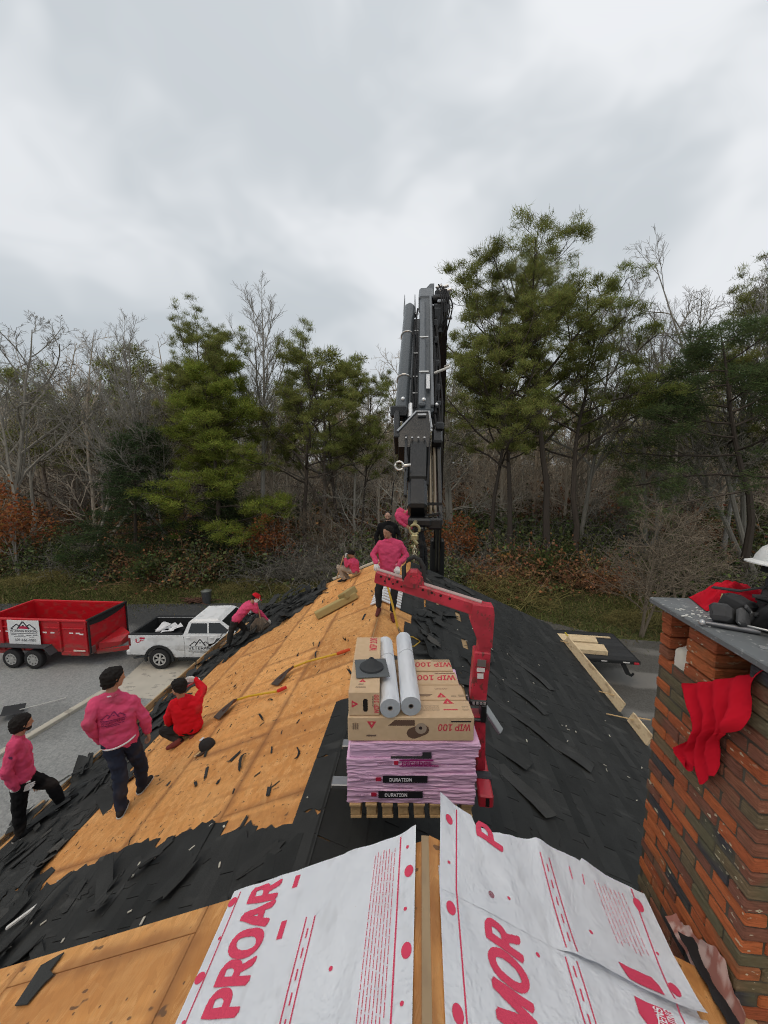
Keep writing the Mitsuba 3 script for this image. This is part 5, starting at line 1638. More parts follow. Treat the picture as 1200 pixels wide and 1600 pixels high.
fo('lifting_shackle', tube([EYEC + (-0.085, 0.0, 0.02), EYEC + (-0.09, 0, 0.14), EYEC + (-0.05, 0, 0.21), EYEC + (0.0, 0, 0.235), EYEC + (0.05, 0, 0.21), EYEC + (0.09, 0, 0.14), EYEC + (0.085, 0, 0.02)], 0.02, 10), 'matt', (0.035, 0.034, 0.033), smooth=40)
t = np.linspace(0, 1, 12)
put('chain', cat_([moved(tube([(0.018 * math.cos(q), 0.028 * math.sin(q), 0) for q in a], 0.006, 6), frame((-0.055 + 0.004 * (i % 2), 3.50 - 0.012 * i, 7.235 - 0.024 * i), (1, 0.2, 0) if i % 2 else (0, 1, 0.2), (0, 1, 0.1) if i % 2 else (1, 0, 0))) for i in range(5)]), 'metal', (0.50, 0.46, 0.32), smooth=True, label='short chain between the crane hook and the red fork', cat='chain')

LD = rotz(YAW, (-0.045, 2.675, 0))       # the load: x along its front, y away from the house ridge end, z world
pl = Kit(thing('pallet', 'wooden pallet hanging over the ridge under the pink bundles', 'pallet'), LD)
rq = np.random.default_rng(17)
for i in range(8):
    pl.add('deck_board', cbox(0.088, 1.08, 0.020, 0.003, c=(-0.435 + 0.1243 * i, 0.55, 5.382)), 'wood', uv=(rq.random(), 0.15))
for i in range(8):
    pl.add('bottom_board', cbox(0.084, 1.06, 0.020, 0.003, c=(-0.430 + 0.1243 * i, 0.56, 5.262)), 'wood', uv=(rq.random(), 0.25))
for y in (0.08, 0.55, 1.04):
    for x in (-0.435, -0.31, -0.186, -0.062, 0.062, 0.187, 0.311, 0.435):
        pl.add('block', cbox(0.075, 0.085, 0.098, 0.003, c=(x, y, 5.322)), 'wood', uv=(rq.random(), 0.2))


def crumpled(sx, sy, sz, seed, amp=0.009):
    m = trimesh.creation.box((sx, sy, sz))
    v, f = trimesh.remesh.subdivide_to_size(m.vertices, m.faces, 0.055)
    h = meshkit.fbm(v * (7, 7, 45) + seed * 7.7, 3, 5)[:, None] - 0.5
    n = v / np.array([sx, sy, sz]) * 2
    side = np.clip(np.abs(n) ** 8, 0, 1) * np.sign(n)
    v = v + side * h * amp * 2.2
    edge = np.abs(n[:, 2:]) > 0.9
    v[:, :2] *= np.where(edge, 1 - 0.010, 1.0)
    return trimesh.Trimesh(v, f, process=True)


LILAC = np.array([0.70, 0.44, 0.63])
BZ, BH_ = 5.395, 0.0645
LAY = ('first', 'second', 'third', 'fourth', 'fifth', 'sixth', 'seventh', 'topmost')
ROW = ('front', 'middle', 'rear')
for lay in range(8):
    for row in range(3):
        z = BZ + BH_ * (lay + 0.5)
        j = rq.normal(0, 0.006, 2)
        m = crumpled(0.985, 0.345, BH_ - 0.003, lay * 3 + row)
        printed = row == 0 and lay in (1, 3, 5, 6)
        lab = {1: 'pink wrapped bundle with the lower of two black labels lettered in white', 3: 'pink wrapped bundle with the upper of two black labels lettered in white', 5: 'pink wrapped bundle with maroon stripes and lettering', 6: 'pink wrapped bundle with torn dark label, just above the maroon-striped one'}.get(lay) if printed else None
        key = put('shingle_bundle', moved(m, LD @ rotz(rq.normal(0, 0.012), (-0.005 + j[0] + 0.004 * lay * (1 if lay > 5 else 0), 0.185 + 0.36 * row + j[1], z))), 'film', LILAC * rq.uniform(0.9, 1.08), smooth=40,
                  label=lab or f'plain pink wrapped bundle, {LAY[lay]} layer above the pallet, {ROW[row]} row', cat='bundle', group='pink shingle bundles stacked on the pallet')
        if printed:
            fy = -0.001 + j[1] - 0.0

            def band(x0, x1, za, zb, col, nm, yy=0.0):
                put(f'{key}__{nm}', moved(cbox(x1 - x0, 0.003, zb - za, c=((x0 + x1) / 2, fy - yy, z + (za + zb) / 2)), LD), 'matt', col)

            def words(t, x0, x1, zb, h, col, nm='lettering'):
                tx = meshkit.text_mesh(t, h, 0.002, True)
                v = tx.vertices
                v[:, 0] = x0 + (v[:, 0] - v[:, 0].min()) * (x1 - x0) / np.ptp(v[:, 0])
                put(f'{key}__{nm}', moved(tx, LD @ np.array([[1, 0, 0, 0], [0, 0, -1, fy - 0.0045], [0, 1, 0, z + zb], [0, 0, 0, 1.0]])), 'matt', col)
            if lay in (1, 3):
                o = 0.035 * (lay == 3)
                band(-0.255 + o, 0.085 + o, -0.028, 0.028, (0.012, 0.011, 0.014), 'black_label')
                words('DURATION', -0.205 + o, -0.035 + o, -0.012, 0.026, (0.72, 0.70, 0.74))
                band(-0.31 + o, -0.268 + o, -0.014, 0.016, (0.42, 0.015, 0.05), 'red_square')
                words('OWENS CORNING', -0.43 + o, -0.325 + o, -0.004, 0.012, (0.36, 0.20, 0.32), 'maker_lettering')
            if lay == 5:
                band(-0.095, 0.165, 0.018, 0.028, (0.30, 0.02, 0.15), 'maroon_stripe')
                band(-0.095, 0.205, -0.029, -0.019, (0.30, 0.02, 0.15), 'maroon_stripe')
                words('PROEDGE', -0.075, 0.15, -0.015, 0.030, (0.30, 0.015, 0.14))
                band(-0.135, -0.103, -0.014, 0.016, (0.45, 0.015, 0.05), 'red_square')
                words('OWENS CORNING', -0.26, -0.15, -0.006, 0.013, (0.36, 0.20, 0.32), 'maker_lettering')
            if lay == 6:
                band(0.08, 0.15, -0.03, 0.02, (0.03, 0.028, 0.032), 'black_label')
                band(-0.16, 0.13, -0.031, -0.012, (0.05, 0.045, 0.05), 'torn_label')

BT = BZ + BH_ * 8 + 0.004
CRIM = (0.52, 0.055, 0.075)
BROWN = (0.115, 0.068, 0.048)


def carton(name_label, c, size, ax_, group=None):
    key = put('cardboard_carton', moved(cbox(*size, 0.006, c=c), LD), 'cardboard', uv=(rq.random(), 0.0), label=name_label, cat='carton', group=group)
    return key


def front(key, part, m, x, y, z, col, flip=True):
    """A flat drawing (xy) put on a face that looks towards the near ridge, upside down as the cartons lie."""
    s = -1 if flip else 1
    put(f'{key}__{part}', moved(m, LD @ np.array([[s, 0, 0, x], [0, 0, -1, y], [0, s, 0, z], [0, 0, 0, 1.0]])), 'matt', col)


def topside(key, part, m, x, y, z, col, turn=math.pi):
    put(f'{key}__{part}', moved(m, LD @ rotz(turn, (x, y, z))), 'matt', col)


def text_w(t, h, w):
    m = meshkit.text_mesh(t, h, 0.0012, True)
    v = m.vertices
    v[:, 0] = (v[:, 0] - v[:, 0].min()) * w / np.ptp(v[:, 0]) + 0.10 * v[:, 1]
    return m


def tri_mark(s):
    o = np.array([(-0.5, 0), (0.5, 0), (0, 0.85)]) * s
    i = np.array([(-0.16, 0.12), (0.16, 0.12), (0, 0.45)]) * s
    q = Polygon(o, [i[::-1]])
    return trimesh.creation.extrude_polygon(q, 0.0012, engine='earcut')


def flat(w, h):
    return cbox(w, h, 0.0012, c=(w / 2, h / 2, 0.0006))


cz = BT + 0.1
c1 = carton('front cardboard carton across the stack, with a brown roll pictured on it', (-0.008, 0.125, cz), (0.955, 0.210, 0.195), 0)
yf = 0.125 - 0.105 - 0.0008
front(c1, 'red_lettering', text_w('WIP 100', 0.052, 0.245), 0.445, yf, cz + 0.040, CRIM)
front(c1, 'black_bar', flat(0.15, 0.010), 0.445, yf, cz + 0.068, (0.03, 0.025, 0.025))
front(c1, 'triangle_mark', tri_mark(0.07), -0.305, yf, cz + 0.065, CRIM)
front(c1, 'maker_line', flat(0.075, 0.012), -0.27, yf, cz - 0.045, (0.14, 0.09, 0.07))
front(c1, 'brown_stripe', extrude([(0, 0), (0.15, 0), (0.20, 0.045), (0.0, 0.045)], 0.0012), 0.02, yf, cz + 0.075, BROWN)
rollm = [dot(0.0, 0.0, 0.060, 0.055)]
front(c1, 'roll_picture', extrude([(0.06 * math.cos(t) + (0.05 if math.cos(t) > 0 else 0), 0.047 * math.sin(t) + (0.025 if math.cos(t) > 0 else 0)) for t in a[:-1]], 0.0012), 0.07, yf, cz - 0.005, BROWN)
front(c1, 'roll_end_picture', extrude([(0.044 * math.cos(t), 0.044 * math.sin(t)) for t in a[:-1]], 0.0024), 0.068, yf, cz + 0.008, (0.32, 0.25, 0.19))
front(c1, 'roll_core_picture', extrude([(0.013 * math.cos(t), 0.013 * math.sin(t)) for t in a[:-1]], 0.0034), 0.064, yf, cz + 0.012, (0.03, 0.02, 0.02))
front(c1, 'code_print', cat_([flat(0.012, 0.05).apply_translation((0.016 * i, 0, 0)) for i in range(3)]), -0.405, yf, cz + 0.05, (0.22, 0.15, 0.10))
ct = cz + 0.0975 + 0.0006
topside(c1, 'triangle_mark', tri_mark(0.085), 0.30, 0.185, ct, CRIM, turn=0)
topside(c1, 'maker_line', flat(0.11, 0.010), 0.25, 0.105, ct, CRIM, turn=0)
topside(c1, 'print_lines', cat_([flat(0.22, 0.012).apply_translation((0, -0.025 * i, 0)) for i in range(3)]), 0.0, 0.15, ct, (0.40, 0.29, 0.19), turn=0)
topside(c1, 'code_print', cat_([flat(0.05, 0.02), flat(0.05, 0.015).apply_translation((0, 0.04, 0))]), 0.40, 0.10, ct, (0.40, 0.29, 0.19), turn=0)
for i, (y, lab) in enumerate(((0.346, 'second cardboard carton from the front, lying flat with a triangle mark on top'), (0.567, 'third cardboard carton from the front, lying flat with red lettering on top'), (0.788, 'rearmost cardboard carton lying flat, with red lettering on top'))):
    k = carton(lab, (-0.012 - 0.008 * i, y, cz), (0.935 - 0.012 * i, 0.206, 0.193 - 0.007 * (i % 2)), 0)
    tt = cz + 0.0965 - 0.0035 * (i % 2) + 0.0006
    if i == 0:
        topside(k, 'triangle_mark', tri_mark(0.075), 0.26, y - 0.075, tt, CRIM, turn=0)
        topside(k, 'code_print', cat_([flat(0.04, 0.02), flat(0.05, 0.03).apply_translation((0.06, 0, 0))]), 0.34, y - 0.07, tt, (0.36, 0.26, 0.17), turn=0)
        topside(k, 'brown_stripe', extrude([(0, 0), (0.12, 0), (0.15, 0.03), (0.0, 0.03)], 0.0012), 0.04, y - 0.06, tt, (0.25, 0.17, 0.11), turn=0)
        topside(k, 'maker_line', flat(0.11, 0.008), 0.22, y + 0.04, tt, (0.30, 0.18, 0.12), turn=0)
    else:
        topside(k, 'red_lettering', text_w('WIP 100', 0.075, 0.34), 0.43, y + 0.04, tt, CRIM)
        topside(k, 'black_bar', flat(0.18, 0.010), 0.43, y + 0.075, tt, (0.20, 0.12, 0.09))
# the carton that lies the other way, on top at the left
uz = cz + 0.0975 + 0.003
ck = carton('cardboard carton on top at left, end with a hand hole towards the near ridge', (-0.362, 0.50, uz + 0.095), (0.235, 0.93, 0.19), 1)
yf = 0.50 - 0.465 - 0.0008
front(ck, 'hand_hole', extrude([(0.018 * math.cos(t), (0.052 if math.sin(t) > 0 else -0.052) + 0.018 * math.sin(t) - (0.018 if math.sin(t) > 0 else -0.018)) for t in a[:-1]], 0.002), -0.352, yf, uz + 0.085, (0.015, 0.012, 0.010))
put(f'{ck}__red_lettering', moved(text_w('WIP 100', 0.034, 0.15), LD @ np.array([[0, -1, 0, -0.252], [0, 0, -1, yf], [1, 0, 0, uz + 0.018], [0, 0, 0, 1.0]])), 'matt', CRIM)
put(f'{ck}__triangle_mark', moved(tri_mark(0.06), LD @ np.array([[0, 1, 0, -0.455], [0, 0, -1, yf], [1, 0, 0, uz + 0.095], [0, 0, 0, 1.0]])), 'matt', CRIM)
put(f'{ck}__black_bar', moved(flat(0.006, 0.09), LD @ np.array([[1, 0, 0, -0.298], [0, 0, -1, yf], [0, 1, 0, uz + 0.07], [0, 0, 0, 1.0]])), 'matt', BROWN)
tt = uz + 0.19 + 0.0006
put(f'{ck}__red_lettering', moved(text_w('WIP 100', 0.065, 0.26), LD @ rotz(math.pi / 2, (-0.28, 0.68, tt))), 'matt', CRIM)
put(f'{ck}__code_print', moved(cat_([flat(0.08, 0.02), flat(0.04, 0.02).apply_translation((0.02, 0.04, 0))]), LD @ rotz(0, (-0.43, 0.09, tt))), 'matt', (0.34, 0.24, 0.16))
put(f'{ck}__triangle_mark', moved(tri_mark(0.05), LD @ rotz(0, (-0.38, 0.17, tt))), 'matt', CRIM)
# two white rolls
ROLLW = (0.62, 0.645, 0.68)
for (x, y0, L, lab, seed) in ((-0.165, 0.010, 1.05, 'white roll of underlayment, left of the two on the cartons', 1), (-0.008, 0.035, 1.13, 'white roll of underlayment, right of the two on the cartons', 2)):
    key = thing('underlayment_roll', lab, 'roll')
    r = 0.0765
    n = 40
    an = np.linspace(0, 2 * np.pi, 33)[:-1]
    t = np.linspace(0, 1, n)
    vv = []
    for q in t:
        rr = r * (1 + 0.03 * (meshkit.fbm(np.stack([np.cos(an) * 1.4, np.sin(an) * 1.4 + seed * 5, an * 0 + q * 6], -1), 3, 4) - 0.5))
        vv.append(np.stack([rr * np.cos(an), q * L + 0 * an, rr * np.sin(an)], 1))
    vv = np.array(vv).reshape(-1, 3)
    i, j = np.meshgrid(np.arange(n - 1), np.arange(32), indexing='ij')
    k0 = (i * 32 + j).ravel()
    k1 = (i * 32 + (j + 1) % 32).ravel()
    f = np.vstack([np.stack([k0, k0 + 32, k1 + 32], 1), np.stack([k0, k1 + 32, k1], 1)])
    RM = LD @ rotz(0.035 * (2 - seed), (x, y0, uz + r))
    put(key + '__sheet', moved((vv, f), RM), 'film', ROLLW, smooth=True)
    rings = [moved(trimesh.creation.annulus(0.016, r * 0.995, 0.004, sections=32), RM @ np.array([[1, 0, 0, 0], [0, 0, -1, yy], [0, 1, 0, 0], [0, 0, 0, 1.0]])) for yy in (0.001, L - 0.001)]
    say(put(key + '__end', cat_(rings), 'matt', (0.36, 0.385, 0.41)), 'grey spiral end of the roll')
    put(key + '__core', moved(trimesh.creation.annulus(0.0155, 0.019, 0.008, sections=20), RM @ np.array([[1, 0, 0, 0], [0, 0, -1, 0.002], [0, 1, 0, 0], [0, 0, 0, 1.0]])), 'matt', (0.17, 0.13, 0.10))
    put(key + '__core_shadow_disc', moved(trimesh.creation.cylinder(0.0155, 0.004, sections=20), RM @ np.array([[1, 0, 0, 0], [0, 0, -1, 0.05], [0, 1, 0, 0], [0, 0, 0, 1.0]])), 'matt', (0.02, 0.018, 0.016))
    th = np.linspace(0.3, 2.6, 14)
    put(key + '__tape', moved(tube([(r * 1.012 * math.cos(q), 0.66 * L + 0.02 * math.sin(q * 2), r * 1.012 * math.sin(q)) for q in th], 0.003, 4), RM), 'matt', (0.36, 0.38, 0.41))
# the pipe boot lying on the carton and the left roll
bm = LD @ rotz(0.12, (-0.315, 0.365, uz + 0.197)) @ np.array([[1, 0, 0, 0], [0, 1, 0, 0], [-0.02, 0.0, 1, 0], [0, 0, 0, 1.0]])
pb = Kit(thing('pipe_boot', 'dark grey square pipe flashing with a domed collar, on the left carton', 'flashing'), bm)
pb.add('base_plate', cbox(0.27, 0.29, 0.006, 0.002, c=(0, 0, 0.003)), 'matt', (0.105, 0.115, 0.120))
pb.add('collar', lathe([(0.100, 0.006), (0.098, 0.022), (0.085, 0.030), (0.070, 0.034), (0.055, 0.055), (0.030, 0.075), (0.018, 0.090), (0.012, 0.090), (0.012, 0.075)], 28), 'rubber', (0.042, 0.045, 0.048), smooth=50)
# ---------------------------------------------------------------- people
POSE = {
    'man2': dict(head=(-3.609, 3.972, 5.478), neck=(-3.623, 3.932, 5.323), shL=(-3.752, 3.816, 5.269), shR=(-3.465, 4.074, 5.152), elL=(-3.734, 3.699, 5.09), wrL=(-3.8, 3.908, 4.703), elR=(-3.399, 4.134, 4.887), wrR=(-3.416, 4.199, 4.639), hipL=(-3.674, 3.887, 4.711), hipR=(-3.523, 4.049, 4.64), knL=(-3.573, 3.897, 4.275), knR=(-3.518, 4.161, 4.2), anL=(-3.563, 3.852, 3.889), anR=(-3.562, 4.202, 3.842), toL=(-3.646, 4.046, 3.691), toR=(-3.576, 4.378, 3.738)),
    'man1': dict(head=(-5.196, 4.215, 4.609), neck=(-5.234, 4.167, 4.469), shR=(-5.128, 4.028, 4.475), shL=(-5.349, 4.296, 4.269), elR=(-5.165, 3.933, 4.161), wrR=(-5.166, 4.029, 3.832), hipR=(-5.18, 4.107, 3.917), hipL=(-5.305, 4.239, 3.808), knR=(-5.236, 4.085, 3.503), knL=(-5.128, 4.43, 3.536), anR=(-5.25, 4.067, 3.16), anL=(-5.059, 4.484, 3.047), elL=(-5.402, 4.358, 3.88), wrL=(-5.327, 4.372, 3.65), toR=(-5.19, 4.175, 3.091), toL=(-4.958, 4.644, 2.993)),
    'red': dict(head=(-3.643, 5.168, 4.633), neck=(-3.605, 5.171, 4.466), shL=(-3.72, 5.09, 4.417), shR=(-3.43, 5.33, 4.353), elL=(-3.802, 5.094, 4.169), wrL=(-3.813, 5.208, 3.937), elR=(-3.451, 5.499, 4.42), wrR=(-3.588, 5.524, 4.551), hipL=(-3.628, 5.154, 3.968), hipR=(-3.48, 5.283, 3.928), knL=(-3.913, 5.137, 3.917), knR=(-3.846, 5.49, 3.82), anL=(-3.637, 5.087, 3.805), anR=(-3.446, 5.282, 3.8), toL=(-3.694, 4.986, 3.794), toR=(-3.465, 5.146, 3.836)),
    'bend': dict(head=(-4.425, 9.661, 4.413), neck=(-4.538, 9.659, 4.284), shL=(-4.69, 9.75, 4.245), shR=(-4.518, 9.535, 4.259), elR=(-4.379, 9.606, 4.076), wrR=(-4.386, 9.602, 4.31), elL=(-4.406, 9.862, 3.938), wrL=(-4.23, 9.906, 3.723), hipL=(-4.942, 9.554, 3.841), hipR=(-4.889, 9.379, 3.88), knL=(-4.754, 9.661, 3.529), knR=(-4.981, 9.321, 3.581), anL=(-4.727, 9.653, 3.24), anR=(-5.05, 9.285, 3.255), toL=(-4.61, 9.712, 3.198), toR=(-4.923, 9.35, 3.247), st=(-4.382, 9.604, 4.417), sb=(-4.278, 9.736, 3.498)),
    'sit': dict(head=(-2.189, 11.751, 5.193), neck=(-2.119, 11.815, 5.054), shL=(-2.212, 11.645, 5.012), shR=(-2.037, 11.932, 4.944), elL=(-2.302, 11.578, 4.863), wrL=(-2.323, 11.594, 5.104), elR=(-2.238, 11.996, 4.732), wrR=(-2.34, 11.774, 4.934), hipL=(-2.106, 11.716, 4.644), hipR=(-2.04, 11.932, 4.606), knL=(-2.559, 11.631, 4.8), anL=(-2.406, 11.66, 4.401), knR=(-2.533, 11.891, 4.689), anR=(-2.285, 11.886, 4.337), toL=(-2.561, 11.611, 4.349), toR=(-2.423, 11.84, 4.283), st=(-2.38, 11.583, 5.187), sb=(-2.624, 11.619, 4.428)),
    'front': dict(head=(-0.645, 7.498, 6.667), neck=(-0.607, 7.501, 6.525), shL=(-0.81, 7.484, 6.459), shR=(-0.391, 7.519, 6.461), elL=(-0.938, 7.474, 6.225), wrL=(-0.854, 7.3, 6.088), elR=(-0.275, 7.528, 6.201), wrR=(-0.442, 7.334, 6.026), hipL=(-0.709, 7.493, 5.884), hipR=(-0.516, 7.509, 5.885), knL=(-0.833, 7.442, 5.512), knR=(-0.512, 7.469, 5.486), anL=(-0.825, 7.483, 5.122), anR=(-0.553, 7.506, 5.096), toL=(-0.847, 7.331, 5.073), toR=(-0.516, 7.358, 5.035)),
    'black': dict(head=(-0.939, 10.897, 6.546), neck=(-0.938, 10.897, 6.379), shL=(-1.177, 10.877, 6.286), shR=(-0.7, 10.917, 6.287), elL=(-1.269, 10.869, 5.949), wrL=(-1.22, 10.753, 5.655), elR=(-0.607, 10.924, 5.951), wrR=(-0.653, 10.8, 5.656), hipL=(-1.03, 10.889, 5.61), hipR=(-0.827, 10.906, 5.611), knL=(-1.03, 10.889, 5.25), knR=(-0.826, 10.906, 5.251), anL=(-1.03, 10.889, 4.963), anR=(-0.825, 10.906, 4.964), toL=(-1.034, 10.738, 4.948), toR=(-0.795, 10.758, 4.949)),
    'pink': dict(head=(-0.34, 12.049, 6.606), neck=(-0.539, 11.998, 6.529), shL=(-0.754, 11.897, 6.438), shR=(-0.646, 12.147, 6.612), elR=(-0.438, 11.999, 6.469), wrR=(-0.337, 11.849, 6.609), elL=(-0.651, 11.847, 6.225), wrL=(-0.471, 11.848, 6.107), hipL=(-0.122, 11.94, 6.014), hipR=(-0.044, 12.1, 6.05), knL=(0.045, 12.001, 5.35), knR=(0.147, 12.102, 5.33), anL=(0.052, 12.001, 4.768), anR=(0.196, 12.102, 4.745), toL=(0.033, 11.901, 4.712), toR=(0.215, 12.002, 4.689)),
}


def ball(p, r, n=12):
    return m3.Manifold.sphere(float(r), n).translate([float(x) for x in p])


def bone(*prs):
    return m3.Manifold.batch_hull([ball(p, r) for p, r in prs])


def fuse(parts, edge, it=8, folds=0.0, seed=0, lamb=0.5):
    m = m3.Manifold.batch_boolean(parts, m3.OpType.Add).refine_to_length(edge)
    t = tm(m)
    t.merge_vertices()
    v0 = np.array(t.vertices)
    trimesh.smoothing.filter_taubin(t, lamb=lamb, nu=lamb + 0.03, iterations=it)
    stray = ~(np.linalg.norm(t.vertices - v0, axis=1) < 0.03)
    t.vertices = np.where(stray[:, None], v0, t.vertices)
    if folds:
        v = t.vertices
        h = meshkit.fbm(v * (13, 13, 20) + seed * 3.3, 3, 9) - 0.5
        h2 = np.abs(meshkit.fbm(v * (7, 7, 9) + seed * 1.7, 2, 4) - 0.5)
        t.vertices = v + t.vertex_normals * (folds * (1.1 * h - 1.2 * h2 + 0.25))[:, None]
    return t


def worn(mesh, col, seed=0, a=0.30):
    """A cloth colour with faded and soiled patches, per vertex."""
    v = np.asarray(mesh.vertices)
    n = meshkit.fbm(v * 9 + seed * 5.1, 4, 3)[:, None] - 0.5
    soil = np.clip((meshkit.fbm(v * 5 + seed * 2.3 + 11, 3, 8)[:, None] - 0.60) / 0.12, 0, 1)
    return np.clip(np.asarray(col)[None] * (1 + a * n), 0, 1) * (1 - 0.22 * soil) + 0.22 * soil * np.array([[0.12, 0.10, 0.085]])


def lerp(a, b, t):
    return np.asarray(a, float) * (1 - t) + np.asarray(b, float) * t


def hand(w, d, palm, size=1.0, curl=0.9, thumb=None):
    """Palm, four unequal bent fingers and a thumb; d from the wrist to the knuckles, palm the way the palm looks."""
    d, palm = norm(d), np.asarray(palm, float)
    palm = norm(palm - d * np.dot(palm, d))
    s = np.cross(d, palm) if thumb is None else norm(np.asarray(thumb, float) - d * np.dot(thumb, d))
    w = np.asarray(w, float)
    k = size
    q = lambda a, b, c: w + k * (d * a + s * b + palm * c)
    parts = [m3.Manifold.batch_hull([ball(q(0.0, 0.012, 0), 0.019 * k), ball(q(0.0, -0.012, 0), 0.019 * k), ball(q(0.085, 0.030, 0.004), 0.0145 * k), ball(q(0.080, -0.032, 0.004), 0.0135 * k)])]
    for b, L in ((0.031, 0.068), (0.010, 0.076), (-0.011, 0.071), (-0.031, 0.056)):
        p0 = q(0.082, b, 0.002)
        a1 = curl * 0.45
        p1 = p0 + k * 0.5 * L * (d * math.cos(a1) + palm * math.sin(a1))
        a2 = curl * 1.25
        p2 = p1 + k * 0.5 * L * (d * math.cos(a2) + palm * math.sin(a2))
        parts += [bone((p0, 0.0105 * k), (p1, 0.0095 * k)), bone((p1, 0.0095 * k), (p2, 0.0080 * k))]
    t0, t1 = q(0.022, 0.022, 0.008), q(0.055, 0.052, 0.022)
    t2 = q(0.085, 0.050, 0.036)
    parts += [bone((t0, 0.014 * k), (t1, 0.0115 * k)), bone((t1, 0.0115 * k), (t2, 0.009 * k))]
    return parts


TAN, PALEG = (0.40, 0.215, 0.140), (0.62, 0.60, 0.58)
PINKSHIRT = (0.60, 0.072, 0.158)


def person(name, label, face, shirt, legs, shoes, skin=TAN, hair=(0.012, 0.010, 0.009), gloves=(), sole=None, k=1.0, short=False, beard=False, bald=False, seed=0,
           palms=None, headup=(0, 0, 1), features=True, bulk=1.0, snap=True, cap=None, group=None, roof=None, head=1.10):
    j = {n: np.array(v) for n, v in POSE[name].items()}
    key = thing('person', label, 'person', group)
    if snap:
        for side in 'LR':
            P_ = roof or LL
            for n, up in (('an', 0.085), ('to', 0.040)):
                q = j[n + side]
                zr = float(LL.z(q[0])) if q[0] < LL.rx else float(LR.z(q[0]))
                q[2] = zr + up
    face, hu = norm(face), np.asarray(headup, float)
    side = norm(np.cross(hu, face))            # to the person's left
    hu = np.cross(face, side)
    k0, k = k, k * head        # the head's own scale
    H = lambda a, b, c: j['head'] + k * (face * a + side * b + hu * c)
    kh, k = k, k0
    # torso joints
    ms, mh = (j['shL'] + j['shR']) / 2, (j['hipL'] + j['hipR']) / 2
    chest = [lerp(lerp(j['sh' + s], j['hip' + s], 0.24), lerp(ms, mh, 0.24), 0.40) for s in 'LR']
    belly = [lerp(lerp(j['sh' + s], j['hip' + s], 0.68), lerp(ms, mh, 0.68), 0.42) for s in 'LR']
    hips = [lerp(j['hip' + s], mh, 0.22) for s in 'LR']
    shi = [lerp(j['sh' + s], ms, 0.12) - (0, 0, 0.022 * k) for s in 'LR']

    def torso(g):
        return [bone((shi[0], 0.062 * k + g), (shi[1], 0.062 * k + g), (chest[0], 0.105 * k * bulk + g), (chest[1], 0.105 * k * bulk + g)),
                bone((chest[0], 0.105 * k * bulk + g), (chest[1], 0.105 * k * bulk + g), (belly[0], 0.104 * k * bulk + g), (belly[1], 0.104 * k * bulk + g)),
                bone((belly[0], 0.104 * k * bulk + g), (belly[1], 0.104 * k * bulk + g), (hips[0], 0.108 * k * bulk + g), (hips[1], 0.108 * k * bulk + g)),
                bone((ms + (0, 0, 0.02), 0.066 * k + g), (lerp(ms, j['neck'], 0.8), 0.054 * k + g))] + [bone((shi[i], 0.050 * k + g), (lerp(ms, j['neck'], 0.72), 0.052 * k + g), (chest[i] + (0, 0, 0.02), 0.080 * k + g)) for i in (0, 1)]

    def arms(g, end=1.0):
        o = []
        for s in 'LR':
            e, w = j['el' + s], lerp(j['el' + s], j['wr' + s], end)
            o += [bone((shi['LR'.index(s)], 0.064 * k + g), (e, 0.047 * k + g)), bone((e, 0.048 * k + g), (lerp(e, w, 0.35), 0.046 * k + g)), bone((lerp(e, w, 0.35), 0.046 * k + g), (w, 0.032 * k + g))]
        return o

    def legs_(g, end=1.0):
        o = []
        for i, s in enumerate('LR'):
            kn, an = j['kn' + s], lerp(j['kn' + s], j['an' + s], end)
            o += [bone((hips[i], 0.098 * k * bulk + g), (kn, 0.062 * k + g)), bone((kn, 0.064 * k + g), (lerp(kn, an, 0.3), 0.062 * k + g)), bone((lerp(kn, an, 0.3), 0.062 * k + g), (an, 0.043 * k + g * 1.2))]
        return o

    # the body: one skin, thinner than the clothes over it
    g = -0.018 * k
    parts = torso(g) + arms(g + 0.006) + legs_(g)
    for s in 'LR':
        parts.append(bone((j['an' + s], 0.036 * k), (lerp(j['an' + s], j['to' + s], 0.8) + (0, 0, -0.01), 0.030 * k)))
    parts += [bone((j['neck'] - (0, 0, 0.03), 0.056 * k), (H(-0.012, 0, -0.06), 0.054 * kh)),
              bone((H(-0.030, 0, 0.028), 0.086 * kh), (H(0.018, 0, 0.030), 0.076 * kh), (H(0.030, 0, 0.055), 0.058 * kh)),
              bone((H(0.020, 0, 0.010), 0.068 * kh), (H(0.032, 0.030, -0.050), 0.040 * kh), (H(0.032, -0.030, -0.050), 0.040 * kh), (H(0.062, 0, -0.082), 0.024 * kh)),
              bone((H(0.082, 0, 0.018), 0.011 * kh), (H(0.104, 0, -0.018), 0.013 * kh), (H(0.080, 0, -0.028), 0.018 * kh)),
              bone((H(0.070, 0.028, 0.030), 0.016 * kh), (H(0.070, -0.028, 0.030), 0.016 * kh)),
              bone((H(0.078, 0.014, -0.052), 0.010 * kh), (H(0.078, -0.014, -0.052), 0.010 * kh))]
    for s in (-1, 1):
        parts.append(bone((H(-0.005, s * 0.080, 0.022), 0.013 * kh), (H(-0.012, s * 0.088, 0.0), 0.012 * kh), (H(0.0, s * 0.080, -0.022), 0.009 * kh)))
    palms = palms or {}
    gl = {}
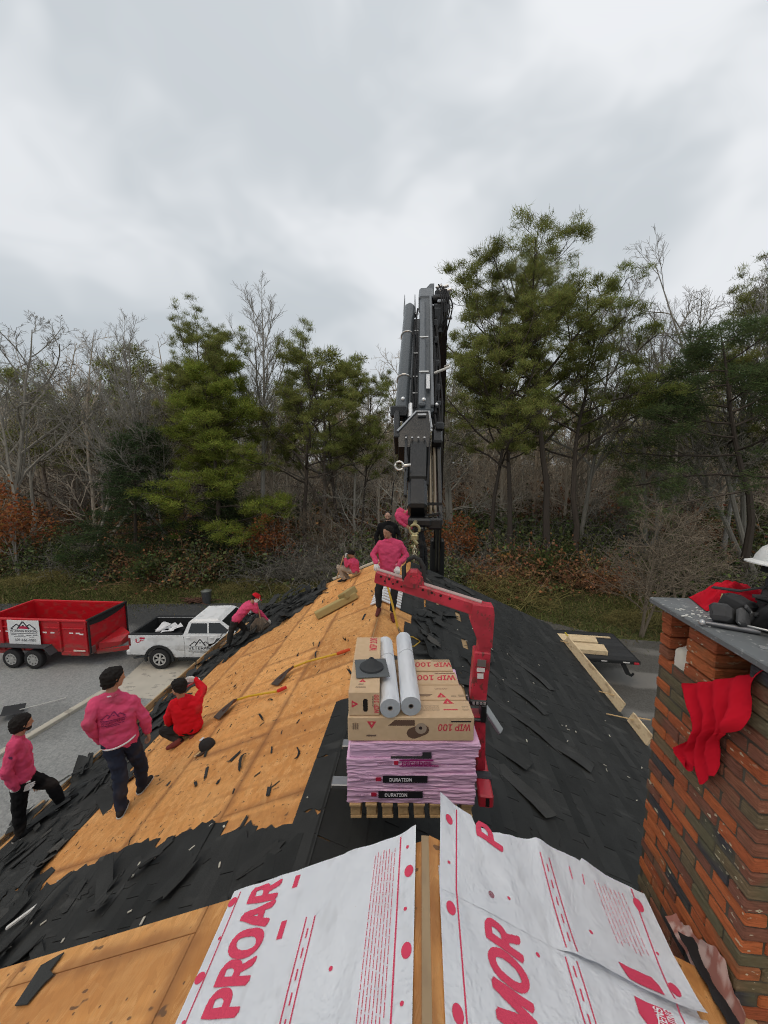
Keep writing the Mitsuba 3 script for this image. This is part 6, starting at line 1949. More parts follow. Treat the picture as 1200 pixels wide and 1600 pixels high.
    for s in 'LR':
        d = norm(j['wr' + s] - j['el' + s])
        pd, td, cu = palms.get(s, (-face + (0, 0, 0.01), None, 0.8))
        if isinstance(cu, tuple):
            d, cu = norm(cu[1]), cu[0]
        hp = hand(j['wr' + s] + d * 0.012, d, pd, 1.05 * k, cu, td)
        if s in gloves:
            gl[s] = hand(j['wr' + s] + d * 0.006, d, pd, 1.16 * k, cu, td) + [bone((j['wr' + s] - d * 0.03, 0.036 * k), (j['wr' + s] + d * 0.02, 0.030 * k))]
        else:
            parts += hp
            parts.append(bone((j['wr' + s], 0.026 * k), (j['wr' + s] + d * 0.03, 0.022 * k)))
    put(key + '__body', fuse(parts, 0.017, 3), 'skin', skin, smooth=True)
    say(key + '__body', None)
    labels.pop(key + '__body', None)
    for s, hp in gl.items():
        say(put(key + '__glove', fuse(hp, 0.014, 3), 'cloth', PALEG, smooth=True), 'white work glove')
    # clothes
    cl = fuse([x for x in torso(0.010 * k)[:2]] + [bone((belly[0], 0.112 * k * bulk), (belly[1], 0.112 * k * bulk), (lerp(hips[0], belly[0], 0.25), 0.122 * k * bulk), (lerp(hips[1], belly[1], 0.25), 0.122 * k * bulk))] + torso(0.010 * k)[3:] + arms(0.010 * k, 0.97), 0.021, 5, 0.034, seed)
    put(key + '__shirt', cl, 'cloth', worn(cl, shirt, seed), smooth=True)
    collar = [bone((lerp(ms, j['neck'], 0.66), 0.064 * k), (lerp(ms, j['neck'], 0.9), 0.060 * k))]
    put(key + '__collar', fuse(collar, 0.02, 3), 'cloth', np.array(shirt) * 0.85, smooth=True)
    pel = [bone((hips[0], 0.110 * k * bulk), (hips[1], 0.110 * k * bulk), (lerp(hips[0], belly[0], 0.3), 0.106 * k * bulk), (lerp(hips[1], belly[1], 0.3), 0.106 * k * bulk))]
    cl = fuse(pel + legs_(0.010 * k, 0.78 if short else 0.97), 0.021, 5, 0.028, seed + 5)
    put(key + '__trousers', cl, 'cloth', worn(cl, legs, seed + 3, 0.5), smooth=True)
    for s in 'LR':
        a, t = j['an' + s], j['to' + s]
        dn = np.array([0, 0, -1.0])
        d = t - a
        d[2] = 0
        L = 0.17 * k
        d = norm(t - a + (0, 0, 0.04)) * L
        heel = a - d * 0.28 + dn * 0.035
        sh = [bone((a + (0, 0, 0.01), 0.048 * k), (heel, 0.040 * k), (a + d * 0.45 + dn * 0.030, 0.044 * k)), bone((a + d * 0.45 + dn * 0.030, 0.044 * k), (a + d * 1.0 + dn * 0.046, 0.034 * k))]
        sk = put(key + '__shoe', fuse(sh, 0.02, 3), 'rubber', shoes, smooth=True)
        if sole is not None:
            so = m3.Manifold.batch_hull([ball(heel + (0, 0, -0.020), 0.042 * k), ball(a + d * 0.5 + dn * 0.050, 0.045 * k), ball(a + d * 1.05 + dn * 0.058, 0.034 * k)])
            so = so.trim_by_plane([0.0, 0.0, -1.0], -float(a[2] - 0.055 + 0.3 * 0))
            put(sk + '__sole', tm(so), 'rubber', sole, smooth=50)
    # hair, brows, eyes
    if not bald:
        cr_ = m3.Manifold.batch_hull([ball(H(-0.032, 0, 0.034), 0.0885 * kh, 20), ball(H(0.012, 0, 0.042), 0.0785 * kh, 20), ball(H(0.026, 0, 0.066), 0.056 * kh, 16), ball(H(-0.050, 0, -0.028), 0.066 * kh, 16), ball(H(-0.012, 0.020, -0.005), 0.068 * kh, 16), ball(H(-0.012, -0.020, -0.005), 0.068 * kh, 16)])
        n1 = -face * 0.80 + hu * 0.60
        cr_ = cr_.trim_by_plane([float(x) for x in n1], float(np.dot(n1, H(0.046, 0, 0.058))))
        n2 = hu * 0.90 - face * 0.42
        cr_ = cr_.trim_by_plane([float(x) for x in n2], float(np.dot(n2, H(0, 0, -0.010))))
        t = tm(cr_.refine_to_length(0.010))
        h = np.maximum(meshkit.fbm(t.vertices * 42 + seed, 4, 2) - 0.38, 0)
        t.vertices = t.vertices + t.vertex_normals * (0.042 * k * h)[:, None]
        put(key + '__hair', t, 'matt', hair, smooth=True)
    elif bald == 'short':
        cr_ = m3.Manifold.batch_hull([ball(H(-0.033, 0, 0.030), 0.087 * kh, 20), ball(H(0.006, 0, 0.034), 0.076 * kh, 20)])
        n1 = -face * 0.85 + hu * 0.30
        cr_ = cr_.trim_by_plane([float(x) for x in n1], float(np.dot(n1, H(0.010, 0, 0.05))))
        put(key + '__hair', tm(cr_), 'matt', hair, smooth=True)
    if features:
        for s in (-1, 1):
            put(key + '__eyebrow', tm(bone((H(0.089, s * 0.018, 0.034), 0.0055 * kh), (H(0.080, s * 0.044, 0.036), 0.0045 * kh))), 'matt', hair, smooth=True)
            e = put(key + '__eye', tm(bone((H(0.080, s * 0.026, 0.016), 0.0075 * kh), (H(0.077, s * 0.036, 0.016), 0.0070 * kh))), 'gloss', (0.34, 0.28, 0.24), smooth=True)
            put(e + '__iris', tm(ball(H(0.0845, s * 0.031, 0.015), 0.0050 * kh)), 'gloss', (0.015, 0.010, 0.008), smooth=True)
        put(key + '__mouth', tm(bone((H(0.0865, 0.016, -0.052), 0.0045 * kh), (H(0.0900, 0, -0.052), 0.0045 * kh), (H(0.0865, -0.016, -0.052), 0.0045 * kh))), 'skin', np.array(skin) * (0.72, 0.45, 0.45), smooth=True)
    if beard:
        b = m3.Manifold.batch_hull([ball(H(0.030, 0.045, -0.040), 0.034 * kh), ball(H(0.030, -0.045, -0.040), 0.034 * kh), ball(H(0.046, 0.018, -0.066), 0.038 * kh), ball(H(0.046, -0.018, -0.066), 0.038 * kh), ball(H(0.066, 0, -0.085), 0.025 * kh)])
        n1 = -hu
        b = b.trim_by_plane([float(x) for x in -hu], float(np.dot(-hu, H(0, 0, -0.040))))
        t = tm(b.refine_to_length(0.012))
        t.vertices = t.vertices + t.vertex_normals * (0.008 * k * (meshkit.noise(t.vertices * 160) - 0.5))[:, None]
        put(key + '__beard', t, 'matt', np.array(hair) * 1.5 + 0.008, smooth=True)
    if cap is not None:
        c_ = m3.Manifold.batch_hull([ball(H(-0.030, 0, 0.045), 0.096 * kh, 20), ball(H(0.016, 0, 0.050), 0.088 * kh, 20)]).trim_by_plane([float(x) for x in hu], float(np.dot(hu, H(0, 0, 0.045))))
        br = m3.Manifold.batch_hull([ball(H(0.07, 0.055, 0.050), 0.007), ball(H(0.07, -0.055, 0.050), 0.007), ball(H(0.165, 0.03, 0.036), 0.006), ball(H(0.165, -0.03, 0.036), 0.006)])
        put(key + '__cap', cat_([tm(c_), tm(br)]), 'cloth', cap, smooth=40)
    return key, j


UP = np.array([0, 0, 1.0])
RIGHT_AT = lambda p: norm(np.array([p[1], -p[0], 0.0]))     # rightwards as seen from the chimney end
AWAY_AT = lambda p: norm(np.array([p[0], p[1], 0.0]))

# the man with his back turned, in the middle of the left slope
c = POSE['man2']['head']
r_, w_ = RIGHT_AT(c), AWAY_AT(c)
key, j = person('man2', 'man seen from behind in pink printed shirt and dark jeans, striding up the sheathing', 0.93 * r_ + 0.30 * w_ - 0.12 * UP, PINKSHIRT, (0.020, 0.026, 0.045), (0.018, 0.018, 0.020), sole=(0.55, 0.53, 0.50), k=1.04, seed=2,
                palms={'L': (r_, w_, 0.9), 'R': (-r_, w_, 0.9)}, bulk=0.92)
shirt_v = tm((meshkit.WRITTEN[scene[key + '__shirt']['filename']][0], meshkit.WRITTEN[scene[key + '__shirt']['filename']][1]))


def on_cloth(m, o, x, y, mesh, lift=0.004):
    """Lays a flat drawing (xy) on the side of a mesh that looks back along x cross y."""
    from scipy.spatial import cKDTree
    x, y = norm(x), norm(y)
    n = np.cross(x, y)
    m = tm(m)
    v, f = trimesh.remesh.subdivide_to_size(m.vertices, m.faces, 0.012, max_iter=9)
    nv = trimesh.Trimesh(mesh.vertices, mesh.faces, process=False).vertex_normals
    ok = nv @ n > 0.25
    q = mesh.vertices[ok] - o
    tree = cKDTree(np.stack([q @ x, q @ y], 1))
    dd, ii = tree.query(v[:, :2], k=5)
    w = 1 / (dd + 0.006)
    dep = (w * (q @ n)[ii]).sum(1) / w.sum(1)
    return trimesh.Trimesh(o + v[:, :1] * x + v[:, 1:2] * y + (dep + lift)[:, None] * n, f, process=False)


ms = (np.array(j['shL']) + j['shR']) / 2
art = [house_mark(0.235, 0.075), cbox(0.25, 0.010, 0.0004, c=(0, -0.022, 0)), cbox(0.22, 0.008, 0.0004, c=(0, -0.078, 0)), cbox(0.13, 0.007, 0.0004, c=(0, -0.097, 0))]
tx = meshkit.text_mesh('VETERANS ROOFING', 0.026, 0.0004, True)
tx.vertices[:, 0] = -0.115 + (tx.vertices[:, 0] - tx.vertices[:, 0].min()) * 0.23 / np.ptp(tx.vertices[:, 0])
tx.vertices[:, 1] -= 0.060
back_x = norm(np.array(j['shR']) - j['shL'] - UP * np.dot(np.array(j['shR']) - j['shL'], UP) * 0.6)
say(put(key + '__back_print', on_cloth(cat_(art + [tx]), ms + UP * -0.15 - 0.02 * back_x, back_x, norm(UP - back_x * back_x[2]), shirt_v, 0.006), 'matt', (0.20, 0.022, 0.085)), 'dark gabled house mark and lettering across the back')
put(key + '__shirt_tail', tube([lerp(lerp(j['hipL'], j['shL'], 0.08), lerp(j['hipR'], j['shR'], 0.08), 0.5) + 0.155 * (math.cos(t) * r_ * 1.15 - math.sin(t) * w_) + (0, 0, -0.015 + 0.03 * math.cos(t)) for t in np.linspace(-0.5, 3.64, 16)], 0.010, 6), 'cloth', (0.62, 0.60, 0.61), smooth=True)
put(key + '__undershirt_collar', tube([np.array(j['neck']) + 0.062 * (math.cos(t) * r_ - math.sin(t) * w_) + (0, 0, -0.022 + 0.01 * math.sin(t)) for t in np.linspace(0, 2 * math.pi, 18)], 0.011, 6), 'cloth', (0.62, 0.60, 0.61), smooth=True)

# the man at the left edge
c = POSE['man1']['head']
r_, w_ = RIGHT_AT(c), AWAY_AT(c)
key, j = person('man1', 'bearded man in pink shirt and black trousers stepping up at the left eave', 0.96 * r_ + 0.22 * w_ - 0.05 * UP, PINKSHIRT, (0.010, 0.010, 0.011), (0.016, 0.016, 0.017), gloves=('R',), sole=(0.50, 0.48, 0.45), beard=True, seed=4,
                palms={'R': (r_ - 0.3 * w_, r_, (0.9, r_ * 0.9 - UP * 0.35)), 'L': (-w_, r_, 0.8)}, bulk=1.02)
put(key + '__sleeve_badge', cbox(0.05, 0.012, 0.035, 0.004, c=lerp(j['shR'], j['elR'], 0.42) - 0.062 * w_), 'matt', (0.10, 0.02, 0.06))

# the kneeling man in red
c = POSE['red']['head']
r_, w_ = RIGHT_AT(c), AWAY_AT(c)
key, j = person('red', 'man in a red hooded top kneeling on the sheathing with his right arm raised', -0.62 * r_ + 0.70 * w_ - 0.35 * UP, (0.60, 0.012, 0.022), (0.022, 0.020, 0.020), (0.16, 0.035, 0.028), gloves=('R',), seed=6, snap=False, bulk=1.08,
                palms={'R': (-r_ + 0.2 * w_, UP, (1.0, UP * 0.4 - r_)), 'L': (w_, r_, 0.9)}, headup=(0.0, 0.25, 1.0))
hood = [bone((np.array(j['neck']) - 0.045 * w_ + (0, 0, -0.02), 0.062), (lerp(j['shL'], j['shR'], 0.3) + (0, 0, 0.03), 0.045), (lerp(j['shL'], j['shR'], 0.7) + (0, 0, 0.03), 0.045), (np.array(j['neck']) - 0.07 * w_ + (0, 0, -0.11), 0.05))]
put(key + '__hood', fuse(hood, 0.02, 5, 0.02, 3), 'cloth', (0.60, 0.012, 0.022), smooth=True)
put('hammer', cat_([beam(np.array(j['wrR']) + 0.02 * r_ - 0.02 * UP, np.array(j['wrR']) - 0.20 * r_ - 0.10 * UP, 0.028, 0.028, b=0.006), cbox(0.11, 0.035, 0.035, 0.006, c=np.array(j['wrR']) - 0.20 * r_ - 0.10 * UP)]), 'gloss', (0.42, 0.04, 0.05), label='red tool in the raised glove of the kneeling man', cat='tool')

# the man bending over the heap near the pickup
c = POSE['bend']['head']
r_, w_ = RIGHT_AT(c), AWAY_AT(c)
key, j = person('bend', 'bending man in pink with a red cap, working at the eave by the white pickup', 0.80 * r_ - 0.62 * UP, PINKSHIRT, (0.030, 0.029, 0.028), (0.018, 0.017, 0.017), gloves=('R', 'L'), seed=8, k=1.0,
                palms={'R': (r_, UP, 1.0), 'L': (-UP, r_, 0.9)}, headup=(0.5, 0.3, 0.9), cap=(0.50, 0.012, 0.022), bald='short')
st, sb = np.array(j['st']), np.array(j['sb'])
bk = thing('broom', 'wooden handled tool with a worn grey-brown fan head, held by the bending man', 'broom')
put(bk + '__handle', tube([st, lerp(st, sb, 0.62)], 0.017, 8), 'wood', uv=(0.4, 0.1), smooth=True)
ms = []
rr = np.random.default_rng(6)
for i in range(110):
    a_ = rr.normal(0, 0.33)
    e = lerp(st, sb, 0.60) + norm(sb - st) * rr.uniform(0.34, 0.44) + r_ * a_ * 0.42 + w_ * rr.normal(0, 0.05)
    ms.append(tube([lerp(st, sb, 0.60) + r_ * a_ * 0.12, lerp(lerp(st, sb, 0.60), e, 0.5) + r_ * a_ * 0.12, e], [0.012, 0.014, 0.008], 4))
put(bk + '__bristles', cat_(ms), 'matt', (0.20, 0.165, 0.13), kind='stuff')

# the man sitting at the far rake
c = POSE['sit']['head']
r_, w_ = RIGHT_AT(c), AWAY_AT(c)
key, j = person('sit', 'man in pink and beige trousers sitting with bowed head at the far roof edge', -0.70 * r_ - 0.25 * w_ - 0.65 * UP, PINKSHIRT, (0.36, 0.31, 0.25), (0.020, 0.020, 0.021), gloves=('L',), seed=10, snap=False,
                palms={'L': (r_, w_, 1.2), 'R': (-r_, UP, 1.0)}, headup=(-0.6, -0.2, 0.75))
put('wooden_pole', tube([np.array(j['st']), np.array(j['sb'])], 0.017, 8), 'wood', uv=(0.5, 0.35), smooth=True, label='wooden tool handle upright in the hand of the sitting man', cat='pole')

# the two men on the ridge, and the one behind the boom
c = POSE['front']['head']
r_, w_ = RIGHT_AT(c), AWAY_AT(c)
key, j = person('front', 'man in pink shirt and dark cropped trousers standing on the ridge behind the red fork', -0.62 * r_ - 0.72 * w_ - 0.16 * UP, PINKSHIRT, (0.032, 0.031, 0.032), (0.11, 0.026, 0.022), gloves=('L', 'R'), seed=12, short=True, bulk=1.10,
                palms={'L': (-UP, r_, (1.1, -w_ * 0.6 - UP * 0.5)), 'R': (-UP, -r_, (1.1, -w_ * 0.6 - UP * 0.5))})
put(key + '__sleeve_badge', cbox(0.012, 0.05, 0.05, 0.004, c=lerp(j['shR'], j['elR'], 0.30) + 0.062 * r_), 'matt', (0.06, 0.02, 0.05))
c = POSE['black']['head']
r_, w_ = RIGHT_AT(c), AWAY_AT(c)
person('black', 'bearded man in a black top standing behind the man on the ridge', -0.05 * r_ - 0.9 * w_ - 0.35 * UP, (0.010, 0.010, 0.011), (0.020, 0.020, 0.022), (0.02, 0.02, 0.02), skin=(0.46, 0.28, 0.21), hair=(0.03, 0.025, 0.022), beard=True, bald='short', seed=14, k=1.02, bulk=1.1,
       palms={'L': (r_, -w_, 0.8), 'R': (-r_, -w_, 0.8)})
c = POSE['pink']['head']
r_, w_ = RIGHT_AT(c), AWAY_AT(c)
person('pink', 'man in pink leaning out from behind the crane boom', -0.3 * r_ - 0.7 * w_ - 0.5 * UP, PINKSHIRT, (0.02, 0.02, 0.022), (0.02, 0.02, 0.02), seed=16, k=0.98, palms={'L': (UP, r_, 0.8), 'R': (-w_, UP, 0.8)}, features=False)

# ---------------------------------------------------------------- tools and loose things on the roof
def shovel(name_label, tip, neck, grip0, end, plane_n, grip_col):
    key = thing('stripping_shovel', name_label, 'shovel')
    tip, neck, g0, end = (np.array(q, float) for q in (tip, neck, grip0, end))
    pts = [neck, lerp(neck, g0, 0.33) + plane_n * 0.02, lerp(neck, g0, 0.7) + plane_n * 0.01, g0]
    put(key + '__handle', tube(pts, 0.019, 8), 'gloss', (0.60, 0.36, 0.02), smooth=40)
    put(key + '__grip', tube([g0, lerp(g0, end, 0.5), end], [0.026, 0.030, 0.024], 8), 'rubber', grip_col, smooth=40)
    d = norm(neck - tip)
    s = norm(np.cross(d, plane_n))
    up = plane_n
    pts = []
    for a_, w in ((0.0, 0.125), (0.16, 0.115), (0.28, 0.05), (0.36, 0.02)):
        for q in (-1, 1):
            for h in (0.0, 0.006):
                pts.append(tip + d * a_ + s * q * w + up * (h + 0.03 + 0.02 * a_))
    bl = cat_([trimesh.convex.convex_hull(np.array(pts))] + [beam(tip + s * x - d * 0.012 + up * 0.033, tip + s * x + d * 0.03 + up * 0.034, 0.018, 0.006, up=up) for x in np.linspace(-0.115, 0.115, 8)])
    put(key + '__blade', bl, 'metal', (0.16, 0.12, 0.10))
    put(key + '__blade_brace', beam(tip + d * 0.12 + up * 0.04, neck + up * 0.01, 0.03, 0.03, up=up), 'metal', (0.18, 0.10, 0.08))


n_ = LL.n
shovel('yellow handled shovel with orange and black grip, higher on the left sheathing', LL.at(-2.40, 5.86, 0.0), LL.at(-2.16, 6.20, 0.07), LL.at(-1.36, 6.08, 0.06), LL.at(-1.15, 6.09, 0.05), n_, (0.52, 0.07, 0.02))
shovel('yellow handled shovel with red grip, lower on the left sheathing', LL.at(-3.20, 5.42, 0.0), LL.at(-2.98, 5.72, 0.07), LL.at(-2.20, 5.50, 0.06), LL.at(-2.07, 5.55, 0.05), n_, (0.52, 0.03, 0.02))
key = thing('stripping_shovel', 'long yellow handled tool leaning beside the man on the ridge', 'shovel')
put(key + '__handle', tube([(-0.66, 7.12, 5.86), (-0.50, 6.95, 5.35), (-0.40, 6.85, 4.98)], 0.020, 8), 'gloss', (0.55, 0.33, 0.03), smooth=40)
put(key + '__blade', cat_([beam((-0.40, 6.85, 4.98), (-0.30, 6.70, 4.79), 0.20, 0.012, up=(0.2, 0.5, 0.6))]), 'metal', (0.15, 0.12, 0.10))
put('loose_rope', tube([(-0.40, 6.9, 4.97), (-0.30, 6.95, 4.80), (-0.12, 7.05, 4.72), (0.02, 7.0, 4.66), (-0.10, 6.7, 4.70), (-0.30, 6.6, 4.79)], 0.012, 6), 'matt', (0.45, 0.28, 0.04), smooth=True, label='yellow rope lying beside the tool on the ridge', cat='rope')
put('rake_edging', cat_([beam((-2.98, 12.62, 4.10), (-1.30, 12.62, 4.84), 0.05, 0.07, b=0.006)]), 'matt', (0.62, 0.59, 0.50), label='long pale metal edging lying along the far roof edge', cat='edging')
put('foam_block', moved(cbox(1.10, 0.36, 0.17, 0.02), LL.lay(-2.02, 9.02, 0.09, turn=math.pi + 0.45, tilt=-0.10)), 'matt', (0.34, 0.26, 0.11), label='long mustard coloured block lying high on the left sheathing', cat='block')
put('foam_block', moved(cbox(0.40, 0.33, 0.18, 0.02), LL.lay(-1.72, 9.20, 0.20, turn=math.pi + 0.95, tilt=-0.15)), 'matt', (0.30, 0.23, 0.10), label='short mustard coloured block on the upper end of the long block', cat='block')
rv = thing('ridge_vent', 'white slatted vent strips laid across the ridge behind the standing man', 'vent')
for i in range(13):
    y = 8.15 + 0.17 * i
    put(rv + '__slat', cat_([beam((-0.82, y, 5.05), (-1.08, y + 0.01, 4.93), 0.10, 0.02), beam((-0.82, y, 5.05), (-0.42, y + 0.01, 4.875), 0.10, 0.02)]), 'matt', (0.60, 0.61, 0.62))
cp = Kit(thing('cap', 'dark grey cap with white badge lying on the bare sheathing', 'cap'), LL.lay(-2.92, 4.68, 0.0, turn=1.2) @ np.diag([1.25, 1.25, 1.25, 1.0]))
dome = m3.Manifold.batch_hull([ball((0, 0, 0.02), 0.085, 20), ball((0.02, 0, 0.05), 0.065, 20)]).trim_by_plane([0.0, 0.0, 1.0], 0.002)
cp.add('crown', dome, 'cloth', (0.030, 0.028, 0.028), smooth=50)
cp.add('brim', trimesh.convex.convex_hull(np.array([(0.05, -0.07, 0.004), (0.05, 0.07, 0.004), (0.14, -0.035, 0.016), (0.14, 0.035, 0.016), (0.05, -0.07, 0.014), (0.05, 0.07, 0.014), (0.14, -0.035, 0.022), (0.14, 0.035, 0.022)])), 'cloth', (0.07, 0.045, 0.035))
cp.add('badge', cbox(0.05, 0.045, 0.006, 0.002, c=(0.01, -0.02, 0.118)), 'matt', (0.55, 0.54, 0.53))
put('splinter', beam(LL.at(-3.02, 4.52, 0.02), LL.at(-2.95, 4.62, 0.03), 0.03, 0.012), 'wood', uv=(0.1, 0.0), label='pale splinter beside the grey cap', cat='splinter')
put('downspout', tube([(-5.26, 5.33, 2.97), (-5.08, 5.33, 2.98), (-4.94, 5.34, 2.97), (-4.82, 5.36, 2.90), (-4.72, 5.38, 2.80)], [0.026, 0.028, 0.028, 0.028, 0.026], 8), 'gloss', (0.60, 0.60, 0.58), smooth=True, label='bent white downspout lying on the torn shingles at the left eave', cat='downspout')
put('gutter_scrap', cat_([moved(cbox(0.24, 0.035, 0.015), LL.lay(-3.55, 2.72, 0.10, turn=0.7))]), 'matt', (0.62, 0.61, 0.58), label='pale bent strip on the near band of old shingles', cat='scrap')
# the scoop lying on the lot
sc = thing('snow_shovel', 'black bladed shovel with pale handle lying on the gravel lot', 'shovel')
put(sc + '__handle', tube([(-12.80, 10.35, 0.16), (-12.42, 10.75, 0.12), (-12.02, 11.2, 0.08)], 0.018, 6), 'gloss', (0.50, 0.49, 0.46), smooth=True)
put(sc + '__blade', moved(grid(lambda a_, b: np.stack([0.62 * (a_ - 0.5), 0.55 * b, 0.10 + 0.10 * np.abs(a_ - 0.5) * 2 + 0.06 * b]), 8, 5), rotz(2.2, (-12.70, 10.40, 0.0))), 'rubber', (0.03, 0.031, 0.033), smooth=True)
# the bin by the grass
tb = Kit(thing('trash_can', 'grey metal trash can with a lid by the grass edge', 'trash can'), rotz(0.3, (-12.3, 20.45, 0.03)))
tb.add('can', lathe([(0.0, 0.0), (0.22, 0.0), (0.28, 0.70), (0.29, 0.72), (0.27, 0.72), (0.0, 0.70)], 24), 'metal', (0.20, 0.21, 0.22), smooth=30)
tb.add('lid', lathe([(0.0, 0.84), (0.12, 0.82), (0.27, 0.75), (0.30, 0.74), (0.30, 0.72), (0.0, 0.72)], 24), 'metal', (0.30, 0.31, 0.29), smooth=30)
put('brush_pile', moved(cat_([tube([(rr.normal(0, 0.3), rr.normal(0, 0.15), 0.02), (rr.normal(0, 0.4), rr.normal(0, 0.2), 0.2), (rr.normal(0, 0.5), rr.normal(0, 0.2), 0.1)], 0.02, 4) for i in range(40)]), rotz(0, (-13.1, 20.5, 0.03))), 'matt', (0.10, 0.05, 0.035), kind='stuff', label='small heap of brown sticks beside the trash can', cat='stick heap')

# ---------------------------------------------------------------- torn shingles
rt = np.random.default_rng(99)
FORMS = []
for i in range(16):
    L, W = rt.uniform(0.22, 0.85), rt.uniform(0.10, 0.31)
    n = 5
    xs = np.linspace(-W / 2, W / 2, n)
    pts = [(-L / 2 + rt.normal(0, 0.045), x) for x in xs] + [(L / 2 + rt.normal(0, 0.06), x) for x in xs[::-1]]
    m = extrude(pts, 0.006)
    v, f = trimesh.remesh.subdivide_to_size(m.vertices, m.faces, 0.30)
    bx, by = rt.normal(0, 0.22), rt.normal(0, 0.5)
    v[:, 2] += bx * v[:, 0] ** 2 + by * v[:, 1] ** 2 + rt.normal(0, 0.1) * v[:, 0] * v[:, 1]
    v[:, 2] -= v[:, 2].min()
    FORMS.append([shape((v, f), 'shingle', uv=(np.clip(rt.normal(0.45, 0.22), 0, 1), rt.random())) for q in range(2)])


def scrap(P_, X, Y, off, turn, tilt, roll, size, label, group, form=None, thin=1.0):
    i = rt.integers(len(FORMS)) if form is None else form
    M = P_.lay(X, Y, off, turn, tilt, roll) @ np.diag([size, size * thin, 1.0, 1.0])
    put('torn_shingle', FORMS[i][rt.integers(2)], tw=M, label=label, cat='shingle', group=group)


HEAP = Polygon([(-5.62, 2.7), (-3.85, 3.05), (-4.05, 3.55), (-4.05, 3.9), (-3.95, 4.25), (-4.05, 4.75), (-4.2, 5.3), (-4.3, 5.7), (-4.95, 7.3), (-4.65, 8.1), (-4.5, 8.9), (-3.9, 9.3), (-3.4, 10.1), (-2.95, 10.8), (-3.1, 12.5), (-5.6, 12.6)])


def heap_h(X, Y):
    far = np.clip((Y - 8.5) / 2.0, 0, 1)
    return 0.05 + 0.09 * np.clip((-X - 4.2) / 1.2, 0, 1) + 0.24 * far * np.clip((-X - 2.9) / 1.0, 0, 1)


n = 0
while n < 150:
    Y = rt.uniform(2.4, 12.6)
    X = rt.uniform(-5.65, -2.9)
    if not HEAP.contains(Point(X, Y)) or rt.random() > (1.0 if Y < 6.5 or Y > 9 else 0.7):
        continue
    n += 1
    grp = ('near', 'middle', 'far')[0 if Y < 5.6 else 1 if Y < 8.8 else 2]
    lab = {'near': 'torn black shingle in the heap at the left eave, below the two men in pink', 'middle': 'torn black shingle along the left eave beside the kneeling man', 'far': 'torn black shingle in the tall heap at the far left roof corner'}[grp]
    scrap(LL, X, Y, rt.uniform(0.01, 1.0) * heap_h(X, Y), math.pi / 2 + rt.normal(0, 0.45), rt.normal(0, 0.18), rt.normal(0, 0.18), rt.uniform(0.5, 0.95), lab, f'torn shingles, {grp} heap at the left eave')
for i in range(58):
    while True:
        X, Y = rt.uniform(-5.3, -1.2), rt.uniform(1.75, 3.3)
        if BAND.contains(Point(X, Y)) and (X < -2.2 or rt.random() < 0.25):
            break
    scrap(LL, X, Y, rt.uniform(0.02, 0.09), rt.normal(1.2, 0.7), rt.normal(0, 0.16), rt.normal(0, 0.16), rt.uniform(0.35, 0.72), 'torn black shingle lying loose on the near band of old shingles', 'torn shingles on the near band')
for i in range(44):
    X = abs(rt.normal(0.0, 0.45)) + 0.0
    Y = rt.uniform(4.9, 9.3)
    scrap(LR, X, Y, rt.uniform(0.02, 0.09), rt.normal(0.9, 0.6), rt.normal(0, 0.16), rt.normal(0, 0.14), rt.uniform(0.6, 1.1), 'torn black shingle in the jumble just right of the ridge', 'torn shingles right of the ridge')
for i in range(14):
    X, Y = rt.uniform(-0.4, 1.2), rt.uniform(9.5, 12.4)
    scrap(LR, X, Y, rt.uniform(0.02, 0.06), rt.normal(0.9, 0.6), rt.normal(0, 0.10), rt.normal(0, 0.10), rt.uniform(0.6, 1.0), 'torn black shingle at the far end of the right slope', 'torn shingles at the far end of the right slope')
# bigger loose strips on the right slope
for (x0, y0, x1, y1, w, lab) in ((2.05, 8.45, 2.66, 7.50, 0.20, 'long loose shingle strip lying highest on the right slope'), (1.05, 6.35, 2.18, 5.50, 0.22, 'long lifted shingle strip right of the red fork'), (1.72, 5.85, 2.55, 5.40, 0.30, 'wide loose shingle in the middle of the right slope'),
                                 (1.00, 4.62, 1.50, 4.05, 0.22, 'loose shingle strip with pale edge, right of the pallet'), (0.95, 5.05, 1.45, 4.75, 0.26, 'dark loose shingle below the red fork'), (1.35, 7.2, 2.2, 6.4, 0.16, 'thin loose strip below the long lifted one'),
                                 (0.75, 12.3, 1.7, 11.9, 0.30, 'loose shingle at the far top of the right slope')):
    p0, p1 = LR.at(x0, y0, 0.03), LR.at(x1, y1, 0.035)
    d = p1 - p0
    L = np.linalg.norm(d)
    m = extrude([(-L / 2, -w / 2), (L / 2 - 0.04, -w / 2 + 0.02), (L / 2, w / 2), (L * 0.1, w / 2 + 0.01), (-L / 2 + 0.05, w / 2 - 0.02)], 0.008)
    v, f = trimesh.remesh.subdivide_to_size(m.vertices, m.faces, 0.2)
    v[:, 2] += 0.05 * np.maximum(0, v[:, 1] / w) ** 2 + 0.02 * np.sin(v[:, 0] * 6)
    put('torn_shingle', moved((v, f), frame((p0 + p1) / 2, d, LR.n)), 'shingle', uv=(rt.uniform(0.6, 0.95), rt.random()), label=lab, cat='shingle')
k = put('torn_shingle', moved(extrude([(-0.17, -0.10), (0.10, -0.13), (0.16, 0.0), (0.06, 0.06), (0.02, 0.12), (-0.05, 0.05), (-0.16, 0.10)], 0.006), UL.lay(-1.95, 1.52, 0.010, turn=1.9) @ np.diag([0.62, 0.62, 1, 1])), 'shingle', uv=(0.75, 0.3), label='grey torn shingle hanging over onto the near orange sheathing', cat='shingle')
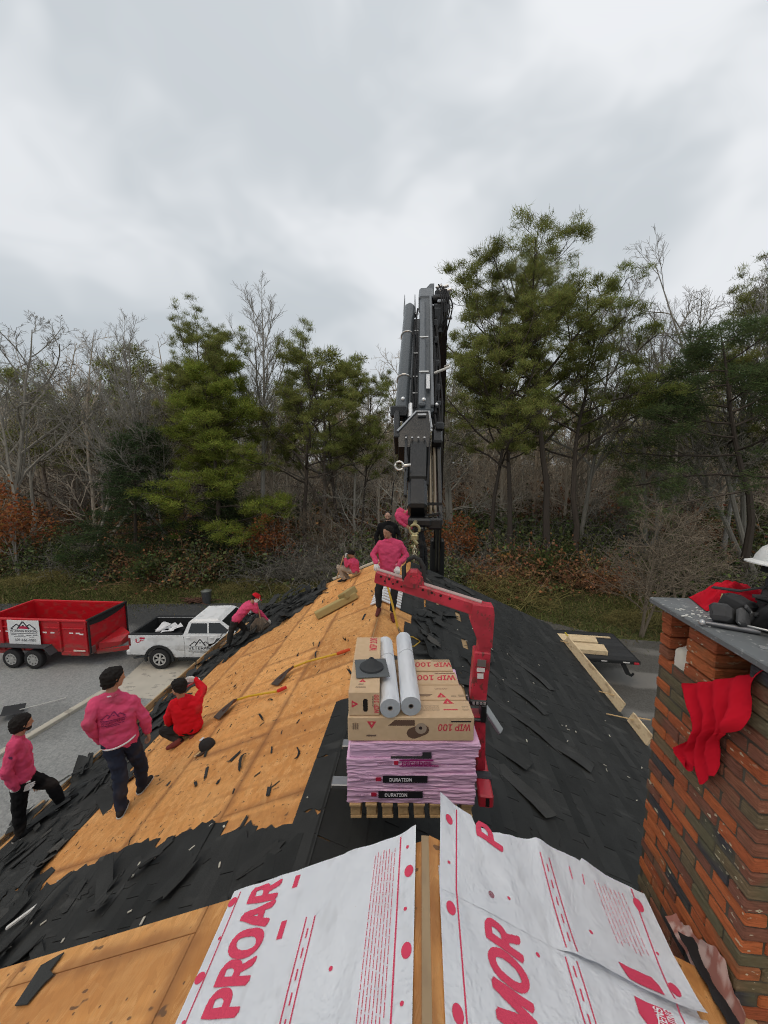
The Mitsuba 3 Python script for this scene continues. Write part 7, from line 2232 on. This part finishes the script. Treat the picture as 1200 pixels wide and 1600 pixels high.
# scraps of felt and shingle left on the bare sheathing
for i in range(26):
    while True:
        X, Y = rt.uniform(-4.2, -0.95), rt.uniform(3.0, 11.5)
        if not BAND.contains(Point(X, Y)) and not HEAP.contains(Point(X, Y)):
            break
    scrap(LL, X, Y, 0.003, math.pi / 2 + rt.normal(0.1, 0.35), 0.0, 0.0, rt.uniform(0.16, 0.42), 'dark scrap of old shingle left on the bare left sheathing', 'dark scraps on the bare sheathing', thin=rt.uniform(0.3, 0.7))
for (X, Y, s) in ((-2.28, 4.22, 0.65), (-2.10, 4.05, 0.55), (-1.75, 4.1, 0.35), (-2.6, 4.1, 0.4), (-1.50, 3.40, 0.55), (-1.62, 3.1, 0.5), (-1.35, 3.9, 0.35), (-1.95, 7.0, 0.45), (-2.35, 6.9, 0.55), (-1.15, 7.6, 0.5), (-1.0, 5.3, 0.4)):
    scrap(LL, X, Y, 0.003, math.pi / 2 + rt.normal(0.15, 0.25), 0.0, 0.0, s * 0.8, 'dark scrap of old shingle left on the bare left sheathing', 'dark scraps on the bare sheathing', thin=0.38)
# fine litter: granules, nails and crumbs
ms, tone = [], []
for i in range(1500):
    if i < 900:
        X, Y = rt.uniform(-5.6, -2.6), rt.uniform(1.8, 12.6)
        if not (HEAP.contains(Point(X, Y)) or BAND.contains(Point(X, Y))):
            continue
        P_, off = LL, rt.uniform(0.005, 0.9) * (heap_h(X, Y) if HEAP.contains(Point(X, Y)) else 0.03)
    elif i < 1020:
        X, Y = rt.uniform(-4.0, -0.9), rt.uniform(3.2, 11.0)
        P_, off = LL, 0.003
    else:
        X, Y = rt.uniform(-0.2, 4.2), rt.uniform(1.7, 11.0)
        P_, off = LR, 0.022
    L, W = rt.uniform(0.02, 0.16), rt.uniform(0.008, 0.05)
    m = extrude([(-L, -W), (L * 0.8, -W * 0.6), (L, W), (-L * 0.6, W * 0.8)], 0.004)
    if i >= 900:
        m.vertices *= (0.40, 0.25, 1)
    ms.append(moved(m, P_.lay(X, Y, off, math.pi / 2 + rt.normal(0, 0.5), rt.normal(0, 0.15) if i < 900 else 0, 0)))
    tone.append(np.tile((rt.random(), rt.random()), (len(m.vertices), 1)))
put('shingle_litter', cat_(ms), 'shingle', uv=np.vstack(tone), kind='stuff', label='fine crumbs of torn shingle scattered over both roof slopes', cat='litter')
ms = []
for i in range(85):
    X, Y = (rt.uniform(0.6, 4.1), rt.uniform(2.6, 9.0)) if i < 42 else (rt.uniform(-5.2, -1.0), rt.uniform(1.8, 3.2))
    P_ = LR if i < 42 else LL
    ms.append(moved(cbox(rt.uniform(0.012, 0.06), rt.uniform(0.008, 0.022), 0.006), P_.lay(X, Y, 0.03, rt.uniform(0, 3.1))))
put('pale_chips', cat_(ms), 'matt', (0.50, 0.47, 0.40), kind='stuff', label='small pale chips sprinkled over the black shingles', cat='chips')

# ---------------------------------------------------------------- on the chimney
def towel(fn, na, nb, label, col):
    m = grid(fn, na, nb)
    m2 = m.copy()
    return put('red_cloth', m, 'cloth', col, smooth=True, label=label, cat='cloth')


CLOTH = (0.50, 0.008, 0.022)


def hang(a_, b):
    # a from the left edge to the right, b down; the edges and hem as the cloth falls
    t = np.linspace(0, 1, 6)
    from scipy.interpolate import CubicSpline
    ip = lambda ys: CubicSpline(t, ys)(b)
    yl, zl = ip([2.015, 1.985, 1.935, 1.965, 2.035, 1.985]), ip([6.875, 6.80, 6.71, 6.59, 6.49, 6.47])
    yr, zr = ip([1.650, 1.640, 1.655, 1.745, 1.770, 1.785]), ip([7.155, 7.01, 6.88, 6.78, 6.66, 6.545])
    y = yl + (yr - yl) * a_
    z = zl + (zr - zl) * a_ ** 1.1 - 0.045 * np.sin(math.pi * a_) * (b ** 3) * (1 + np.sin(a_ * 11))
    u = a_ * 2.6 - 0.9 * b + 0.22 * meshkit.fbm(np.stack([a_ * 2, b * 2.4, a_ * 0], -1), 3, 5)
    w = 0.5 + 0.5 * np.sin(u * 9.7 + 1.5 * np.sin(b * 3.3 + a_ * 2))
    fold = w ** 1.3 * (0.30 + 0.70 * np.sin(math.pi * np.clip(b * 0.85 + 0.12, 0, 1)))
    flap = np.exp(-((a_ - 0.88) / 0.12) ** 2 - ((b - 0.38) / 0.12) ** 2)
    x = CX - 0.016 - 0.046 * fold - 0.022 * meshkit.fbm(np.stack([a_ * 9 + b * 4, b * 7, a_ * 0 + 2], -1), 3, 4) - 0.045 * flap + 0.06 * np.exp(-b * 12) * a_
    return np.stack([x, y, z])


towel(hang, 90, 80, 'red cloth hanging out of a chimney opening down the brick face', CLOTH)
ct_ = TOP + 0.0573


def heap_cloth(a_, b):
    u, v = a_ * 2 - 1, b * 2 - 1
    r2 = np.clip(1 - u * u, 0, 1) * np.clip(1 - v * v, 0, 1)
    q = np.stack([u * 2.2, v * 2.2, u * 0 + 4], -1)
    h = r2 ** 0.7 * (0.075 + 0.17 * (meshkit.fbm(q, 3, 6) - 0.25))
    return np.stack([1.80 + 0.23 * u + 0.03 * v, 2.27 + 0.115 * v, ct_ + 0.004 + np.maximum(h, 0)])


towel(heap_cloth, 44, 30, 'red cloth bunched on the chimney cap behind the black tool belt', CLOTH)
bt = thing('tool_belt', 'black tool belt with pouches, buckles and a wrench heaped on the chimney cap', 'tool belt')
rbt = np.random.default_rng(4)


def pouch(c, size, turn, tilt, roll, nm='pouch', col=(0.020, 0.020, 0.021)):
    m = cbox(*size, 0.018)
    v, f = trimesh.remesh.subdivide_to_size(m.vertices, m.faces, 0.03)
    v = v + 0.016 * (meshkit.fbm(v * 18 + np.array(c) * 9, 3, 3)[:, None] - 0.5) * np.sign(v)
    c1_, s1 = math.cos(tilt), math.sin(tilt)
    c2, s2 = math.cos(roll), math.sin(roll)
    R = np.array([[1, 0, 0], [0, c1_, -s1], [0, s1, c1_]]) @ np.array([[c2, 0, s2], [0, 1, 0], [-s2, 0, c2]])
    M = np.eye(4)
    M[:3, :3] = rotz(turn)[:3, :3] @ R
    M[:3, 3] = c
    put(f'{bt}__{nm}', moved((v, f), M), 'rubber', np.array(col) * rbt.uniform(0.8, 1.6), smooth=50)
    return M


Ms = [pouch((1.58, 2.02, ct_ + 0.07), (0.13, 0.11, 0.13), 0.4, 0.3, 0.2), pouch((1.68, 1.93, ct_ + 0.08), (0.16, 0.10, 0.17), 0.9, 0.5, -0.3), pouch((1.80, 2.02, ct_ + 0.12), (0.16, 0.12, 0.20), 0.2, -0.3, 0.5),
      pouch((1.72, 1.80, ct_ + 0.07), (0.17, 0.13, 0.14), -0.3, 0.2, 0.3), pouch((1.84, 1.86, ct_ + 0.10), (0.18, 0.14, 0.18), 0.6, 0.4, -0.4), pouch((1.50, 1.985, ct_ + 0.048), (0.12, 0.09, 0.09), 0.7, -0.2, 0.6, col=(0.05, 0.05, 0.052)),
      pouch((1.98, 1.98, ct_ + 0.12), (0.2, 0.16, 0.2), 0.3, 0.4, 0.1), pouch((1.66, 1.74, ct_ + 0.06), (0.17, 0.11, 0.11), -0.6, 0.0, 0.2, col=(0.03, 0.03, 0.031)), pouch((1.95, 1.80, ct_ + 0.08), (0.2, 0.16, 0.15), 0.1, 0.1, 0.1)]
for i in range(9):
    p0 = np.array([rbt.uniform(1.60, 1.85), rbt.uniform(1.78, 2.04), ct_ + rbt.uniform(0.08, 0.2)])
    p1 = p0 + np.clip(rbt.normal(0, 0.06, 3), -0.08, 0.08)
    p2 = p1 + np.clip(rbt.normal(0, 0.06, 3), -0.08, 0.08)
    for p in (p0, p1, p2):
        p[2] = max(p[2], ct_ + 0.03)
    put(f'{bt}__strap', cat_([beam(p0, p1, 0.040, 0.006), beam(p1, p2, 0.040, 0.006)]), 'rubber', (0.028, 0.028, 0.029))
for i, (M, q) in enumerate(zip(Ms, range(9))):
    put(f'{bt}__pocket', moved(cat_([cbox(0.095, 0.035, 0.085, 0.012, c=(0.0, -0.075, -0.01)), cbox(0.10, 0.012, 0.022, 0.004, c=(0.0, -0.095, 0.035))]), M), 'rubber', (0.045 + 0.02 * (i % 3), 0.045 + 0.02 * (i % 3), 0.047 + 0.02 * (i % 3)), smooth=40)
    put(f'{bt}__stitching', moved(tube([(-0.06, -0.075, -0.05), (0.06, -0.075, -0.05), (0.06, -0.07, 0.05)], 0.0022, 4), M), 'matt', (0.42, 0.42, 0.40))
    if i % 2 == 0:
        put(f'{bt}__rivet', moved(cat_([trimesh.creation.icosphere(1, 0.008).apply_translation((x, -0.072, z)) for x, z in ((-0.04, 0.03), (0.04, 0.03))]), M), 'metal', (0.6, 0.6, 0.6), smooth=True)
put(f'{bt}__buckle', tube([(1.545, 1.90, ct_ + 0.03), (1.60, 1.83, ct_ + 0.035), (1.63, 1.84, ct_ + 0.05), (1.66, 1.80, ct_ + 0.05)], 0.006, 6), 'metal', (0.55, 0.55, 0.54), smooth=True)
put(f'{bt}__buckle', tube([(1.63, 1.76, ct_ + 0.14), (1.66, 1.72, ct_ + 0.13), (1.72, 1.71, ct_ + 0.12), (1.76, 1.74, ct_ + 0.13)], 0.006, 6), 'metal', (0.50, 0.50, 0.49), smooth=True)
say(put(f'{bt}__wood_handle', tube([(1.54, 2.075, ct_ + 0.03), (1.545, 2.06, ct_ + 0.09), (1.55, 2.05, ct_ + 0.13)], [0.016, 0.012, 0.017], 8), 'wood', uv=(0.5, 0.0), smooth=True), 'pale wooden tool handle sticking out of a pouch')
sp = thing('spud_wrench', 'steel wrench with round head lying across the near left edge of the chimney cap', 'wrench')
put(sp + '__shaft', tube([(1.395, 1.955, ct_ + 0.016), (1.50, 1.91, ct_ + 0.015), (1.58, 1.87, ct_ + 0.014)], [0.009, 0.014, 0.013], 10), 'metal', (0.20, 0.20, 0.21), smooth=True)
put(sp + '__head', trimesh.creation.icosphere(2, 0.016).apply_translation((1.388, 1.958, ct_ + 0.016)), 'metal', (0.5, 0.5, 0.5), smooth=True)
put('metal_clip', cat_([beam((1.47, 1.735, ct_ + 0.004), (1.51, 1.715, ct_ + 0.004), 0.022, 0.006)]), 'metal', (0.7, 0.7, 0.7), label='small bright clip on the near edge of the chimney cap', cat='clip')
rc = np.random.default_rng(15)
put('chimney__droppings', cat_([moved(cbox(rc.uniform(0.006, 0.024), rc.uniform(0.004, 0.012), 0.003), rotz(rc.uniform(0, 3), (rc.normal(1.50, 0.06), rc.normal(2.08, 0.08), ct_ + 0.001))) for i in range(46)]), 'matt', (0.55, 0.55, 0.52), kind='stuff')
hh = thing('hard_hat', 'white hard hat at the right frame edge above the tool belt', 'hard hat')
HC = np.array([1.865, 2.05, ct_ + 0.285])
t_ = lathe([(0.155, 0.0), (0.150, 0.03), (0.130, 0.075), (0.09, 0.108), (0.04, 0.122), (0.0, 0.125)], 32)
HM = np.eye(4)
HM[:3, :3] = rotz(0.4)[:3, :3] @ np.array([[math.cos(0.12), 0, math.sin(0.12)], [0, 1, 0], [-math.sin(0.12), 0, math.cos(0.12)]])
HM[:3, 3] = HC
put(hh + '__shell', moved(t_, HM @ np.diag([1.25, 1.0, 1.0, 1.0])), 'gloss', (0.62, 0.62, 0.60), smooth=True)
put(hh + '__brim', moved(lathe([(0.150, 0.004), (0.185, -0.008), (0.185, -0.002), (0.152, 0.010)], 32), HM @ np.diag([1.25, 1.0, 1.0, 1.0])), 'gloss', (0.62, 0.62, 0.60), smooth=40)
put(hh + '__liner', moved(lathe([(0.0, 0.05), (0.11, 0.02), (0.13, -0.05), (0.12, -0.05), (0.0, 0.0)], 24), HM), 'matt', (0.02, 0.02, 0.02), smooth=40)
pouch((1.93, 2.02, ct_ + 0.13), (0.22, 0.22, 0.25), 0.3, 0.0, 0.1)
